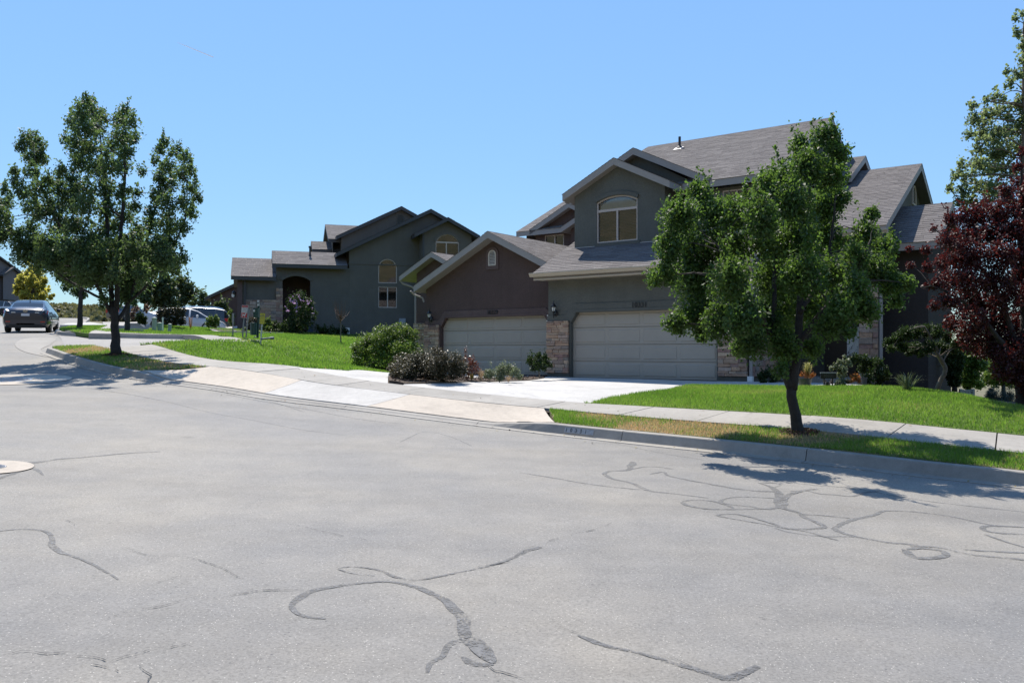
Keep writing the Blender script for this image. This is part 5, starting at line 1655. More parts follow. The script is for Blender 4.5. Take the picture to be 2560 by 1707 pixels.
limbs = [([T(266, 816), T(265, 790), T(264, 745), T(263, 705)], [.17, .125, .115, .12]),
         ([T(258, 715), T(252, 620, .2), T(243, 470, .3), T(228, 290, .2)], [.08, .06, .045, .012]),
         ([T(268, 710), T(274, 570, -.2), T(286, 430, -.3), T(286, 290, -.2)], [.08, .06, .04, .012]),
         ([T(256, 720), T(222, 655, -.3), T(160, 560, -.5), T(90, 420, -.6), T(80, 350, -.6)], [.06, .05, .04, .025, .01]),
         ([T(272, 735), T(296, 690, .3), T(335, 560, .6), T(372, 420, .7), T(395, 350, .7)], [.055, .05, .04, .025, .01]),
         ([T(290, 700, .3), T(350, 640, .2), T(420, 520, 0), T(430, 420, 0)], [.04, .035, .025, .01]),
         ([T(240, 690, -.2), T(150, 640, .3), T(50, 560, .5), T(5, 480, .6)], [.04, .035, .025, .01])]
plant('street_tree', 'large many stemmed street tree with dark leaves on verge by side lane', 'tree', allb, lambda x, y, r: (x, y, r * 1.06), D, 85000, 0.088, L_MAPLE, 111, limbs, base=T(266, 814), droop=.5, shoots=.14, deep=.7, fuzz=.36, clumps=12)

# ---- two younger trees beyond the lane
g2 = 'young street trees beyond the side lane'
D = 37.0
T = lambda x, y, dz=0: at2(x, y, D + dz)
plant('street_tree', 'slim dark street tree on grass island right behind parked navy sedan', 'tree', [(520, 380, 46), (600, 400, 56), (700, 420, 60), (560, 460, 44), (640, 500, 44), (700, 530, 34), (640, 340, 70), (560, 320, 60), (720, 330, 60), (690, 250, 60), (600, 240, 60)], zB, D, 6000, 0.13, L_MAPLE, 121,
      [([T(183, 757), T(184, 720), T(185, 680), T(186, 600)], [.13, .1, .09, .04])], base=T(183, 756), group=g2)
D = 37.5
T = lambda x, y, dz=0: at2(x, y, D + dz)
plant('street_tree', 'slender street tree in the lawn left of green utility pedestals', 'tree', [(1080, 440, 70), (1150, 500, 50), (1050, 540, 50), (1115, 590, 36), (1185, 470, 46), (1080, 350, 70), (1160, 380, 70)], zB, D, 4600, 0.13, L_MAPLE, 125,
      [([T(293, 764), T(293, 720), T(294, 690), T(294, 620)], [.13, .1, .09, .04])], base=T(293, 763), group=g2)

# ---- yellow green tree far up the road
D = 88.0
zC = zmap(0, 620, 6.533)
plant('tree', 'yellow green rounded tree up the road behind the navy sedan', 'tree', [(500, 390, 80), (600, 420, 80), (400, 480, 80), (330, 560, 70), (520, 560, 100), (650, 540, 80), (735, 540, 50), (290, 640, 60), (420, 680, 100), (560, 700, 100), (680, 660, 80), (790, 690, 46), (280, 740, 50), (400, 800, 90), (560, 820, 100), (700, 800, 80), (830, 810, 40), (870, 770, 24), (600, 900, 80), (740, 920, 50), (480, 880, 80)],
      zC, D, 7000, 0.3, L_YEL, 131, [([at(82, 790, D), at(82, 740, D), at(84, 690, D)], [.2, .16, .1])], base=at(82, 792, D))

# ---- trees behind the parked cars
D = 74.0
gt = 'trees on the skyline behind the parked cars'
for i, (bl, lbl, mt) in enumerate([
    ([(1220, 440, 60), (1230, 520, 50), (1210, 560, 40), (1190, 480, 40), (1240, 590, 30)], 'narrow dark skyline tree, leftmost of the three behind parked cars', L_FAR),
    ([(1310, 470, 70), (1390, 460, 80), (1330, 540, 70), (1420, 540, 70), (1380, 600, 60), (1300, 600, 50), (1380, 410, 50), (1450, 500, 50), (1440, 600, 50), (1430, 440, 50)], 'broad green skyline tree standing above the red brown hedge', L_FAR),
    ([(1500, 400, 46), (1510, 450, 56), (1570, 450, 56), (1620, 500, 50), (1540, 520, 60), (1590, 570, 50), (1530, 590, 50), (1640, 590, 40), (1700, 540, 40), (1730, 580, 36), (1700, 610, 36), (1760, 620, 24)], 'loose open crowned skyline tree above silver sports utility vehicle', L_FAR)]):
    bb = [zB(*b) for b in bl]
    cx = np.mean([b[0] for b in bb])
    plant('skyline_tree', lbl, 'tree', bl, zB, D + 3 * i, 2600 if i != 1 else 4200, 0.3, mt, 141 + i, [([at(cx, 800, D + 3 * i), at(cx + 1, 770, D + 3 * i), at(cx + 2, 730, D + 3 * i)], [.2, .15, .06])], base=at(cx, 802, D + 3 * i), group=gt)
plant('skyline_tree', 'small feathery bush between the far driveway and the taupe house corner', 'bush', [(1870, 600, 30), (1850, 640, 40), (1890, 650, 30)], zB, 62, 700, 0.22, L_FAR, 149)

# ---- purple plum at the right
D = 15.6
T = lambda x, y, dz=0: at2(x, y, D + dz)
zD = zmap(1850, 350, 2.239)
bl = [(1085, 498, 22), (1180, 450, 42), (1250, 430, 52), (1350, 420, 70), (1450, 400, 74), (1560, 380, 74), (1490, 290, 44), (1560, 250, 50), (1552, 150, 30), (1578, 70, 24), (1150, 560, 52), (1250, 540, 74), (1350, 530, 84), (1450, 520, 84), (1560, 520, 84), (945, 612, 20), (1040, 620, 28), (960, 700, 24),
      (1050, 720, 32), (1140, 680, 54), (1240, 660, 84), (1350, 650, 84), (1470, 650, 84), (1570, 650, 74), (1040, 822, 20), (1110, 800, 50), (1200, 780, 74), (1320, 780, 84), (1440, 780, 84), (1560, 780, 84), (1080, 930, 30), (1160, 900, 60), (1260, 900, 84), (1380, 900, 84), (1500, 900, 84),
      (1580, 900, 54), (1200, 1020, 60), (1300, 1020, 84), (1420, 1030, 84), (1540, 1030, 84), (1300, 1120, 74), (1400, 1130, 84), (1520, 1140, 84), (1350, 1185, 50), (1500, 1230, 60), (1580, 1200, 54), (1660, 300, 90), (1660, 480, 100), (1660, 660, 100), (1660, 840, 100), (1660, 1000, 100), (1680, 1150, 90), (1650, 150, 40), (1430, 1200, 60), (1470, 1300, 60), (1560, 1310, 70), (1620, 1250, 80), (1650, 1380, 90)]
limbs = [([at(2560, 1040, D), at(2556, 985, D), at(2552, 930, D)], [.14, .12, .11]),
         ([at(2552, 935, D), at(2500, 850, D - .2), at(2430, 770, D - .3), at(2340, 718, D - .4), at(2305, 720, D - .4)], [.07, .05, .035, .02, .008]),
         ([at(2552, 935, D), at(2520, 800, D), at(2470, 690, D), at(2400, 620, D - .2), at(2330, 570, D - .3)], [.07, .05, .04, .02, .008]),
         ([at(2553, 930, D), at(2560, 760, D + .2), at(2550, 580, D + .2), at(2555, 380, D)], [.08, .06, .04, .012])]
plant('plum_tree', 'purple leaved plum tree at the edge of the right lawn', 'tree', bl, zD, D, 52000, 0.066, L_PLUM, 151, limbs, base=at(2560, 1042, D), droop=.2, aspect=.5, shoots=.05, deep=.6)

# ---- tall aspen behind it
D = 27.0
zE = zmap(2200, 0, 2.613)
bl = [(880, 120, 26), (900, 220, 36), (930, 300, 36), (935, 90, 26), (830, 470, 26), (850, 550, 44), (760, 640, 44), (690, 660, 26), (600, 690, 34), (610, 780, 54), (575, 880, 36), (700, 760, 64), (800, 720, 64), (900, 680, 54), (900, 480, 44), (920, 400, 36), (660, 880, 64), (760, 880, 74), (860, 850, 74),
      (930, 800, 54), (650, 980, 54), (740, 990, 74), (840, 980, 74), (930, 960, 64), (530, 1080, 34), (610, 1060, 44), (500, 1150, 44), (570, 1160, 54), (660, 1090, 64), (760, 1100, 74), (465, 1230, 34), (540, 1260, 54), (640, 1220, 64), (740, 1220, 74), (850, 1120, 64), (600, 1330, 54), (700, 1320, 64),
      (520, 1340, 44), (800, 1300, 64), (1000, 150, 60), (1000, 350, 70), (1010, 550, 80), (1020, 750, 90), (1000, 950, 90)]
limbs = [([at(2570, 960, D), at(2566, 700, D), at(2562, 400, D), at(2560, 60, D)], [.2, .16, .1, .03])]
plant('aspen_tree', 'tall pale green aspen rising behind the purple plum tree', 'tree', bl, zE, D, 11000, 0.1, L_ASPEN, 161, limbs, bark=M_BARKP, base=at(2570, 960, D), droop=.4, aspect=.85, shoots=.12)

# ---- below the right lawn: bright trees, spruce
D = 33.0
zF = zmap(2160, 740, 4.355)
gq = 'trees down the slope beyond the right lawn'
def zp(x, y, d): q = zF(x, y, 1); return at(q[0], q[1], d)
plant('slope_tree', 'sunlit green tree down the slope beside the dwarf weeping tree', 'tree', [(1080, 700, 70), (1150, 800, 80), (1090, 880, 70), (1200, 890, 80), (1240, 960, 60), (1130, 960, 60), (1250, 760, 80), (1180, 700, 80), (1100, 620, 80), (1220, 620, 80)], zF, D, 6500, 0.12, L_BUSH, 171, [([at(2420, 1000, D), at(2424, 940, D), at(2426, 900, D)], [.1, .08, .05])], group=gq)
plant('slope_tree', 'light green tree down the slope under the purple plum branches', 'tree', [(1360, 840, 70), (1450, 860, 80), (1530, 880, 80), (1430, 940, 70), (1560, 800, 90), (1590, 930, 80), (1640, 860, 100), (1480, 740, 90), (1380, 720, 90), (1600, 700, 100), (1330, 930, 50)], zF, D + 4, 7500, 0.12, L_BUSH, 173, [([at(2510, 1010, D + 4), at(2508, 950, D + 4), at(2506, 910, D + 4)], [.1, .08, .05])], group=gq)
plant('slope_tree', 'dark bushy tree down the slope nearest the shaded house corner', 'tree', [(1000, 760, 70), (960, 860, 70), (1000, 940, 60), (930, 700, 70), (1020, 660, 70), (980, 600, 70)], zF, 24.5, 5200, 0.09, L_DARK, 177, [([zp(985, 1040, 24.5), zp(985, 960, 24.5), zp(985, 880, 24.5)], [.08, .06, .04])], group=gq)
plant('spruce', 'small blue spruce low on the slope under the purple plum', 'spruce', [(1390, 1020, 26), (1370, 1060, 46), (1420, 1070, 40), (1350, 1110, 50), (1430, 1120, 56), (1520, 1110, 60), (1590, 1080, 60), (1500, 1160, 60), (1590, 1160, 60)], zF, 24.0, 4200, 0.1, L_SPRUCE, 175, aspect=.12, droop=.1)

# ---- dwarf weeping tree in the house's shade
D = 17.6
zw = [(260, 500, 56), (350, 450, 64), (450, 420, 74), (560, 400, 74), (680, 380, 74), (800, 400, 74), (900, 440, 64), (1000, 520, 54), (1075, 540, 44), (300, 570, 44), (420, 560, 64), (560, 560, 74), (700, 560, 74), (840, 560, 74), (960, 580, 54), (480, 620, 36), (620, 640, 36)]
def zp(x, y, d): q = zF(x, y, 1); return at(q[0], q[1], d)
plant('weeping_tree', 'dwarf weeping tree with crooked pale trunk in deep shade by house corner', 'tree', zw, zF, D, 11000, 0.06, L_DARK, 181,
      [([zp(785, 1050, D), zp(805, 980, D), zp(850, 880, D), zp(900, 810, D), zp(880, 750, D), zp(830, 690, D), zp(780, 600, D)], [.06, .05, .045, .045, .05, .045, .03]), ([zp(800, 600, D), zp(660, 340, D), zp(570, 345, D), zp(440, 390, D)], [.03, .025, .02, .01])], bark=M_BARKP, base=zp(785, 1055, D), aspect=.35, droop=.9, shoots=0)

# ---- shrubs
def shrub(name, label, blobs, f, d, n, size, mat, seed, group=None, **kw):
    kw.setdefault('shoots', .05)
    return plant(name, label, 'shrub', blobs, f, d, n, size, mat, seed, leafname='foliage', group=group, **kw)
shrub('shrub', 'big rounded bright green shrub at the left corner of brown house 10329', [(835, 788, 30), (880, 773, 32), (920, 766, 28), (946, 772, 20), (832, 826, 32), (880, 818, 40), (920, 818, 40), (950, 806, 24), (826, 800, 22), (860, 796, 36), (905, 790, 34), (940, 835, 20), (850, 845, 20)], full, 29.2, 17000, 0.075, L_BUSH, 201, up=1.3, droop=.1, shoots=.0, fuzz=.2, clumps=14, clipped=True)
shrub('barberry_bush', 'broad dark barberry bush with reddish tips in bed between two driveways', [(925, 838, 30), (965, 830, 32), (1005, 828, 34), (1042, 833, 30), (918, 856, 26), (960, 856, 28), (1000, 856, 28), (1038, 856, 26), (905, 845, 18), (980, 845, 34), (1020, 845, 34), (940, 850, 30), (1060, 845, 20)], full, 20.6, 30000, 0.036, L_BARB, 203, deep=.9, up=1.6, droop=-.1, aspect=.75, shoots=.0, fuzz=.17, clumps=20, clipped=True)
shrub('barberry_bush', 'small rust tinted barberry bush touching the broad dark one, garage side', [(1072, 838, 20), (1088, 848, 16), (1072, 858, 14), (1060, 852, 16), (1084, 834, 12)], full, 21.6, 1800, 0.042, leafy("leaf_rust", [(0.05, 0.03, 0.02), (0.09, 0.04, 0.025), (0.15, 0.05, 0.03), (0.2, 0.08, 0.04)], (0.25, 0.07, 0.03), rough=.35, trans=.3), 205, shoots=.15)
shrub('sage_shrub', 'low silvery green shrub in the bed before garage 10329', [(1128, 858, 14), (1150, 852, 16), (1170, 852, 15), (1184, 858, 13), (1116, 862, 8), (1150, 864, 12), (1194, 866, 7)], full, 22.0, 9000, 0.033, L_SILV, 207, up=.9, fuzz=.2, shoots=.02)
shrub('small_shrub', 'little dark leaved shrub on a thin bare stem by the stone pillar', [(1237, 815, 8), (1222, 828, 14), (1250, 828, 14), (1238, 838, 16), (1262, 838, 8), (1226, 846, 8), (1248, 846, 8)], full, 24.3, 2400, 0.06, L_DARK, 209, limbs=[([at2(1240, 868, 24.3), at2(1239, 858, 24.3), at2(1238, 845, 24.3)], [.02, .018, .012])], bark=M_BARKP, base=at2(1240, 868, 24.3))
def tuft(name, label, base, n, h, spread, mat, seed, w=.012, cat='plant'):
    g = np.random.default_rng(seed); b = np.array(base)
    root = thing(name, label, cat, tuple(b))
    V, tn = [], []
    for i in range(n):
        a = g.random() * 6.283; r = spread * g.random() ** .6; hh = h * g.uniform(.6, 1.1)
        d_ = np.array([math.cos(a), math.sin(a), 0]); p0 = d_ * spread * .12 * g.random()
        s_ = np.array([-d_[1], d_[0], 0]) * w / 2
        p1 = p0 + d_ * r * .45 + np.array([0, 0, hh * .7]); p2 = p0 + d_ * r + np.array([0, 0, hh * (1 - .35 * r / max(spread, .01))])
        V.append([p0 - s_, p0 + s_, p1 + s_ * .8, p1 - s_ * .8]); V.append([p1 - s_ * .8, p1 + s_ * .8, p2 + s_ * .05, p2 - s_ * .05])
        t = g.random(); tn += [t, t]
    tri_mesh('blades', np.array(V), tn, mat, root)
    return root
tuft('dry_grass', 'dry tan grass tuft between barberry bush and silvery shrub', at2(1104, 874, 21.4), 90, .34, .22, L_DRY, 211, .008)
tuft('dry_grass', 'short dry tan tuft before the silvery shrub', at2(1168, 877, 20.9), 50, .2, .16, L_DRY, 213, .008)
tuft('green_grass', 'small bright green tuft at the foot of the rust tinted barberry', at2(1083, 872, 21.8), 90, .2, .16, M_BLADE, 215, .01)

zG = zmap(550, 480, 3.36)
rs = shrub('flowering_shrub', 'tall dark shrub with mauve blossoms before the arched entry of taupe house', [(600, 905, 44), (680, 895, 54), (760, 935, 44), (590, 980, 54), (680, 990, 74), (770, 1010, 44), (620, 1080, 64), (720, 1090, 74), (790, 1060, 26), (660, 1150, 70), (560, 1130, 36)], zG, 46.2, 3800, 0.11, L_DARK, 221, shoots=.08)
C, R = place_blobs([(600, 890, 30), (680, 885, 40), (650, 960, 40), (740, 930, 30), (560, 990, 26), (780, 1000, 20), (620, 930, 30), (690, 905, 20)], zG, 45.3, 5)
V, tn = leaf_cloud(C, R, 60, .12, np.random.default_rng(3), aspect=.95)
tri_mesh('blossoms', V - np.array(rs.location), tn, L_MAUVE, rs)
gl = 'low shrubs along the taupe house'
shrub('shrub', 'reddish rounded shrub behind the dark green waste bin', [(250, 1085, 26), (290, 1085, 26), (270, 1120, 40), (250, 1150, 30), (300, 1150, 30)], zG, 45.0, 1400, 0.09, L_BARB, 231, gl)
shrub('shrub', 'clipped dark green hedge block beside yellow sign', [(370, 1085, 24), (410, 1080, 24), (385, 1120, 34), (420, 1120, 28), (380, 1150, 26), (415, 1150, 26)], zG, 45.4, 1900, 0.08, L_BUSH, 233, gl)
shrub('shrub', 'low dark shrubs spilling right of the arched entry column', [(470, 1130, 40), (540, 1150, 40), (600, 1170, 40), (480, 1170, 30), (430, 1150, 26)], zG, 45.6, 1900, 0.1, L_DARK, 235, gl)
shrub('shrub', 'low dark shrub row at the foot of the tall taupe wall', [(820, 1150, 30), (880, 1155, 36), (940, 1160, 36), (990, 1165, 30), (1050, 1170, 30), (850, 1180, 26)], zG, 47.6, 1500, 0.1, L_DARK, 237, gl)
shrub('shrub', 'small pale shrub among the rocks by signposts', [(200, 1150, 16), (215, 1165, 14), (190, 1165, 14)], zG, 43.0, 260, 0.07, L_SILV, 239, gl)
shrub('shrub', 'bright leaved small plant in front of the clipped hedge block', [(400, 1150, 18), (430, 1140, 14), (415, 1165, 14)], zG, 44.0, 320, 0.09, L_BUSH, 241, gl)
zH = zmap(290, 660, 7.127)
gh = 'shrubs beyond the side lane'
hg = []
for y in (830, 900, 970, 1040):
    for x in range(760, 1200, 70):
        hg.append((x + (y % 3) * 9, y, 62))
shrub('hedge', 'square red brown clipped hedge before the white sedan', hg, zH, 42.0, 7500, 0.075, L_BARB, 251, gh, deep=.4, fuzz=.2, shoots=.0, clipped=True)
shrub('shrub', 'dark green rounded bush leaning at path edge beyond the lane', [(440, 930, 70), (470, 1000, 70), (400, 960, 60), (500, 1040, 50), (520, 960, 40), (430, 1030, 50)], zH, 42.5, 1700, 0.09, L_DARK, 253, gh)
shrub('shrub', 'loose pink flowering shrub leaning left of the dark rounded bush', [(300, 880, 46), (350, 820, 50), (390, 790, 30), (310, 950, 40), (270, 930, 30), (540, 760, 26), (545, 850, 26), (570, 800, 30)], zH, 43.5, 700, 0.1, leafy("leaf_pink", [(0.06, 0.08, 0.03), (0.12, 0.1, 0.05), (0.3, 0.14, 0.14), (0.4, 0.2, 0.2)], (0.3, 0.2, 0.12)), 255, gh, shoots=.25)
shrub('shrub', 'small yellow green shrub before hood of the white sedan', [(1650, 990, 50), (1720, 1000, 56), (1790, 990, 56), (1660, 1070, 56), (1740, 1080, 60), (1810, 1060, 46), (1690, 950, 30), (1780, 950, 30)], zH, 42.0, 1800, 0.085, L_BUSH, 257, gh)
shrub('shrub', 'bright green bush between the silver vehicle and the taupe house corner', [(2050, 880, 46), (2080, 930, 40), (2030, 1000, 40), (2060, 1070, 40)], zH, 49.0, 900, 0.1, L_BUSH, 259, gh)
tuft('dry_flower', 'thin dry flower stalks on the lawn before the white sedan', at(476, 820, 41.5), 14, .75, .4, leafy("stalk_rust", [(.25, .1, .05), (.35, .16, .08), (.4, .2, .1), (.45, .25, .12)], (.3, .15, .06)), 261, .03)

# bare little tree on the left lawn
b0 = np.array(at(852, 857, 37.5)); zb = lambda x, y: (lambda q: at(q[0], q[1], 37.5) - b0)(zG(x, y, 1))
bt = thing('bare_tree', 'thin leafless young tree standing on the left lawn', 'tree', tuple(b0))
m = MB(); m.tube([zb(1016, 1272), zb(1014, 1180), zb(1016, 1110), zb(1010, 1060)], [.03, .026, .022, .016], 7); m.build('trunk', M_BARKP, bt)
m = MB(); g = np.random.default_rng(9)
for k in range(40):
    s0_ = zb(1013 + g.normal() * 2, 1110 - 70 * g.random()); e = zb(1010 + g.normal() * 26, 1040 - 150 * g.random()) + np.array([0, g.normal() * .3, 0])
    mid = (s0_ + e) / 2 + np.array([(e - s0_)[0] * .25, 0, -.05])
    m.tube([s0_, mid, e], [.009, .007, .003], 4, cap=False)
m.build('branches', plain("twig_red", (.14, .075, .05), .8), bt, kind='stuff')

# planting near the porch
zP = zmap(1840, 740, 6.03)
D = 20.2
def zq(x, y, d=D): q = zP(x, y, 1); return np.array(at(q[0], q[1], d))
def pot(label, x, y0, y1, w0, w1, d, mat, name='flower_pot'):
    b = zq(x, y1, d); h = (y1 - y0) / 6.03 / FPX * d
    r = thing(name, label, 'plant pot', tuple(b))
    r0, r1 = w0 / 2 / 6.03 / FPX * d, w1 / 2 / 6.03 / FPX * d
    m = MB(); m.lathe([(r0 * .85, 0), (r0, .02), (r1 * .98, h * .88), (r1 * 1.04, h * .9), (r1 * 1.04, h), (r1 * .9, h), (r1 * .85, h * .93), (0, h * .93)], n=20)
    m.build('pot', mat, r, smooth=False)
    return r, b, h
M_POT = plain("glazed_pot_green", (.07, .075, .05), .5, noise=.15)
r, b, h = pot('big olive green pot holding spiky yucca and flowers by the walkway', 1035, 1240, 1395, 150, 210, D, M_POT)
yu = tuft('yucca', 'spiky yellow striped yucca growing in big olive pot', zq(1080, 1215), 70, .42, .26, leafy("leaf_yucca", [(.16, .17, .05), (.28, .27, .09), (.42, .38, .16), (.5, .46, .25)], (.4, .38, .12), rough=.4), 301, .026)
shrub('potted_flowers', 'orange and pink flowers round the yucca in big olive pot', [(990, 1185, 36), (1070, 1170, 46), (1150, 1190, 40), (1060, 1225, 40), (1120, 1230, 30), (1195, 1170, 14)], zP, D, 700, .035, L_ORANGE, 303)
shrub('silver_shrub', 'pale silvery leaved shrub beside the low address sign near porch', [(1640, 940, 30), (1560, 1000, 36), (1690, 1000, 40), (1620, 1030, 40), (1730, 1050, 26), (1500, 1060, 36), (1430, 1100, 30), (1560, 1100, 44), (1640, 1110, 44), (1560, 1180, 44), (1640, 1190, 40), (1590, 1270, 50), (1680, 1290, 36), (1540, 1330, 44), (1620, 1340, 44)], zP, 19.4, 2400, .05, L_SILV, 305, shoots=.12, up=.9)
shrub('orange_flowers', 'orange flowering plant right of the silvery shrub', [(1740, 1215, 30), (1800, 1200, 30), (1850, 1230, 30), (1790, 1260, 40), (1850, 1280, 30), (1740, 1290, 30)], zP, 19.2, 800, .035, L_ORANGE, 307)
shrub('pink_flowers', 'low pale pink flowers under the address sign', [(1330, 1280, 26), (1380, 1320, 36), (1440, 1300, 30), (1390, 1360, 30)], zP, 19.2, 500, .035, leafy("petal_pale", [(.05, .06, .03), (.25, .18, .18), (.4, .3, .28), (.5, .42, .4)], (.3, .25, .2)), 309)
pot('grey planter tub at the right end of flower bed', 1935, 1225, 1390, 60, 90, 19.6, plain("grey_planter", (.12, .125, .12), .7))
shrub('dark_shrub', 'dark low shrubs under the porch pillar', [(1750, 960, 60), (1850, 950, 70), (1950, 980, 70), (2050, 1000, 70), (2150, 1020, 70), (1900, 1100, 80), (2020, 1120, 80), (2150, 1150, 80), (2250, 1200, 80), (2000, 1250, 80), (2130, 1280, 80)], zP, 19.9, 3800, .06, L_DARK, 311)
shrub('dark_shrub', 'dark shrub beside the garage downspout', [(380, 1200, 60), (480, 1180, 70), (590, 1230, 60), (420, 1280, 50), (540, 1300, 50)], zP, 22.2, 1300, .06, L_DARK, 313)
tuft('ornamental_grass', 'arching pale ornamental grass at the shaded lawn edge', zF and np.array(zp(470, 1020, 17.2)), 80, .42, .55, L_SILV, 315, .012)

# ================================================================== VEHICLES
def car_paint(name, col, metal=0.3):
    m, t, p, o = nodes_of(name)
    p.inputs["Base Color"].default_value = (*col, 1)
    p.inputs["Metallic"].default_value = metal
    p.inputs["Roughness"].default_value = 0.32
    p.inputs["Coat Weight"].default_value = 0.8
    p.inputs["Coat Roughness"].default_value = 0.05
    MATS[name] = m
    return m
M_CGLASS = plain("car_glass", (0.02, 0.025, 0.03), 0.04, noise=0.0, spec=0.9)
M_TYRE = plain("tyre_rubber", (0.018, 0.018, 0.018), 0.85)
M_RIM = plain("alloy_rim", (0.35, 0.35, 0.36), 0.3, metal=0.9)
M_TRIMB = plain("black_trim", (0.012, 0.012, 0.013), 0.5)
M_RED = plain("tail_lens_red", (0.42, 0.012, 0.015), 0.12, noise=0.02, spec=0.7, coat=0.6)
M_CHROME = plain("chrome", (0.75, 0.75, 0.76), 0.12, metal=1.0, noise=0.0)
M_HEAD = plain("headlight_lens", (0.72, 0.74, 0.76), 0.08, metal=0.2, noise=0.0)
M_PLATE = plain("plate_white", (0.62, 0.62, 0.64), 0.4, noise=0.03)

def vehicle(name, label, cat, loc, yaw, pitch, st, paint, wheels, wr, glass_x, group=None, tail='sedan', rail=False, trim=M_TRIMB, lenses=True):
    """st: stations from tail to nose: x, bottom, waist height, belt height, top height, half widths (sill, waist, belt, top)
    glass_x: (rear glass start, rear glass end, screen start, screen end, pillars)"""
    root = thing(name, label, cat, tuple(loc), 0, group)
    root.rotation_euler = (0, -pitch, yaw)
    body, side, ends = MB(), [], []
    gl = MB()
    sec = []
    for x, zb, zm, zl, zt, ws, wm, wl, wt in st:
        half = [(ws * .55, zb), (ws, zb + .02), (wm, zb + (zm - zb) * .45), (wm, zm), (wl, zl - .02), (wl - .015, zl), (wt, zt - .05), (wt - .06, zt - .012), (wt * .5, zt), (0, zt + .008)]
        sec.append([(x, y, z) for y, z in half] + [(x, -y, z) for y, z in half[-2::-1]])
    n = len(sec[0])
    r0, r1, s0, s1, pil = glass_x
    for i in range(len(sec) - 1):
        xa, xb = sec[i][0][0], sec[i + 1][0][0]; xm = (xa + xb) / 2
        for j in range(n - 1):
            q = [sec[i][j], sec[i + 1][j], sec[i + 1][j + 1], sec[i][j + 1]]
            k = j if j < n // 2 else n - 2 - j
            cab = r0 < xm < s1
            g = False
            if k == 5 and cab and not any(abs(xm - p) < .045 for p in pil) and (st[i][4] - st[i][3] > .12 or st[i + 1][4] - st[i + 1][3] > .12): g = True
            if k in (7, 8) and (r0 < xm < r1 or s0 < xm < s1): g = True
            (gl if g else body).face(q)
        if i == 0: body.face(sec[0][::-1])
    body.face(sec[-1])
    b = body.build('body', paint, root, recalc=True)
    for p_ in b.data.polygons: p_.use_smooth = True
    try:
        md = b.modifiers.new('edge', 'EDGE_SPLIT'); md.split_angle = rad(32)
    except Exception: pass
    gl.build('window_glass', M_CGLASS, root)
    for wx in wheels:
        for sy in (1, -1):
            w = [s for s in st if abs(s[0] - wx) < 0.6]; hw = max(s[6] for s in w)
            m = MB()
            pr = [(wr * .62, -.1), (wr * .95, -.1), (wr, -.06), (wr, .06), (wr * .95, .1), (wr * .62, .1)]
            m.lathe(pr, n=22)
            m.v = [(wx + x, sy * (hw - .115) + z * 1, wr + y) for x, y, z in m.v]
            wl_ = m.build('wheel', M_TYRE, root, recalc=True)
            m = MB(); m.lathe([(0, .085), (wr * .2, .095), (wr * .25, .08), (wr * .58, .085), (wr * .63, .1), (wr * .63, .02), (0, .02)], n=20)
            for k in range(5):
                a = k * 2 * math.pi / 5
                m.bar((wr * .15 * math.cos(a), wr * .15 * math.sin(a), .095), (wr * .6 * math.cos(a), wr * .6 * math.sin(a), .098), .07, .02)
            m.v = [(wx + x, sy * (hw - .115 + z), wr + y) for x, y, z in m.v]
            m.build('rim', M_RIM, wl_, recalc=True)
            m = MB()
            for a in range(0, 13):
                t0, t1 = math.pi * a / 13 - .08, math.pi * (a + 1) / 13 - .02
                for rr0, rr1 in ((wr * .9, wr * 1.2),):
                    m.face([(wx + rr0 * math.cos(t0), sy * (hw + .006), wr + rr0 * math.sin(t0)), (wx + rr0 * math.cos(t1), sy * (hw + .006), wr + rr0 * math.sin(t1)), (wx + rr1 * math.cos(t1), sy * (hw + .002), wr + rr1 * math.sin(t1)), (wx + rr1 * math.cos(t0), sy * (hw + .002), wr + rr1 * math.sin(t0))])
            m.build('wheel_arch', M_TRIMB, root)
    return root

SEDAN = [(-2.29, .42, .62, .80, .82, .60, .66, .60, .52), (-2.25, .30, .66, .98, 1.0, .74, .82, .74, .62), (-2.12, .24, .68, 1.05, 1.08, .80, .88, .80, .68), (-1.85, .22, .70, 1.05, 1.11, .82, .90, .82, .70), (-1.62, .22, .70, 1.0, 1.14, .82, .905, .83, .66),
         (-1.2, .2, .70, .97, 1.32, .82, .905, .83, .62), (-.75, .2, .7, .95, 1.425, .82, .905, .83, .58), (-.66, .2, .7, .95, 1.432, .82, .905, .83, .58), (-.2, .2, .7, .93, 1.455, .82, .905, .83, .58), (.25, .2, .7, .92, 1.445, .82, .905, .83, .58), (.34, .2, .7, .92, 1.435, .82, .905, .83, .58), (.7, .2, .69, .92, 1.34, .82, .905, .83, .60),
         (1.2, .2, .68, .92, 1.07, .82, .90, .82, .68), (1.38, .2, .68, .91, .98, .82, .90, .82, .7), (1.8, .2, .66, .84, .9, .82, .89, .8, .68), (2.1, .22, .6, .76, .8, .78, .84, .74, .6), (2.28, .26, .5, .64, .66, .64, .70, .6, .5)]
SED_GL = (-1.66, -.74, .36, 1.25, (-.7, .3))
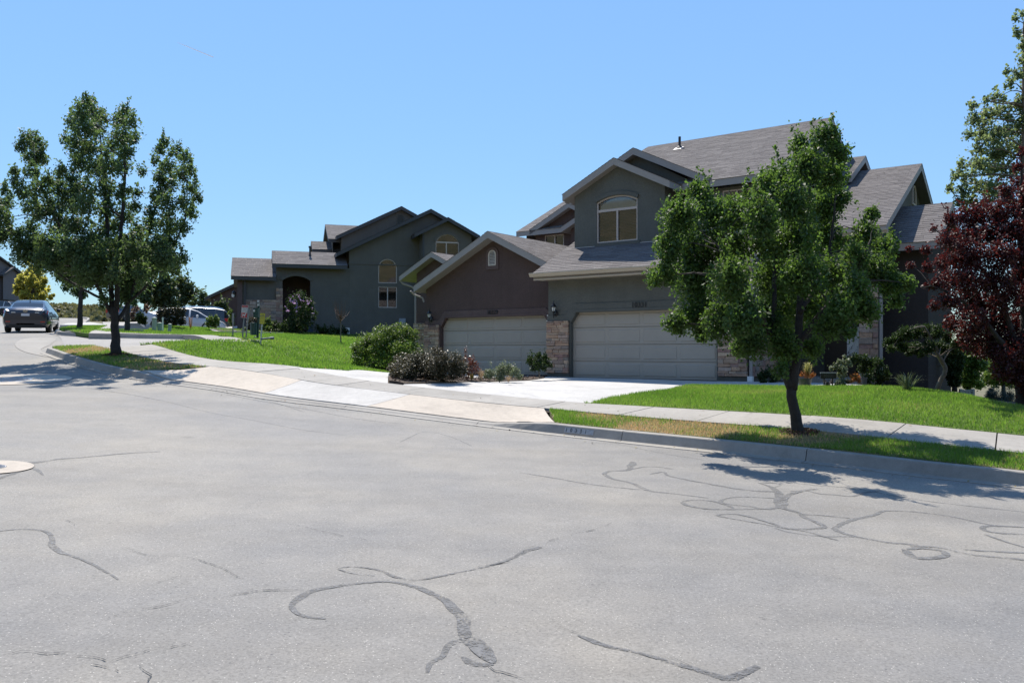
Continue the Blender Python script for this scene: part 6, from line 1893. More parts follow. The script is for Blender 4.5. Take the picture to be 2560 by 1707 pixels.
SUVS = [(-2.4, .5, .75, 1.0, 1.02, .7, .78, .72, .64), (-2.36, .34, .8, 1.1, 1.16, .8, .88, .82, .7), (-2.2, .3, .8, 1.12, 1.45, .84, .92, .84, .66), (-2.0, .28, .8, 1.12, 1.66, .86, .93, .86, .66), (-1.5, .28, .8, 1.11, 1.73, .86, .93, .86, .66), (-1.42, .28, .8, 1.11, 1.74, .86, .93, .86, .66), (-.6, .28, .8, 1.09, 1.76, .86, .93, .86, .66),
        (-.5, .28, .8, 1.09, 1.76, .86, .93, .86, .66), (.3, .28, .8, 1.07, 1.73, .86, .93, .86, .66), (.4, .28, .8, 1.07, 1.71, .86, .93, .86, .66), (.8, .28, .8, 1.06, 1.56, .86, .93, .86, .68), (1.2, .28, .78, 1.05, 1.24, .86, .93, .85, .72), (1.4, .28, .76, 1.02, 1.1, .86, .92, .84, .72), (2.0, .3, .72, .96, 1.0, .84, .9, .8, .7), (2.3, .32, .66, .84, .86, .78, .82, .72, .6), (2.4, .4, .6, .7, .72, .66, .7, .6, .5)]
SUV_GL = (-2.3, -1.98, .42, 1.3, (-1.46, -.55, .35))

# navy sedan climbing the road
hd = np.array([math.sin(rad(-23)), math.cos(rad(-23))])
c0 = np.array([-21.25, 36.1]) + hd * 2.25
zr_, zf_ = float(Hr(*(c0 - hd * 1.35))), float(Hr(*(c0 + hd * 1.35)))
navy = vehicle('sedan', 'dark navy sedan parked at the kerb, seen from behind', 'car', (c0[0], c0[1], (zr_ + zf_) / 2), math.atan2(hd[1], hd[0]), math.atan2(zf_ - zr_, 2.7), SEDAN, car_paint("paint_navy", (.01, .014, .03), .1), (-1.35, 1.35), .335, SED_GL)
for sy in (1, -1):
    m = MB(); m.hexa([(-2.16, sy * .84, .84), (-2.275, sy * .70, .84), (-2.275, sy * .34, .86), (-2.2, sy * .34, .86), (-2.02, sy * .865, .985), (-2.19, sy * .72, .985), (-2.2, sy * .34, .965), (-2.15, sy * .34, .965)])
    m.build('tail_light', M_RED, navy, recalc=True)
    m = MB(); m.box((-2.3, sy * .45 - .08, .875), (-2.27, sy * .45 + .08, .91)); m.build('reversing_light', M_HEAD, navy)
    m = MB(); m.box((-2.3, sy * .66 - .09, .47), (-2.22, sy * .66 + .09, .51)); m.build('reflector', M_RED, navy)
    m = MB(); m.lathe([(0, -.1), (.07, -.08), (.09, 0), (.07, .08), (0, .1)], (0, 0, 0), 8); m.v = [(.72 + z * .7, sy * (.98 + x), 1.0 + y) for x, y, z in m.v]; m.build('wing_mirror', M_TRIMB, navy, recalc=True)
    m = MB(); m.box((-.18, sy * .905 - .01, .4), (.65, sy * .905 + .012, .43)); m.build('door_trim', M_CHROME, navy)
m = MB(); m.box((-2.31, -.16, .74), (-2.285, .16, .85)); m.build('licence_plate', M_PLATE, navy)
m = MB()
for k in range(14):
    a = 2 * math.pi * k / 14; a2 = 2 * math.pi * (k + 1) / 14
    m.bar((-2.29, .075 * math.cos(a), .96 + .05 * math.sin(a)), (-2.29, .075 * math.cos(a2), .96 + .05 * math.sin(a2)), .014, .014)
m.bar((-2.29, -.06, .985), (-2.29, 0, .945), .012, .012); m.bar((-2.29, 0, .945), (-2.29, .06, .985), .012, .012)
m.build('badge', M_CHROME, navy)
m = MB(); m.box((-2.3, -.62, .22), (-2.1, .62, .36)); m.build('rear_valance', M_TRIMB, navy)
m = MB(); m.tube([(-.8, 0, 1.44), (-.86, 0, 1.5)], .02, 6); m.build('antenna', M_TRIMB, navy)

# parked cars by the taupe house's garage
pv = math.atan2(BU[1], BU[0])
pad = [bp(-9, -1.4)[:2], bp(-.1, -1.0)[:2], bp(-.1, 5.6)[:2], bp(-9, 6.5)[:2]]
drape("far_driveway", [tuple(map(float, p)) for p in pad], Hy, 0.05, 1.0, M_DRIVE, thick=0.7)
cw = at(565, 820, 48.6) - BU * 2.3
white = vehicle('sedan', 'white sedan on the driveway behind red brown hedge, nose to the house', 'car', (cw[0], cw[1], 2.52), pv, -.06, SEDAN, car_paint("paint_white", (.42, .43, .45), .0), (-1.35, 1.35), .335, SED_GL)
for sy in (1, -1):
    m = MB(); m.hexa([(1.95, sy * .80, .58), (2.22, sy * .52, .56), (2.2, sy * .5, .6), (1.9, sy * .72, .64), (1.9, sy * .84, .68), (2.17, sy * .55, .66), (2.1, sy * .5, .72), (1.8, sy * .72, .78)]); m.build('headlight', M_HEAD, white, recalc=True)
    m = MB(); m.lathe([(0, -.1), (.07, -.08), (.09, 0), (.07, .08), (0, .1)], (0, 0, 0), 8); m.v = [(.72 + z * .7, sy * (.98 + x), 1.0 + y) for x, y, z in m.v]; m.build('wing_mirror', M_PLATE, white, recalc=True)
cs = at(577, 800, 53) + BU * -2.4
silver = vehicle('sports_utility_vehicle', 'silver grey sports utility vehicle beyond the white sedan, red tail light showing', 'car', (cs[0], cs[1], 2.5), pv + math.pi, .03, SUVS, car_paint("paint_silver", (.07, .074, .08), .2), (-1.4, 1.4), .37, SUV_GL)
for sy in (1, -1):
    m = MB(); m.hexa([(-2.1, sy * .94, .9), (-2.39, sy * .8, .92), (-2.39, sy * .55, .95), (-2.2, sy * .55, .95), (-2.0, sy * .93, 1.1), (-2.37, sy * .82, 1.12), (-2.37, sy * .6, 1.08), (-2.2, sy * .6, 1.08)]); m.build('tail_light', M_RED, silver, recalc=True)
    m = MB(); m.tube([(-1.9, sy * .62, 1.72), (-1.4, sy * .62, 1.81), (.2, sy * .62, 1.79), (.5, sy * .62, 1.7)], .02, 6); m.build('roof_rail', M_CHROME, silver)
# far vehicles
pw = at(10, 790, 95)
ws = vehicle('off_road_vehicle', 'white off road vehicle with black roof rack parked far up the road', 'car', (pw[0] - .9, pw[1], pw[2] - .05), rad(176), 0, SUVS, car_paint("paint_white_far", (.6, .6, .58), .0), (-1.4, 1.4), .42, SUV_GL)
m = MB(); m.box((-1.8, -.6, 1.8), (.2, .6, 1.92)); m.build('roof_rack', M_TRIMB, ws)
for sx in (-1.4, 1.4):
    m = MB(); m.box((sx - .62, -.97, .3), (sx + .62, .97, .86)); m.build('flared_arch', M_TRIMB, ws)
pr_ = at(352, 804, 90)
pk = vehicle('parked_vehicle', 'grey vehicle with red tail lights half hidden behind slender street tree', 'car', (pr_[0] - 1.2, pr_[1], pr_[2]), rad(70), .03, SUVS, car_paint("paint_grey_far", (.16, .16, .17), .4), (-1.4, 1.4), .4, SUV_GL)
for sy in (1, -1):
    m = MB(); m.box((-2.42, sy * .74 - .12, .95), (-2.3, sy * .74 + .12, 1.3)); m.build('tail_light', M_RED, pk)

# ================================================================== SIGNS AND SMALL THINGS
M_STEEL = plain("galvanised_steel", (.20, .22, .23), .5, metal=.3, noise=.15)
M_SRED = plain("sign_red", (.42, .025, .03), .5, noise=.05)
M_SWHITE = plain("sign_white", (.55, .54, .54), .5, noise=.04)
M_SYEL = plain("sign_yellow", (.62, .50, .045), .5, noise=.05)
M_GREENM = plain("waste_station_green", (.012, .05, .045), .45, noise=.1)
M_PED = plain("utility_green", (.24, .34, .25), .55, noise=.06)
M_GREYT = plain("sign_text_grey", (.12, .13, .14), .6)
zS = lambda x, y, d: np.array(at(570 + x / 13.07, 740 + y / 13.07, d))

def flat_text(parent, txt, size, loc, rot, mat, name='lettering', lean=0):
    me = text_mesh(txt, size, .004); me.materials.clear(); me.materials.append(mat)
    o = link(name, me, parent); o.location = loc; o.rotation_euler = rot
    return o

# pet sign
D = 31.0
k = D / FPX / 13.07
base = zS(470, 1365, D)
ps = thing('pet_sign', 'red and white pet clean up sign with white dog on leaning steel post', 'sign', tuple(base), rad(12))
ps.rotation_euler = (0, rad(4.5), rad(10)); ps.scale = (.74, .637, .637)
m = MB(); m.box((-.035, -.02, -.2), (.035, .02, 1.55)); m.build('post', M_STEEL, ps)
m = MB(); m.box((-.15, -.045, 1.18), (.16, -.035, 1.93)); m.build('sign_board', M_SWHITE, ps)
m = MB(); m.box((-.135, -.05, 1.79), (.145, -.046, 1.915)); m.build('red_panel', M_SRED, ps)
m = MB(); m.box((-.135, -.05, 1.2), (.145, -.046, 1.475)); m.build('red_panel', M_SRED, ps)
flat_text(ps, "Please", .075, (.005, -.053, 1.85), (rad(90), 0, 0), M_SWHITE)
for i, tx in enumerate(("Clean up", "after", "your pets")):
    flat_text(ps, tx, .066, (.005, -.048, 1.735 - i * .085), (rad(90), 0, 0), M_GREYT)
dog = [(-.09, 1.225), (-.065, 1.225), (-.05, 1.29), (-.02, 1.315), (.02, 1.31), (.025, 1.225), (.05, 1.225), (.055, 1.32), (.07, 1.36), (.075, 1.4), (.105, 1.42), (.1, 1.44), (.07, 1.455), (.06, 1.46), (.045, 1.44), (.03, 1.39), (-.04, 1.385), (-.07, 1.4), (-.085, 1.45), (-.095, 1.445), (-.085, 1.385), (-.08, 1.33)]
m = MB(); m.panel(lambda x, y, z: (x, -.053 + z, y), dog); m.build('dog_symbol', M_SWHITE, ps)
# two thin posts
gp_ = 'thin steel stakes in the lawn'
def stake(lbl, xt, yt, xb, yb, d):
    b, t = zS(xb, yb, d), zS(xt, yt, d)
    r = thing('stake', lbl, 'post', tuple(b), 0, gp_)
    m = MB(); m.bar((0, 0, -.15), tuple(t - b), .045, .02, (0, 1, 0)); p_ = m.build('shaft', M_STEEL, r)
    m = MB(); m.bar(tuple((t - b) * .62), tuple((t - b)), .075, .03, (0, 1, 0)); m.build('upper_channel', M_STEEL, r)
stake('upright thin steel stake left of the pet sign', 165, 560, 155, 1365, 31.5)
stake('thin steel stake leaning just right of the pet sign', 685, 400, 575, 1375, 31.0)
# waste station
D = 30.5
b = zS(962, 1355, D); q = lambda x, y, dy=0: tuple(zS(x, y, D) - b + np.array([0, dy, 0]))
wsn = thing('pet_waste_station', 'dark green pet waste station with bag box and bin on one post', 'waste station', tuple(b))
m = MB(); m.bar(q(962, 1370), q(1005, 300), .07, .07, (0, 1, 0)); m.build('post', M_GREENM, wsn)
m = MB(); x0, x1 = q(880, 700)[0], q(1030, 700)[0]; m.box((x0, -.2, q(0, 700)[2]), (x1, -.03, q(0, 405)[2])); bx_ = m.build('bag_box', M_GREENM, wsn)
m = MB(); m.box((q(882, 0)[0], -.215, q(0, 525)[2]), (q(940, 0)[0], -.2, q(0, 455)[2])); m.build('box_label', M_SWHITE, bx_)
m = MB(); m.box((q(968, 0)[0], -.06, q(0, 325)[2]), (q(1040, 0)[0], -.045, q(0, 140)[2])); m.build('top_sign', M_SWHITE, wsn)
dg = [(x * .45 + q(1004, 0)[0], (y - 1.33) * .45 + q(0, 235)[2]) for x, y in dog]
m = MB(); m.panel(lambda x, y, z: (x, -.064 + z, y), dg); m.build('top_symbol', M_GREYT, wsn)
cx, r_ = (q(770, 0)[0] + q(980, 0)[0]) / 2, (q(980, 0)[0] - q(770, 0)[0]) / 2
m = MB(); m.lathe([(r_ * .95, q(0, 1275)[2]), (r_, q(0, 1200)[2]), (r_, q(0, 900)[2]), (r_ * 1.04, q(0, 890)[2]), (r_ * 1.04, q(0, 880)[2]), (0, q(0, 870)[2])], (cx, -.15, 0), 18); m.build('bin', M_GREENM, wsn)
m = MB(); m.tube([(cx, -.1, q(0, 1340)[2]), (b[0] * 0, 0, q(0, 1350)[2])], .02, 6); m.build('bin_stay', M_STEEL, wsn)
# yellow sign
D = 29.8
b = zS(1072, 1470, D)
ys = thing('yellow_sign', 'narrow yellow notice sign on thin white stake in the lawn', 'sign', tuple(b))
ys.rotation_euler = (0, rad(4), rad(10))
m = MB(); m.box((-.022, -.012, -.2), (.022, .012, .75)); m.build('stake', M_SWHITE, ys)
m = MB(); m.box((-.085, -.03, .62), (.085, -.015, 1.0)); m.build('sign_board', M_SYEL, ys)
m = MB()
for i, (w, h) in enumerate(((.05, .02), (.09, .03), (.07, .012), (.1, .012), (.08, .012), (.1, .012))):
    z = .95 - i * .055
    x = -w
    g = random.Random(i)
    while x < w:
        l = g.uniform(.015, .035)
        m.box((x, -.033, z - h / 2), (min(x + l, w), -.03, z + h / 2)); x += l + .008
m.build('print_lines', M_GREYT, ys, kind='stuff')
# pipe elbow lying on the lawn
b = zS(1095, 1450, 29.7)
pe = thing('drain_pipe', 'grey drain pipe lying on the grass at yellow sign foot', 'pipe', tuple(b + np.array([0, 0, .05])))
m = MB(); m.tube([(0, 0, 0), (.3, -.05, .03), (.34, -.05, .03), (.36, -.05, .03)], [.035, .035, .035, .05], 10); m.tube([(.34, -.05, .03), (.46, -.06, .035)], .055, 10); m.build('pipe', M_STEEL, pe)
# utility pedestals
gu = 'utility pedestals on the lawn beyond the lane'
zU = lambda x, y, d: np.array(at(290 + x / 7.127, 660 + y / 7.127, d))
def pedestal(lbl, x0, x1, yt, yb, d, mat, lean=0):
    b = zU((x0 + x1) / 2, yb, d); w = (x1 - x0) / 7.127 / FPX * d; h = (yb - yt) / 7.127 / FPX * d
    r = thing('utility_pedestal', lbl, 'utility box', tuple(b), 0, gu); r.rotation_euler = (0, rad(lean), rad(15))
    m = MB(); m.lathe([(w * .47, -.1), (w * .47, h * .9)], (0, 0, 0), 12, sy=.8); m.build('housing', mat, r)
    m = MB(); m.lathe([(w * .52, h * .88), (w * .53, h * .93), (w * .45, h * .97), (w * .25, h), (0, h * 1.005)], (0, 0, 0), 12, sy=.8); m.build('cap', mat, r)
pedestal('tallest pale green utility pedestal, left of the three', 640, 725, 948, 1210, 39.5, plain("utility_green_pale", (.34, .40, .33), .55, noise=.05))
pedestal('middle dark green utility pedestal beside thin white marker', 735, 818, 1042, 1222, 39.0, M_PED)
pedestal('leaning pale capped utility pedestal, right of the three', 915, 980, 1062, 1235, 38.5, plain("utility_green_mid", (.30, .36, .30), .55, noise=.05), 5)
b = zU(833, 1228, 39.2); mk = thing('marker_post', 'thin white marker post between two green pedestals', 'post', tuple(b))
h = (1228 - 952) / 7.127 / FPX * 39.2
m = MB(); m.box((-.03, -.015, -.1), (.03, .015, h)); m.build('shaft', M_WHITEP, mk)
m = MB(); m.box((-.034, -.019, h - .12), (.034, .019, h + .01)); m.build('cap', M_WHITEP, mk)
b = zU(372, 1200, 37.0); ul = thing('ground_box', 'flat pale utility cover lying in grass by slender street tree', 'cover', tuple(b))
m = MB(); m.box((-.25, -.15, -.02), (.25, .15, .06)); m.box((-.2, -.11, .06), (.2, .11, .072)); m.build('lid', M_WALK, ul)
# bed border and rocks along the taupe house
edge = hits(Hy, [(1800, 830), (1830, 846), (1900, 853), (2050, 856), (2352, 857)], zz)
ln = smooth_line([(x, y, float(Hy(x, y))) for x, y in edge], .3)
oo = offset2(ln, .22)
m = MB()
for i in range(len(ln) - 1):
    a, b_, c, d_ = ln[i][:2], ln[i + 1][:2], oo[i + 1], oo[i]
    za, zb_ = ln[i][2] + .1, ln[i + 1][2] + .1
    m.hexa([(*a, za - .3), (*b_, zb_ - .3), (*c, zb_ - .3), (*d_, za - .3), (*a, za), (*b_, zb_), (*c, zb_), (*d_, za)])
tag(m.build('bed_edging', M_CREAM), kind='structure')
bedp = [tuple(p) for p in ln[:, :2]] + [tuple(map(float, bp(4.4, -.2)[:2])), tuple(map(float, bp(-.3, -.2)[:2])), tuple(map(float, bp(-1.2, -2)[:2]))]
drape("rock_bed", bedp, Hy, .07, .8, M_SOIL)
gr_ = 'rocks in the bed of the taupe house'
M_ROCK = by_object("garden_rock", [(.12, .09, .08), (.3, .27, .25), (.2, .17, .15), (.36, .33, .31), (.16, .11, .09)], .9, .8, 12)
rk = [(180, 1140, 60), (240, 1150, 70), (330, 1170, 40), (450, 1160, 50), (500, 1170, 40), (600, 1175, 50), (690, 1180, 50), (730, 1170, 40), (1020, 1170, 50), (1060, 1200, 40), (1150, 1200, 30), (1390, 1180, 55), (100, 1160, 40), (40, 1150, 50), (560, 1160, 36)]
rl_ = ['pale boulder at the left end of the rock bed', 'grey boulder beside the upright thin stake', 'small rock between stake and pet sign', 'brown rock behind the pet sign post', 'small rock right of the pet sign post', 'rock right of the leaning stake', 'reddish rock left of the waste bin', 'small rock touching the waste bin', 'pale rock right of the waste bin', 'flat rock behind the yellow sign stake', 'small rock right of yellow sign', 'whitish rock beside the arched entry shrubs', 'low rock near the bed border left end', 'low pale rock by the border curve', 'small rock under pale shrub']
for i, (x, y, w) in enumerate(rk):
    d = 42.0; p = zS(x, y + 20, d); s_ = w / 13.07 / FPX * d
    b = bmesh.new(); bmesh.ops.create_icosphere(b, subdivisions=2, radius=.5)
    g = np.random.default_rng(i)
    for v in b.verts: v.co *= 1 + .22 * (g.random() - .5)
    me = bpy.data.meshes.new('rock'); b.to_mesh(me); b.free(); me.materials.append(M_ROCK)
    o = link('rock', me, None, (p[0], p[1], p[2] + s_ * .2)); o.scale = (s_ * 1.5, s_ * 1.2, s_ * .9); o.rotation_euler = (0, 0, g.random() * 3)
    tag(o, rl_[i], 'rock', gr_)
# address sign by the porch
b = zq(1390, 1400, 19.2); q = lambda x, y: zq(x, y, 19.2) - b
asg = thing('address_sign', 'small dark rectangular sign on two thin legs in porch flower bed', 'sign', tuple(b))
m = MB(); m.box((q(1275, 0)[0], -.02, q(0, 1242)[2]), (q(1508, 0)[0], .02, q(0, 1160)[2])); m.build('sign_board', M_BLACK, asg)
m = MB(); m.box((q(1272, 0)[0], -.03, q(0, 1163)[2]), (q(1511, 0)[0], .03, q(0, 1150)[2])); m.build('top_rail', plain("sign_rail", (.25, .27, .28), .5), asg)
for x in (1328, 1455):
    m = MB(); m.box((q(x, 0)[0] - .012, -.012, -.1), (q(x, 0)[0] + .012, .012, q(0, 1240)[2])); m.build('leg', M_BLACK, asg)
flat_text(asg, "10331", .1, (q(1391, 0)[0], -.023, q(0, 1202)[2]), (rad(90), 0, 0), plain("sign_number_dim", (.07, .07, .06), .5))
# cloth hanging by the porch pillar
bq = hp(7.82, 3.0, 1.12)
bn = thing('porch_banner', 'white cloth banner with scattered dark leaf print hanging beside porch pillar', 'banner', tuple(bq), HROT)
m = MB()
for i in range(8):
    x0, x1 = -.165 + i * .33 / 8, -.165 + (i + 1) * .33 / 8
    y0, y1 = .012 * math.sin(i * 1.3), .012 * math.sin((i + 1) * 1.3)
    m.face([(x0, y0, -.42), (x1, y1, -.42), (x1, y1, .42), (x0, y0, .42)])
m.build('cloth', plain("banner_cloth", (.66, .63, .56), .8, noise=.06), bn)
m = MB(); g = random.Random(4)
for i in range(60):
    z = -.4 + .62 * g.random() ** 1.6; x = g.uniform(-.15, .15); s_ = g.uniform(.008, .03); a = g.random() * 3
    m.face([(x - s_ * math.cos(a), -.018, z - s_ * math.sin(a)), (x + s_ * .4, -.018, z - s_ * .3), (x + s_ * math.cos(a), -.018, z + s_ * math.sin(a)), (x - s_ * .4, -.018, z + s_ * .3)])
m.build('leaf_print', plain("print_dark", (.06, .07, .075), .8), bn, kind='stuff')
m = MB(); m.tube([(-.2, 0, .43), (.2, 0, .43)], .012, 6); m.build('hanging_rod', M_BLACK, bn)

# ---- down the slope at the right: retaining edge, fence, pale roofs far below
pth = [(8.9, 18.5), (10.2, 15.8), (11.5, 13.6), (14, 10.8), (17.5, 7.2)]
ln = smooth_line([(x, y, float(Hy(x, y)) - .03) for x, y in pth], .4)
oo = offset2(ln[::-1], .25)[::-1]
fz = thing('vinyl_fence', 'short pale vinyl fence end down the slope past the dwarf weeping tree', 'fence', tuple(zp(1120, 1110, 27)))
M_VF = plain("vinyl_grey", (.28, .3, .29), .5)
for i in range(3):
    m = MB(); m.box((i * .1 - .15, -.02, -.3), (i * .1 - .06, .02, .24)); m.build('fence_board', M_VF, fz)
for x in (-.2, .2):
    m = MB(); m.box((x - .04, -.04, -.4), (x + .04, .04, .3)); m.build('fence_post', M_VF, fz)
m = MB(); m.box((-.16, -.03, .22), (.16, .03, .27)); m.build('fence_rail', M_VF, fz)

# fallen leaves in the gutter and on the paving
g = np.random.default_rng(88)
q = []
for k in range(170):
    i = int(g.integers(idx_x(kk, 9), idx_x(kk, -9)))
    side_ = g.random()
    o = -.05 - .5 * g.random() ** 2 if side_ < .6 else 1.45 + 1.2 * g.random()
    n_ = (O1[i] - kk[i, :2]) / np.linalg.norm(O1[i] - kk[i, :2])
    x, y = kk[i, :2] + n_ * o
    z = (float(Hr(x, y)) + .016) if o < 0 else (float(Hy(x, y)) + .04)
    a = g.random() * 6.28; s_ = g.uniform(.012, .03)
    c_ = np.array([math.cos(a), math.sin(a), g.normal() * .2]) * s_; d_ = np.array([-math.sin(a), math.cos(a), g.normal() * .2]) * s_ * .55
    p_ = np.array([x, y, z]); q.append([p_ - c_, p_ + d_, p_ + c_, p_ - d_])
tri_mesh('fallen_leaves', np.array(q), g.random(len(q)), tinted("fallen_leaf", [(.1, .06, .03), (.22, .13, .05), (.3, .22, .08), (.12, .13, .04)], .8), None, 'stuff')

# ---- manholes, sealed cracks, painted kerb number, mulch
def disc_thing(name, label, cat, px, py, rad_, rin, mcol, mlid):
    c = hit(Hr, px, py)
    r = thing(name, label, cat, tuple(c))
    zf = lambda x, y, o: float(Hr(c[0] + x, c[1] + y)) - c[2] + o
    m = MB(); k = 40
    for i in range(k):
        a, a2 = 2 * math.pi * i / k, 2 * math.pi * (i + 1) / k
        P = [(rr * math.cos(t), rr * math.sin(t)) for rr, t in ((rin, a), (rad_, a), (rad_, a2), (rin, a2))]
        m.face([(x, y, zf(x, y, .012)) for x, y in P])
    m.build('concrete_collar', mcol, r)
    m = MB()
    m.face([(rin * .97 * math.cos(2 * math.pi * i / k), rin * .97 * math.sin(2 * math.pi * i / k), zf(rin * .97 * math.cos(2 * math.pi * i / k), rin * .97 * math.sin(2 * math.pi * i / k), .014)) for i in range(k)])
    lid = m.build('lid', mlid, r)
    m = MB(); g = random.Random(1)
    for i in range(-5, 6):
        for j in range(-5, 6):
            x, y = i * rin / 6, j * rin / 6
            if math.hypot(x, y) < rin * .85: m.box((x - rin * .05, y - rin * .05, zf(x, y, .013)), (x + rin * .05, y + rin * .05, zf(x, y, .02)))
    m.build('lid_studs', mlid, lid, kind='stuff')
M_LID = plain("cast_iron_lid", (.42, .43, .46), .35, metal=.6, noise=.2)
disc_thing('manhole_cover', 'round steel manhole cover in wide concrete collar at the left road edge', 'manhole', 10, 950.5, 1.45, .62, M_CREAM, M_LID)
disc_thing('valve_cover', 'concrete ringed cover nearer the camera at left picture edge', 'manhole', -22, 1169, .42, .15, M_CREAM, M_LID)

def seal(px, w, off=.003, mat=M_SEAL, jag=.0, name='sealant_strip', seed=0):
    """poured strip following pixels on the road; w = widths in metres"""
    g = np.random.default_rng(seed)
    P = np.array([hit(Hr, x, y) for x, y in px])
    n0 = len(P)
    L = smooth_line(P, .05 if jag == 0 else .04)
    W = np.interp(np.linspace(0, 1, len(L)), np.linspace(0, 1, n0), w if hasattr(w, '__len__') else [w] * n0) * .72
    t = np.gradient(L[:, :2], axis=0); t /= np.linalg.norm(t, axis=1)[:, None] + 1e-9
    nrm = np.stack([-t[:, 1], t[:, 0]], 1)
    wob = np.convolve(g.normal(size=len(L) + 8), np.ones(5) / 5, 'same')[4:-4]
    wob2 = np.convolve(g.normal(size=len(L) + 8), np.ones(3) / 3, 'same')[4:-4]
    c = L[:, :2] + nrm * (wob * jag)[:, None]
    ww = W * (1 + .22 * wob2 + .15 * wob) / 2
    ww[0] *= .4; ww[-1] *= .4
    A, B = c + nrm * ww[:, None], c - nrm * (W * (1 + .2 * np.roll(wob2, 3)) / 2)[:, None]
    za, zb_ = Hr(A[:, 0], A[:, 1]) + off, Hr(B[:, 0], B[:, 1]) + off
    m = MB()
    for i in range(len(L) - 1):
        m.face([(*B[i], zb_[i]), (*B[i + 1], zb_[i + 1]), (*A[i + 1], za[i + 1]), (*A[i], za[i])])
    o = m.build(name, mat, road)
    return o
zR = lambda pts: [(1300 + x / 1.867, 950 + y / 1.867) for x, y in pts]
zN = lambda pts: [(600 + x / 2.94, 1280 + y / 2.94) for x, y in pts]
zL = lambda pts: [(x / 3.36, 1250 + y / 3.36) for x, y in pts]
zK = lambda pts: [(1300 + x / 3.36, 1450 + y / 3.36) for x, y in pts]
zM = lambda pts: [(x / 4.6125, 900 + y / 4.6125) for x, y in pts]
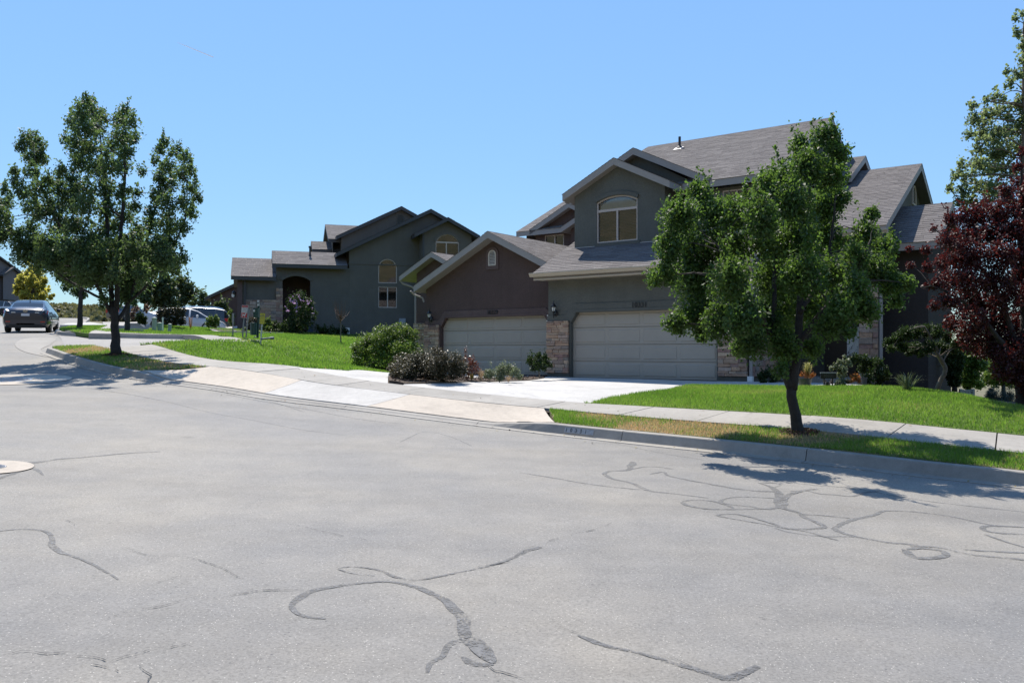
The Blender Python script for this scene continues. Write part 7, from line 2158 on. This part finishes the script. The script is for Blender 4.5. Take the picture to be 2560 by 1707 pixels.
sl = [  # broad loops near the right
    (zR([(530, 380), (520, 400), (500, 420), (420, 425), (395, 438), (430, 460), (520, 480), (600, 515), (720, 530), (880, 550)]), [.1, .16, .1, .08, .1, .08, .08, .09, .07, .05]),
    (zR([(510, 418), (580, 405), (650, 406), (712, 415)]), .05),
    (zR([(605, 440), (670, 428), (690, 445), (780, 465), (900, 487), (1000, 505), (1100, 517), (1200, 520)]), [.04, .06, .06, .07, .08, .08, .08, .08]),
    (zR([(1110, 478), (1150, 490), (1190, 510), (1215, 540), (1215, 575), (1225, 600)]), [.05, .08, .12, .2, .22, .14]),
    (zR([(1130, 478), (1200, 482), (1215, 490), (1190, 500)]), .045),
    (zR([(1220, 560), (1270, 530), (1330, 515), (1390, 508)]), [.12, .11, .08, .08]),
    (zR([(1260, 520), (1330, 515), (1400, 530), (1470, 535), (1550, 542), (1610, 525), (1680, 516)]), [.05, .05, .05, .06, .08, .09, .04]),
    (zR([(1245, 478), (1400, 492), (1560, 505), (1750, 540), (1960, 572), (2352, 615)]), .035),
    (zR([(1215, 595), (1130, 600), (1080, 590), (1000, 582), (940, 572), (950, 555), (1030, 545), (1130, 548), (1200, 552)]), [.08, .07, .06, .06, .06, .05, .05, .05, .04]),
    (zR([(1190, 602), (1080, 602), (950, 603), (850, 598), (775, 582), (760, 568), (800, 560), (880, 562), (950, 578), (1000, 598)]), [.06, .06, .06, .07, .08, .08, .06, .06, .06, .05]),
    (zR([(1225, 598), (1290, 615), (1340, 645), (1410, 675), (1415, 688), (1340, 695), (1240, 692), (1180, 670), (1080, 640), (1000, 625), (920, 630), (980, 645), (1100, 665), (1230, 690), (1330, 705), (1400, 725), (1490, 750)]), [.1, .09, .09, .09, .08, .07, .07, .06, .06, .06, .05, .05, .06, .07, .06, .06, .04]),
    (zR([(1230, 600), (1320, 625), (1420, 632), (1540, 645)]), .05),
    (zR([(1190, 690), (1260, 710), (1400, 728), (1560, 730)]), .04),
    (zR([(1860, 770), (1700, 755), (1560, 728), (1475, 700), (1480, 685), (1540, 655), (1650, 630), (1690, 612), (1750, 610), (1880, 618), (2030, 640), (2120, 660), (2230, 680), (2352, 685)]), [.07, .07, .08, .08, .07, .09, .08, .07, .06, .05, .05, .06, .06, .07]),
    (zR([(2352, 720), (2250, 715), (2180, 705), (2160, 690), (2180, 680), (2260, 682), (2352, 686)]), [.08, .07, .07, .07, .07, .06, .06]),
    (zR([(2170, 720), (2240, 745), (2352, 780)]), .05),
    (zR([(1800, 790), (1810, 810), (1850, 830), (1950, 828), (1990, 815), (1960, 795), (1880, 785), (1810, 790)]), [.12, .1, .1, .09, .08, .08, .08, .08]),
    (zR([(1820, 775), (1950, 780), (2080, 810), (2200, 825), (2352, 838)]), [.07, .07, .07, .08, .1]),
    (zR([(2070, 790), (2200, 800), (2352, 805)]), .06),
    (zR([(0, 432), (150, 455), (260, 475), (400, 495), (600, 515)]), [.04, .06, .05, .06, .04]),
    # foreground loop
    (zN([(630, 785), (560, 780), (480, 768), (410, 740), (385, 690), (420, 640), (500, 590), (620, 560), (780, 535), (950, 515), (1090, 512), (1230, 535), (1350, 570), (1460, 620), (1540, 680), (1610, 740), (1640, 790), (1640, 860), (1670, 920)]), [.04, .06, .06, .07, .1, .1, .08, .06, .06, .055, .06, .07, .08, .09, .1, .12, .13, .1, .12]),
    (zN([(2215, 258), (2100, 285), (2040, 320), (1900, 375), (1750, 415), (1600, 445), (1450, 475), (1300, 500), (1150, 480), (1060, 440), (960, 415), (850, 402), (760, 405), (720, 415)]), [.09, .09, .07, .045, .04, .035, .035, .04, .04, .035, .045, .045, .035, .02]),
    (zN([(720, 420), (800, 445), (880, 460), (990, 468)]), .022),
    (zN([(1670, 915), (1730, 960), (1790, 1040), (1870, 1110)]), [.16, .17, .15, .05]),
    (zN([(1690, 925), (1600, 945), (1530, 990), (1480, 1060), (1400, 1110), (1380, 1180)]), [.08, .08, .06, .05, .04, .03]),
    (zN([(1640, 1060), (1700, 1110), (1780, 1125), (1860, 1115)]), [.04, .08, .08, .04]),
    (zK([(490, 465), (600, 510), (760, 560), (950, 600), (1100, 640), (1300, 700), (1480, 750), (1640, 800), (1760, 830), (1850, 790), (1990, 720)]), [.03, .06, .05, .045, .05, .06, .07, .07, .09, .06, .07]),
    # left
    (zL([(0, 260), (150, 246), (300, 248), (400, 270), (440, 320), (440, 390), (520, 440), (640, 480), (780, 540), (920, 620), (1000, 670)]), [.03, .05, .05, .06, .09, .07, .06, .04, .04, .03, .02]),
    (zM([(290, 1190), (400, 1180), (520, 1165), (700, 1140), (900, 1125), (1150, 1105), (1400, 1080), (1845, 1055)]), [.2, .12, .08, .06, .06, .07, .06, .04]),
    (zM([(-60, 1380), (60, 1340), (200, 1290), (280, 1250), (330, 1220), (260, 1180), (150, 1165), (-40, 1165)]), [.08, .08, .1, .14, .16, .12, .06, .04]),
    (zM([(330, 1240), (430, 1270), (500, 1330)]), [.1, .07, .03]),
    (zM([(110, 165), (300, 185), (450, 210), (510, 240), (480, 255), (380, 255)]), [.05, .07, .12, .2, .14, .04]),
    (zM([(500, 225), (700, 215), (900, 220), (1150, 218), (1350, 200), (1430, 175), (1480, 165)]), [.06, .05, .05, .06, .07, .1, .05]),
    (zM([(920, 165), (1100, 205), (1300, 208)]), [.05, .06, .05]),
    (zM([(1000, 320), (1200, 350), (1480, 395), (1845, 465)]), [.03, .06, .05, .04]),
    (zM([(1600, 270), (1720, 290), (1845, 298)]), .05),
    (zM([(1000, 275), (1150, 295), (1350, 328), (1550, 340)]), [.05, .04, .03, .02]),
    ([(400, 1000), (520, 1030), (640, 1052), (760, 1075), (880, 1090)], [.02, .03, .03, .03, .02]),
    ([(560, 985), (640, 1000), (760, 1022), (900, 1048), (1010, 1060)], [.03, .05, .06, .05, .03]),
    ([(620, 990), (700, 1010), (760, 1030)], .035),
    ([(1000, 1105), (1060, 1080), (1120, 1090), (1180, 1115)], .02),
    ([(1400, 1085), (1500, 1100), (1640, 1130), (1760, 1150)], .02),
]
for i, (px, w) in enumerate(sl):
    seal(px, w, .003 + .0005 * (i % 6), M_SEAL if 20 <= i <= 26 else M_SEAL2, .0, seed=i)
cr = [zL([(910, 1000), (1030, 960), (1160, 930), (1330, 905), (1480, 860), (1640, 815), (1850, 825), (2000, 795), (2200, 762), (2352, 765)]) , zN([(0, 612), (180, 580), (350, 575), (470, 568)]), zL([(100, 1290), (220, 1270), (360, 1300), (520, 1285), (640, 1310), (780, 1320), (890, 1355)]), zL([(930, 1360), (1050, 1310), (1150, 1290), (1270, 1250), (1400, 1240), (1560, 1215)]), zL([(760, 1385), (860, 1405), (950, 1425), (1000, 1445)]),
      zL([(1160, 1395), (1200, 1450), (1250, 1480), (1230, 1535)]), zL([(1040, 400), (1160, 440), (1280, 470), (1540, 480), (1650, 500), (1730, 530), (1800, 550), (1900, 590), (2050, 670)]), zN([(2255, 245), (2275, 215), (2352, 200)]) + zR([(170, 740), (290, 712), (380, 690), (430, 665)]), zN([(2080, 295), (2100, 272), (2180, 255)]), zN([(1740, 420), (1760, 400), (1850, 390), (2000, 360)]),
      zK([(230, 380), (320, 395), (400, 425), (490, 450)]), zK([(1160, 650), (1260, 655), (1340, 690), (1450, 730)]), zN([(1820, 1130), (1870, 1170), (1990, 1200), (2100, 1240)]), zK([(2000, 320), (2100, 345), (2250, 375)]), zL([(550, 170), (630, 205), (610, 225)]), zL([(1310, 700), (1420, 665), (1520, 640)]), zN([(350, 90), (450, 105), (650, 155), (800, 185), (950, 205)])]
for i, px in enumerate(cr):
    seal(px, [.006 + .004 * ((i + j) % 3) for j in range(len(px))], .0085, M_CRACK, .014, 'road_crack', seed=100 + i)

# number painted on the kerb
i0 = idx_x(kl, (1450 - 1280) / FPX * 14.1)
ang = math.atan2(-(kl[i0 + 1][1] - kl[i0 - 1][1]), -(kl[i0 + 1][0] - kl[i0 - 1][0]))
tx, ty = math.cos(ang), math.sin(ang)
dz_ = (float(Hr(*(kl[i0 - 2][:2]))) - float(Hr(*(kl[i0 + 2][:2])))) / (np.linalg.norm(kl[i0 - 2][:2] - kl[i0 + 2][:2]))
kb = bpy.data.objects.new('kerb_number', None); COL.objects.link(kb)
sec_near = min((c for c in kerb.children), key=lambda c: min((Vector((v.co.x + kerb.location.x, v.co.y + kerb.location.y, 0)) - Vector((kl[i0][0], kl[i0][1], 0))).length for v in c.data.vertices))
bpy.data.objects.remove(kb)
M_KPAINT = plain("kerb_paint_pale", (.36, .365, .37), .8, noise=.25, scale=20)
M_KNUM = plain("kerb_paint_number", (.03, .03, .032), .8, noise=.5, scale=30)
Rk = Matrix.Rotation(ang, 4, 'Z') @ Matrix.Rotation(math.atan(dz_), 4, 'Y').inverted() @ Matrix.Rotation(rad(90 - 18), 4, 'X')
ck = np.array([kl[i0][0], kl[i0][1], float(Hr(kl[i0][0], kl[i0][1])) + .092]) + np.array([ty, -tx, 0]) * -.017
def kput(me, mat, name, x=0.0, out=0.0):
    me.materials.clear(); me.materials.append(mat)
    o = link(name, me, kerb)
    M4 = Matrix.Translation(Vector(ck) - kerb.location) @ Rk @ Matrix.Translation(Vector((x, 0, out)))
    o.matrix_local = M4
    return o
m = MB(); m.box((-.3, -.045, -.004), (.3, .045, .004)); o = m.build('number_panel', M_KPAINT); me = o.data; bpy.data.objects.remove(o); kput(me, M_KPAINT, 'number_panel', .04, .004)
for ch, x in (("1", -.2), ("0", -.1), ("3", 0.0), ("3", .1), ("1", .2)):
    kput(text_mesh(ch, .095, .004), M_KNUM, 'kerb_number', x - .02, .0085)

# mulch ring at the pear tree, pebbles and leaves about
def chips(name, label, c, rx, ry, n, size, seed, mound=.06):
    g = np.random.default_rng(seed)
    a = g.random(n) * 6.283; r = np.sqrt(g.random(n))
    P = np.stack([c[0] + rx * r * np.cos(a), c[1] + ry * r * np.sin(a)], 1)
    z = Hy(P[:, 0], P[:, 1]) + .03 + mound * (1 - r ** 2) + g.random(n) * .02
    V = np.zeros((n, 4, 3))
    d1 = g.normal(size=(n, 3)); d1 /= np.linalg.norm(d1, axis=1)[:, None]
    d2 = np.cross(d1, g.normal(size=(n, 3))); d2 /= np.linalg.norm(d2, axis=1)[:, None]
    s_ = size * (.5 + g.random(n))[:, None]
    C = np.column_stack([P, z])
    V[:, 0], V[:, 1], V[:, 2], V[:, 3] = C - d1 * s_ - d2 * s_ * .35, C + d1 * s_ - d2 * s_ * .35, C + d1 * s_ + d2 * s_ * .35, C - d1 * s_ + d2 * s_ * .35
    o = tri_mesh(name, V, g.random(n), M_CHIP, None, 'stuff')
    return o
c_ = at2(1836, 1014, 12.75)
chips('bark_mulch', '', c_, .3, .24, 900, .016, 401, .03)
mb = MB(); mb.lathe([(.28, -.02), (.2, .02), (.1, .03), (0, .04)], (c_[0], c_[1], float(Hy(c_[0], c_[1]))), 20); tag(mb.build('mulch_mound', M_SOIL, smooth=True), kind='structure')
c2 = at2(266, 814, 24.4); chips('bark_mulch', '', c2, .4, .3, 300, .03, 403, .04)
bedA = np.array([p[:2] for p in bed])
g = np.random.default_rng(5); n = 3500
lo, hi = bedA.min(0), bedA.max(0); P = lo + g.random((n, 2)) * (hi - lo); P = P[in_poly(P, bedA)]; n = len(P)
C = np.column_stack([P, Hy(P[:, 0], P[:, 1]) + .06 + g.random(n) * .02])
d1 = g.normal(size=(n, 3)); d1 /= np.linalg.norm(d1, axis=1)[:, None]; d2 = np.cross(d1, g.normal(size=(n, 3))); d2 /= np.linalg.norm(d2, axis=1)[:, None]
s_ = .022 * (.5 + g.random(n))[:, None]
tri_mesh('bark_mulch', np.stack([C - d1 * s_ - d2 * s_ * .4, C + d1 * s_ - d2 * s_ * .4, C + d1 * s_ + d2 * s_ * .4, C - d1 * s_ + d2 * s_ * .4], 1), g.random(n), M_CHIP, None, 'stuff')
# little sprig of dead weed in the gutter
wd_ = hit(Hr, 1568, 1100); tuft('dead_weed', 'dead weed sprig in the gutter right of kerb number', tuple(wd_), 12, .16, .18, L_DRY, 411, .006)
wd_ = hit(Hr, 575, 974); tuft('weed', 'small green weed at the gutter of the wide apron', tuple(wd_), 26, .06, .1, M_BLADE, 412, .012)

# the fine contrail, high and far
p0, p1 = np.array(at2(407, 98, 3000)), np.array(at2(490, 132, 3000))
m, t, p, o = nodes_of("contrail_vapour")
tl = t.nodes.new("ShaderNodeBsdfTranslucent"); tl.inputs[0].default_value = (.6, .62, .66, 1)   # sunlight scattered through ice crystals
t.links.new(tl.outputs[0], o.inputs[0])
tb = MB(); c = (p0 + p1) / 2
tb.tube([tuple(p0 - c), tuple((p0 * .7 + p1 * .3) - c), tuple(p1 - c)], [.4, 1.1, 1.5], 8)
tag(tb.build('contrail', m, None, loc=tuple(c)), 'thin white contrail streak high in the sky above the left tree', 'contrail')
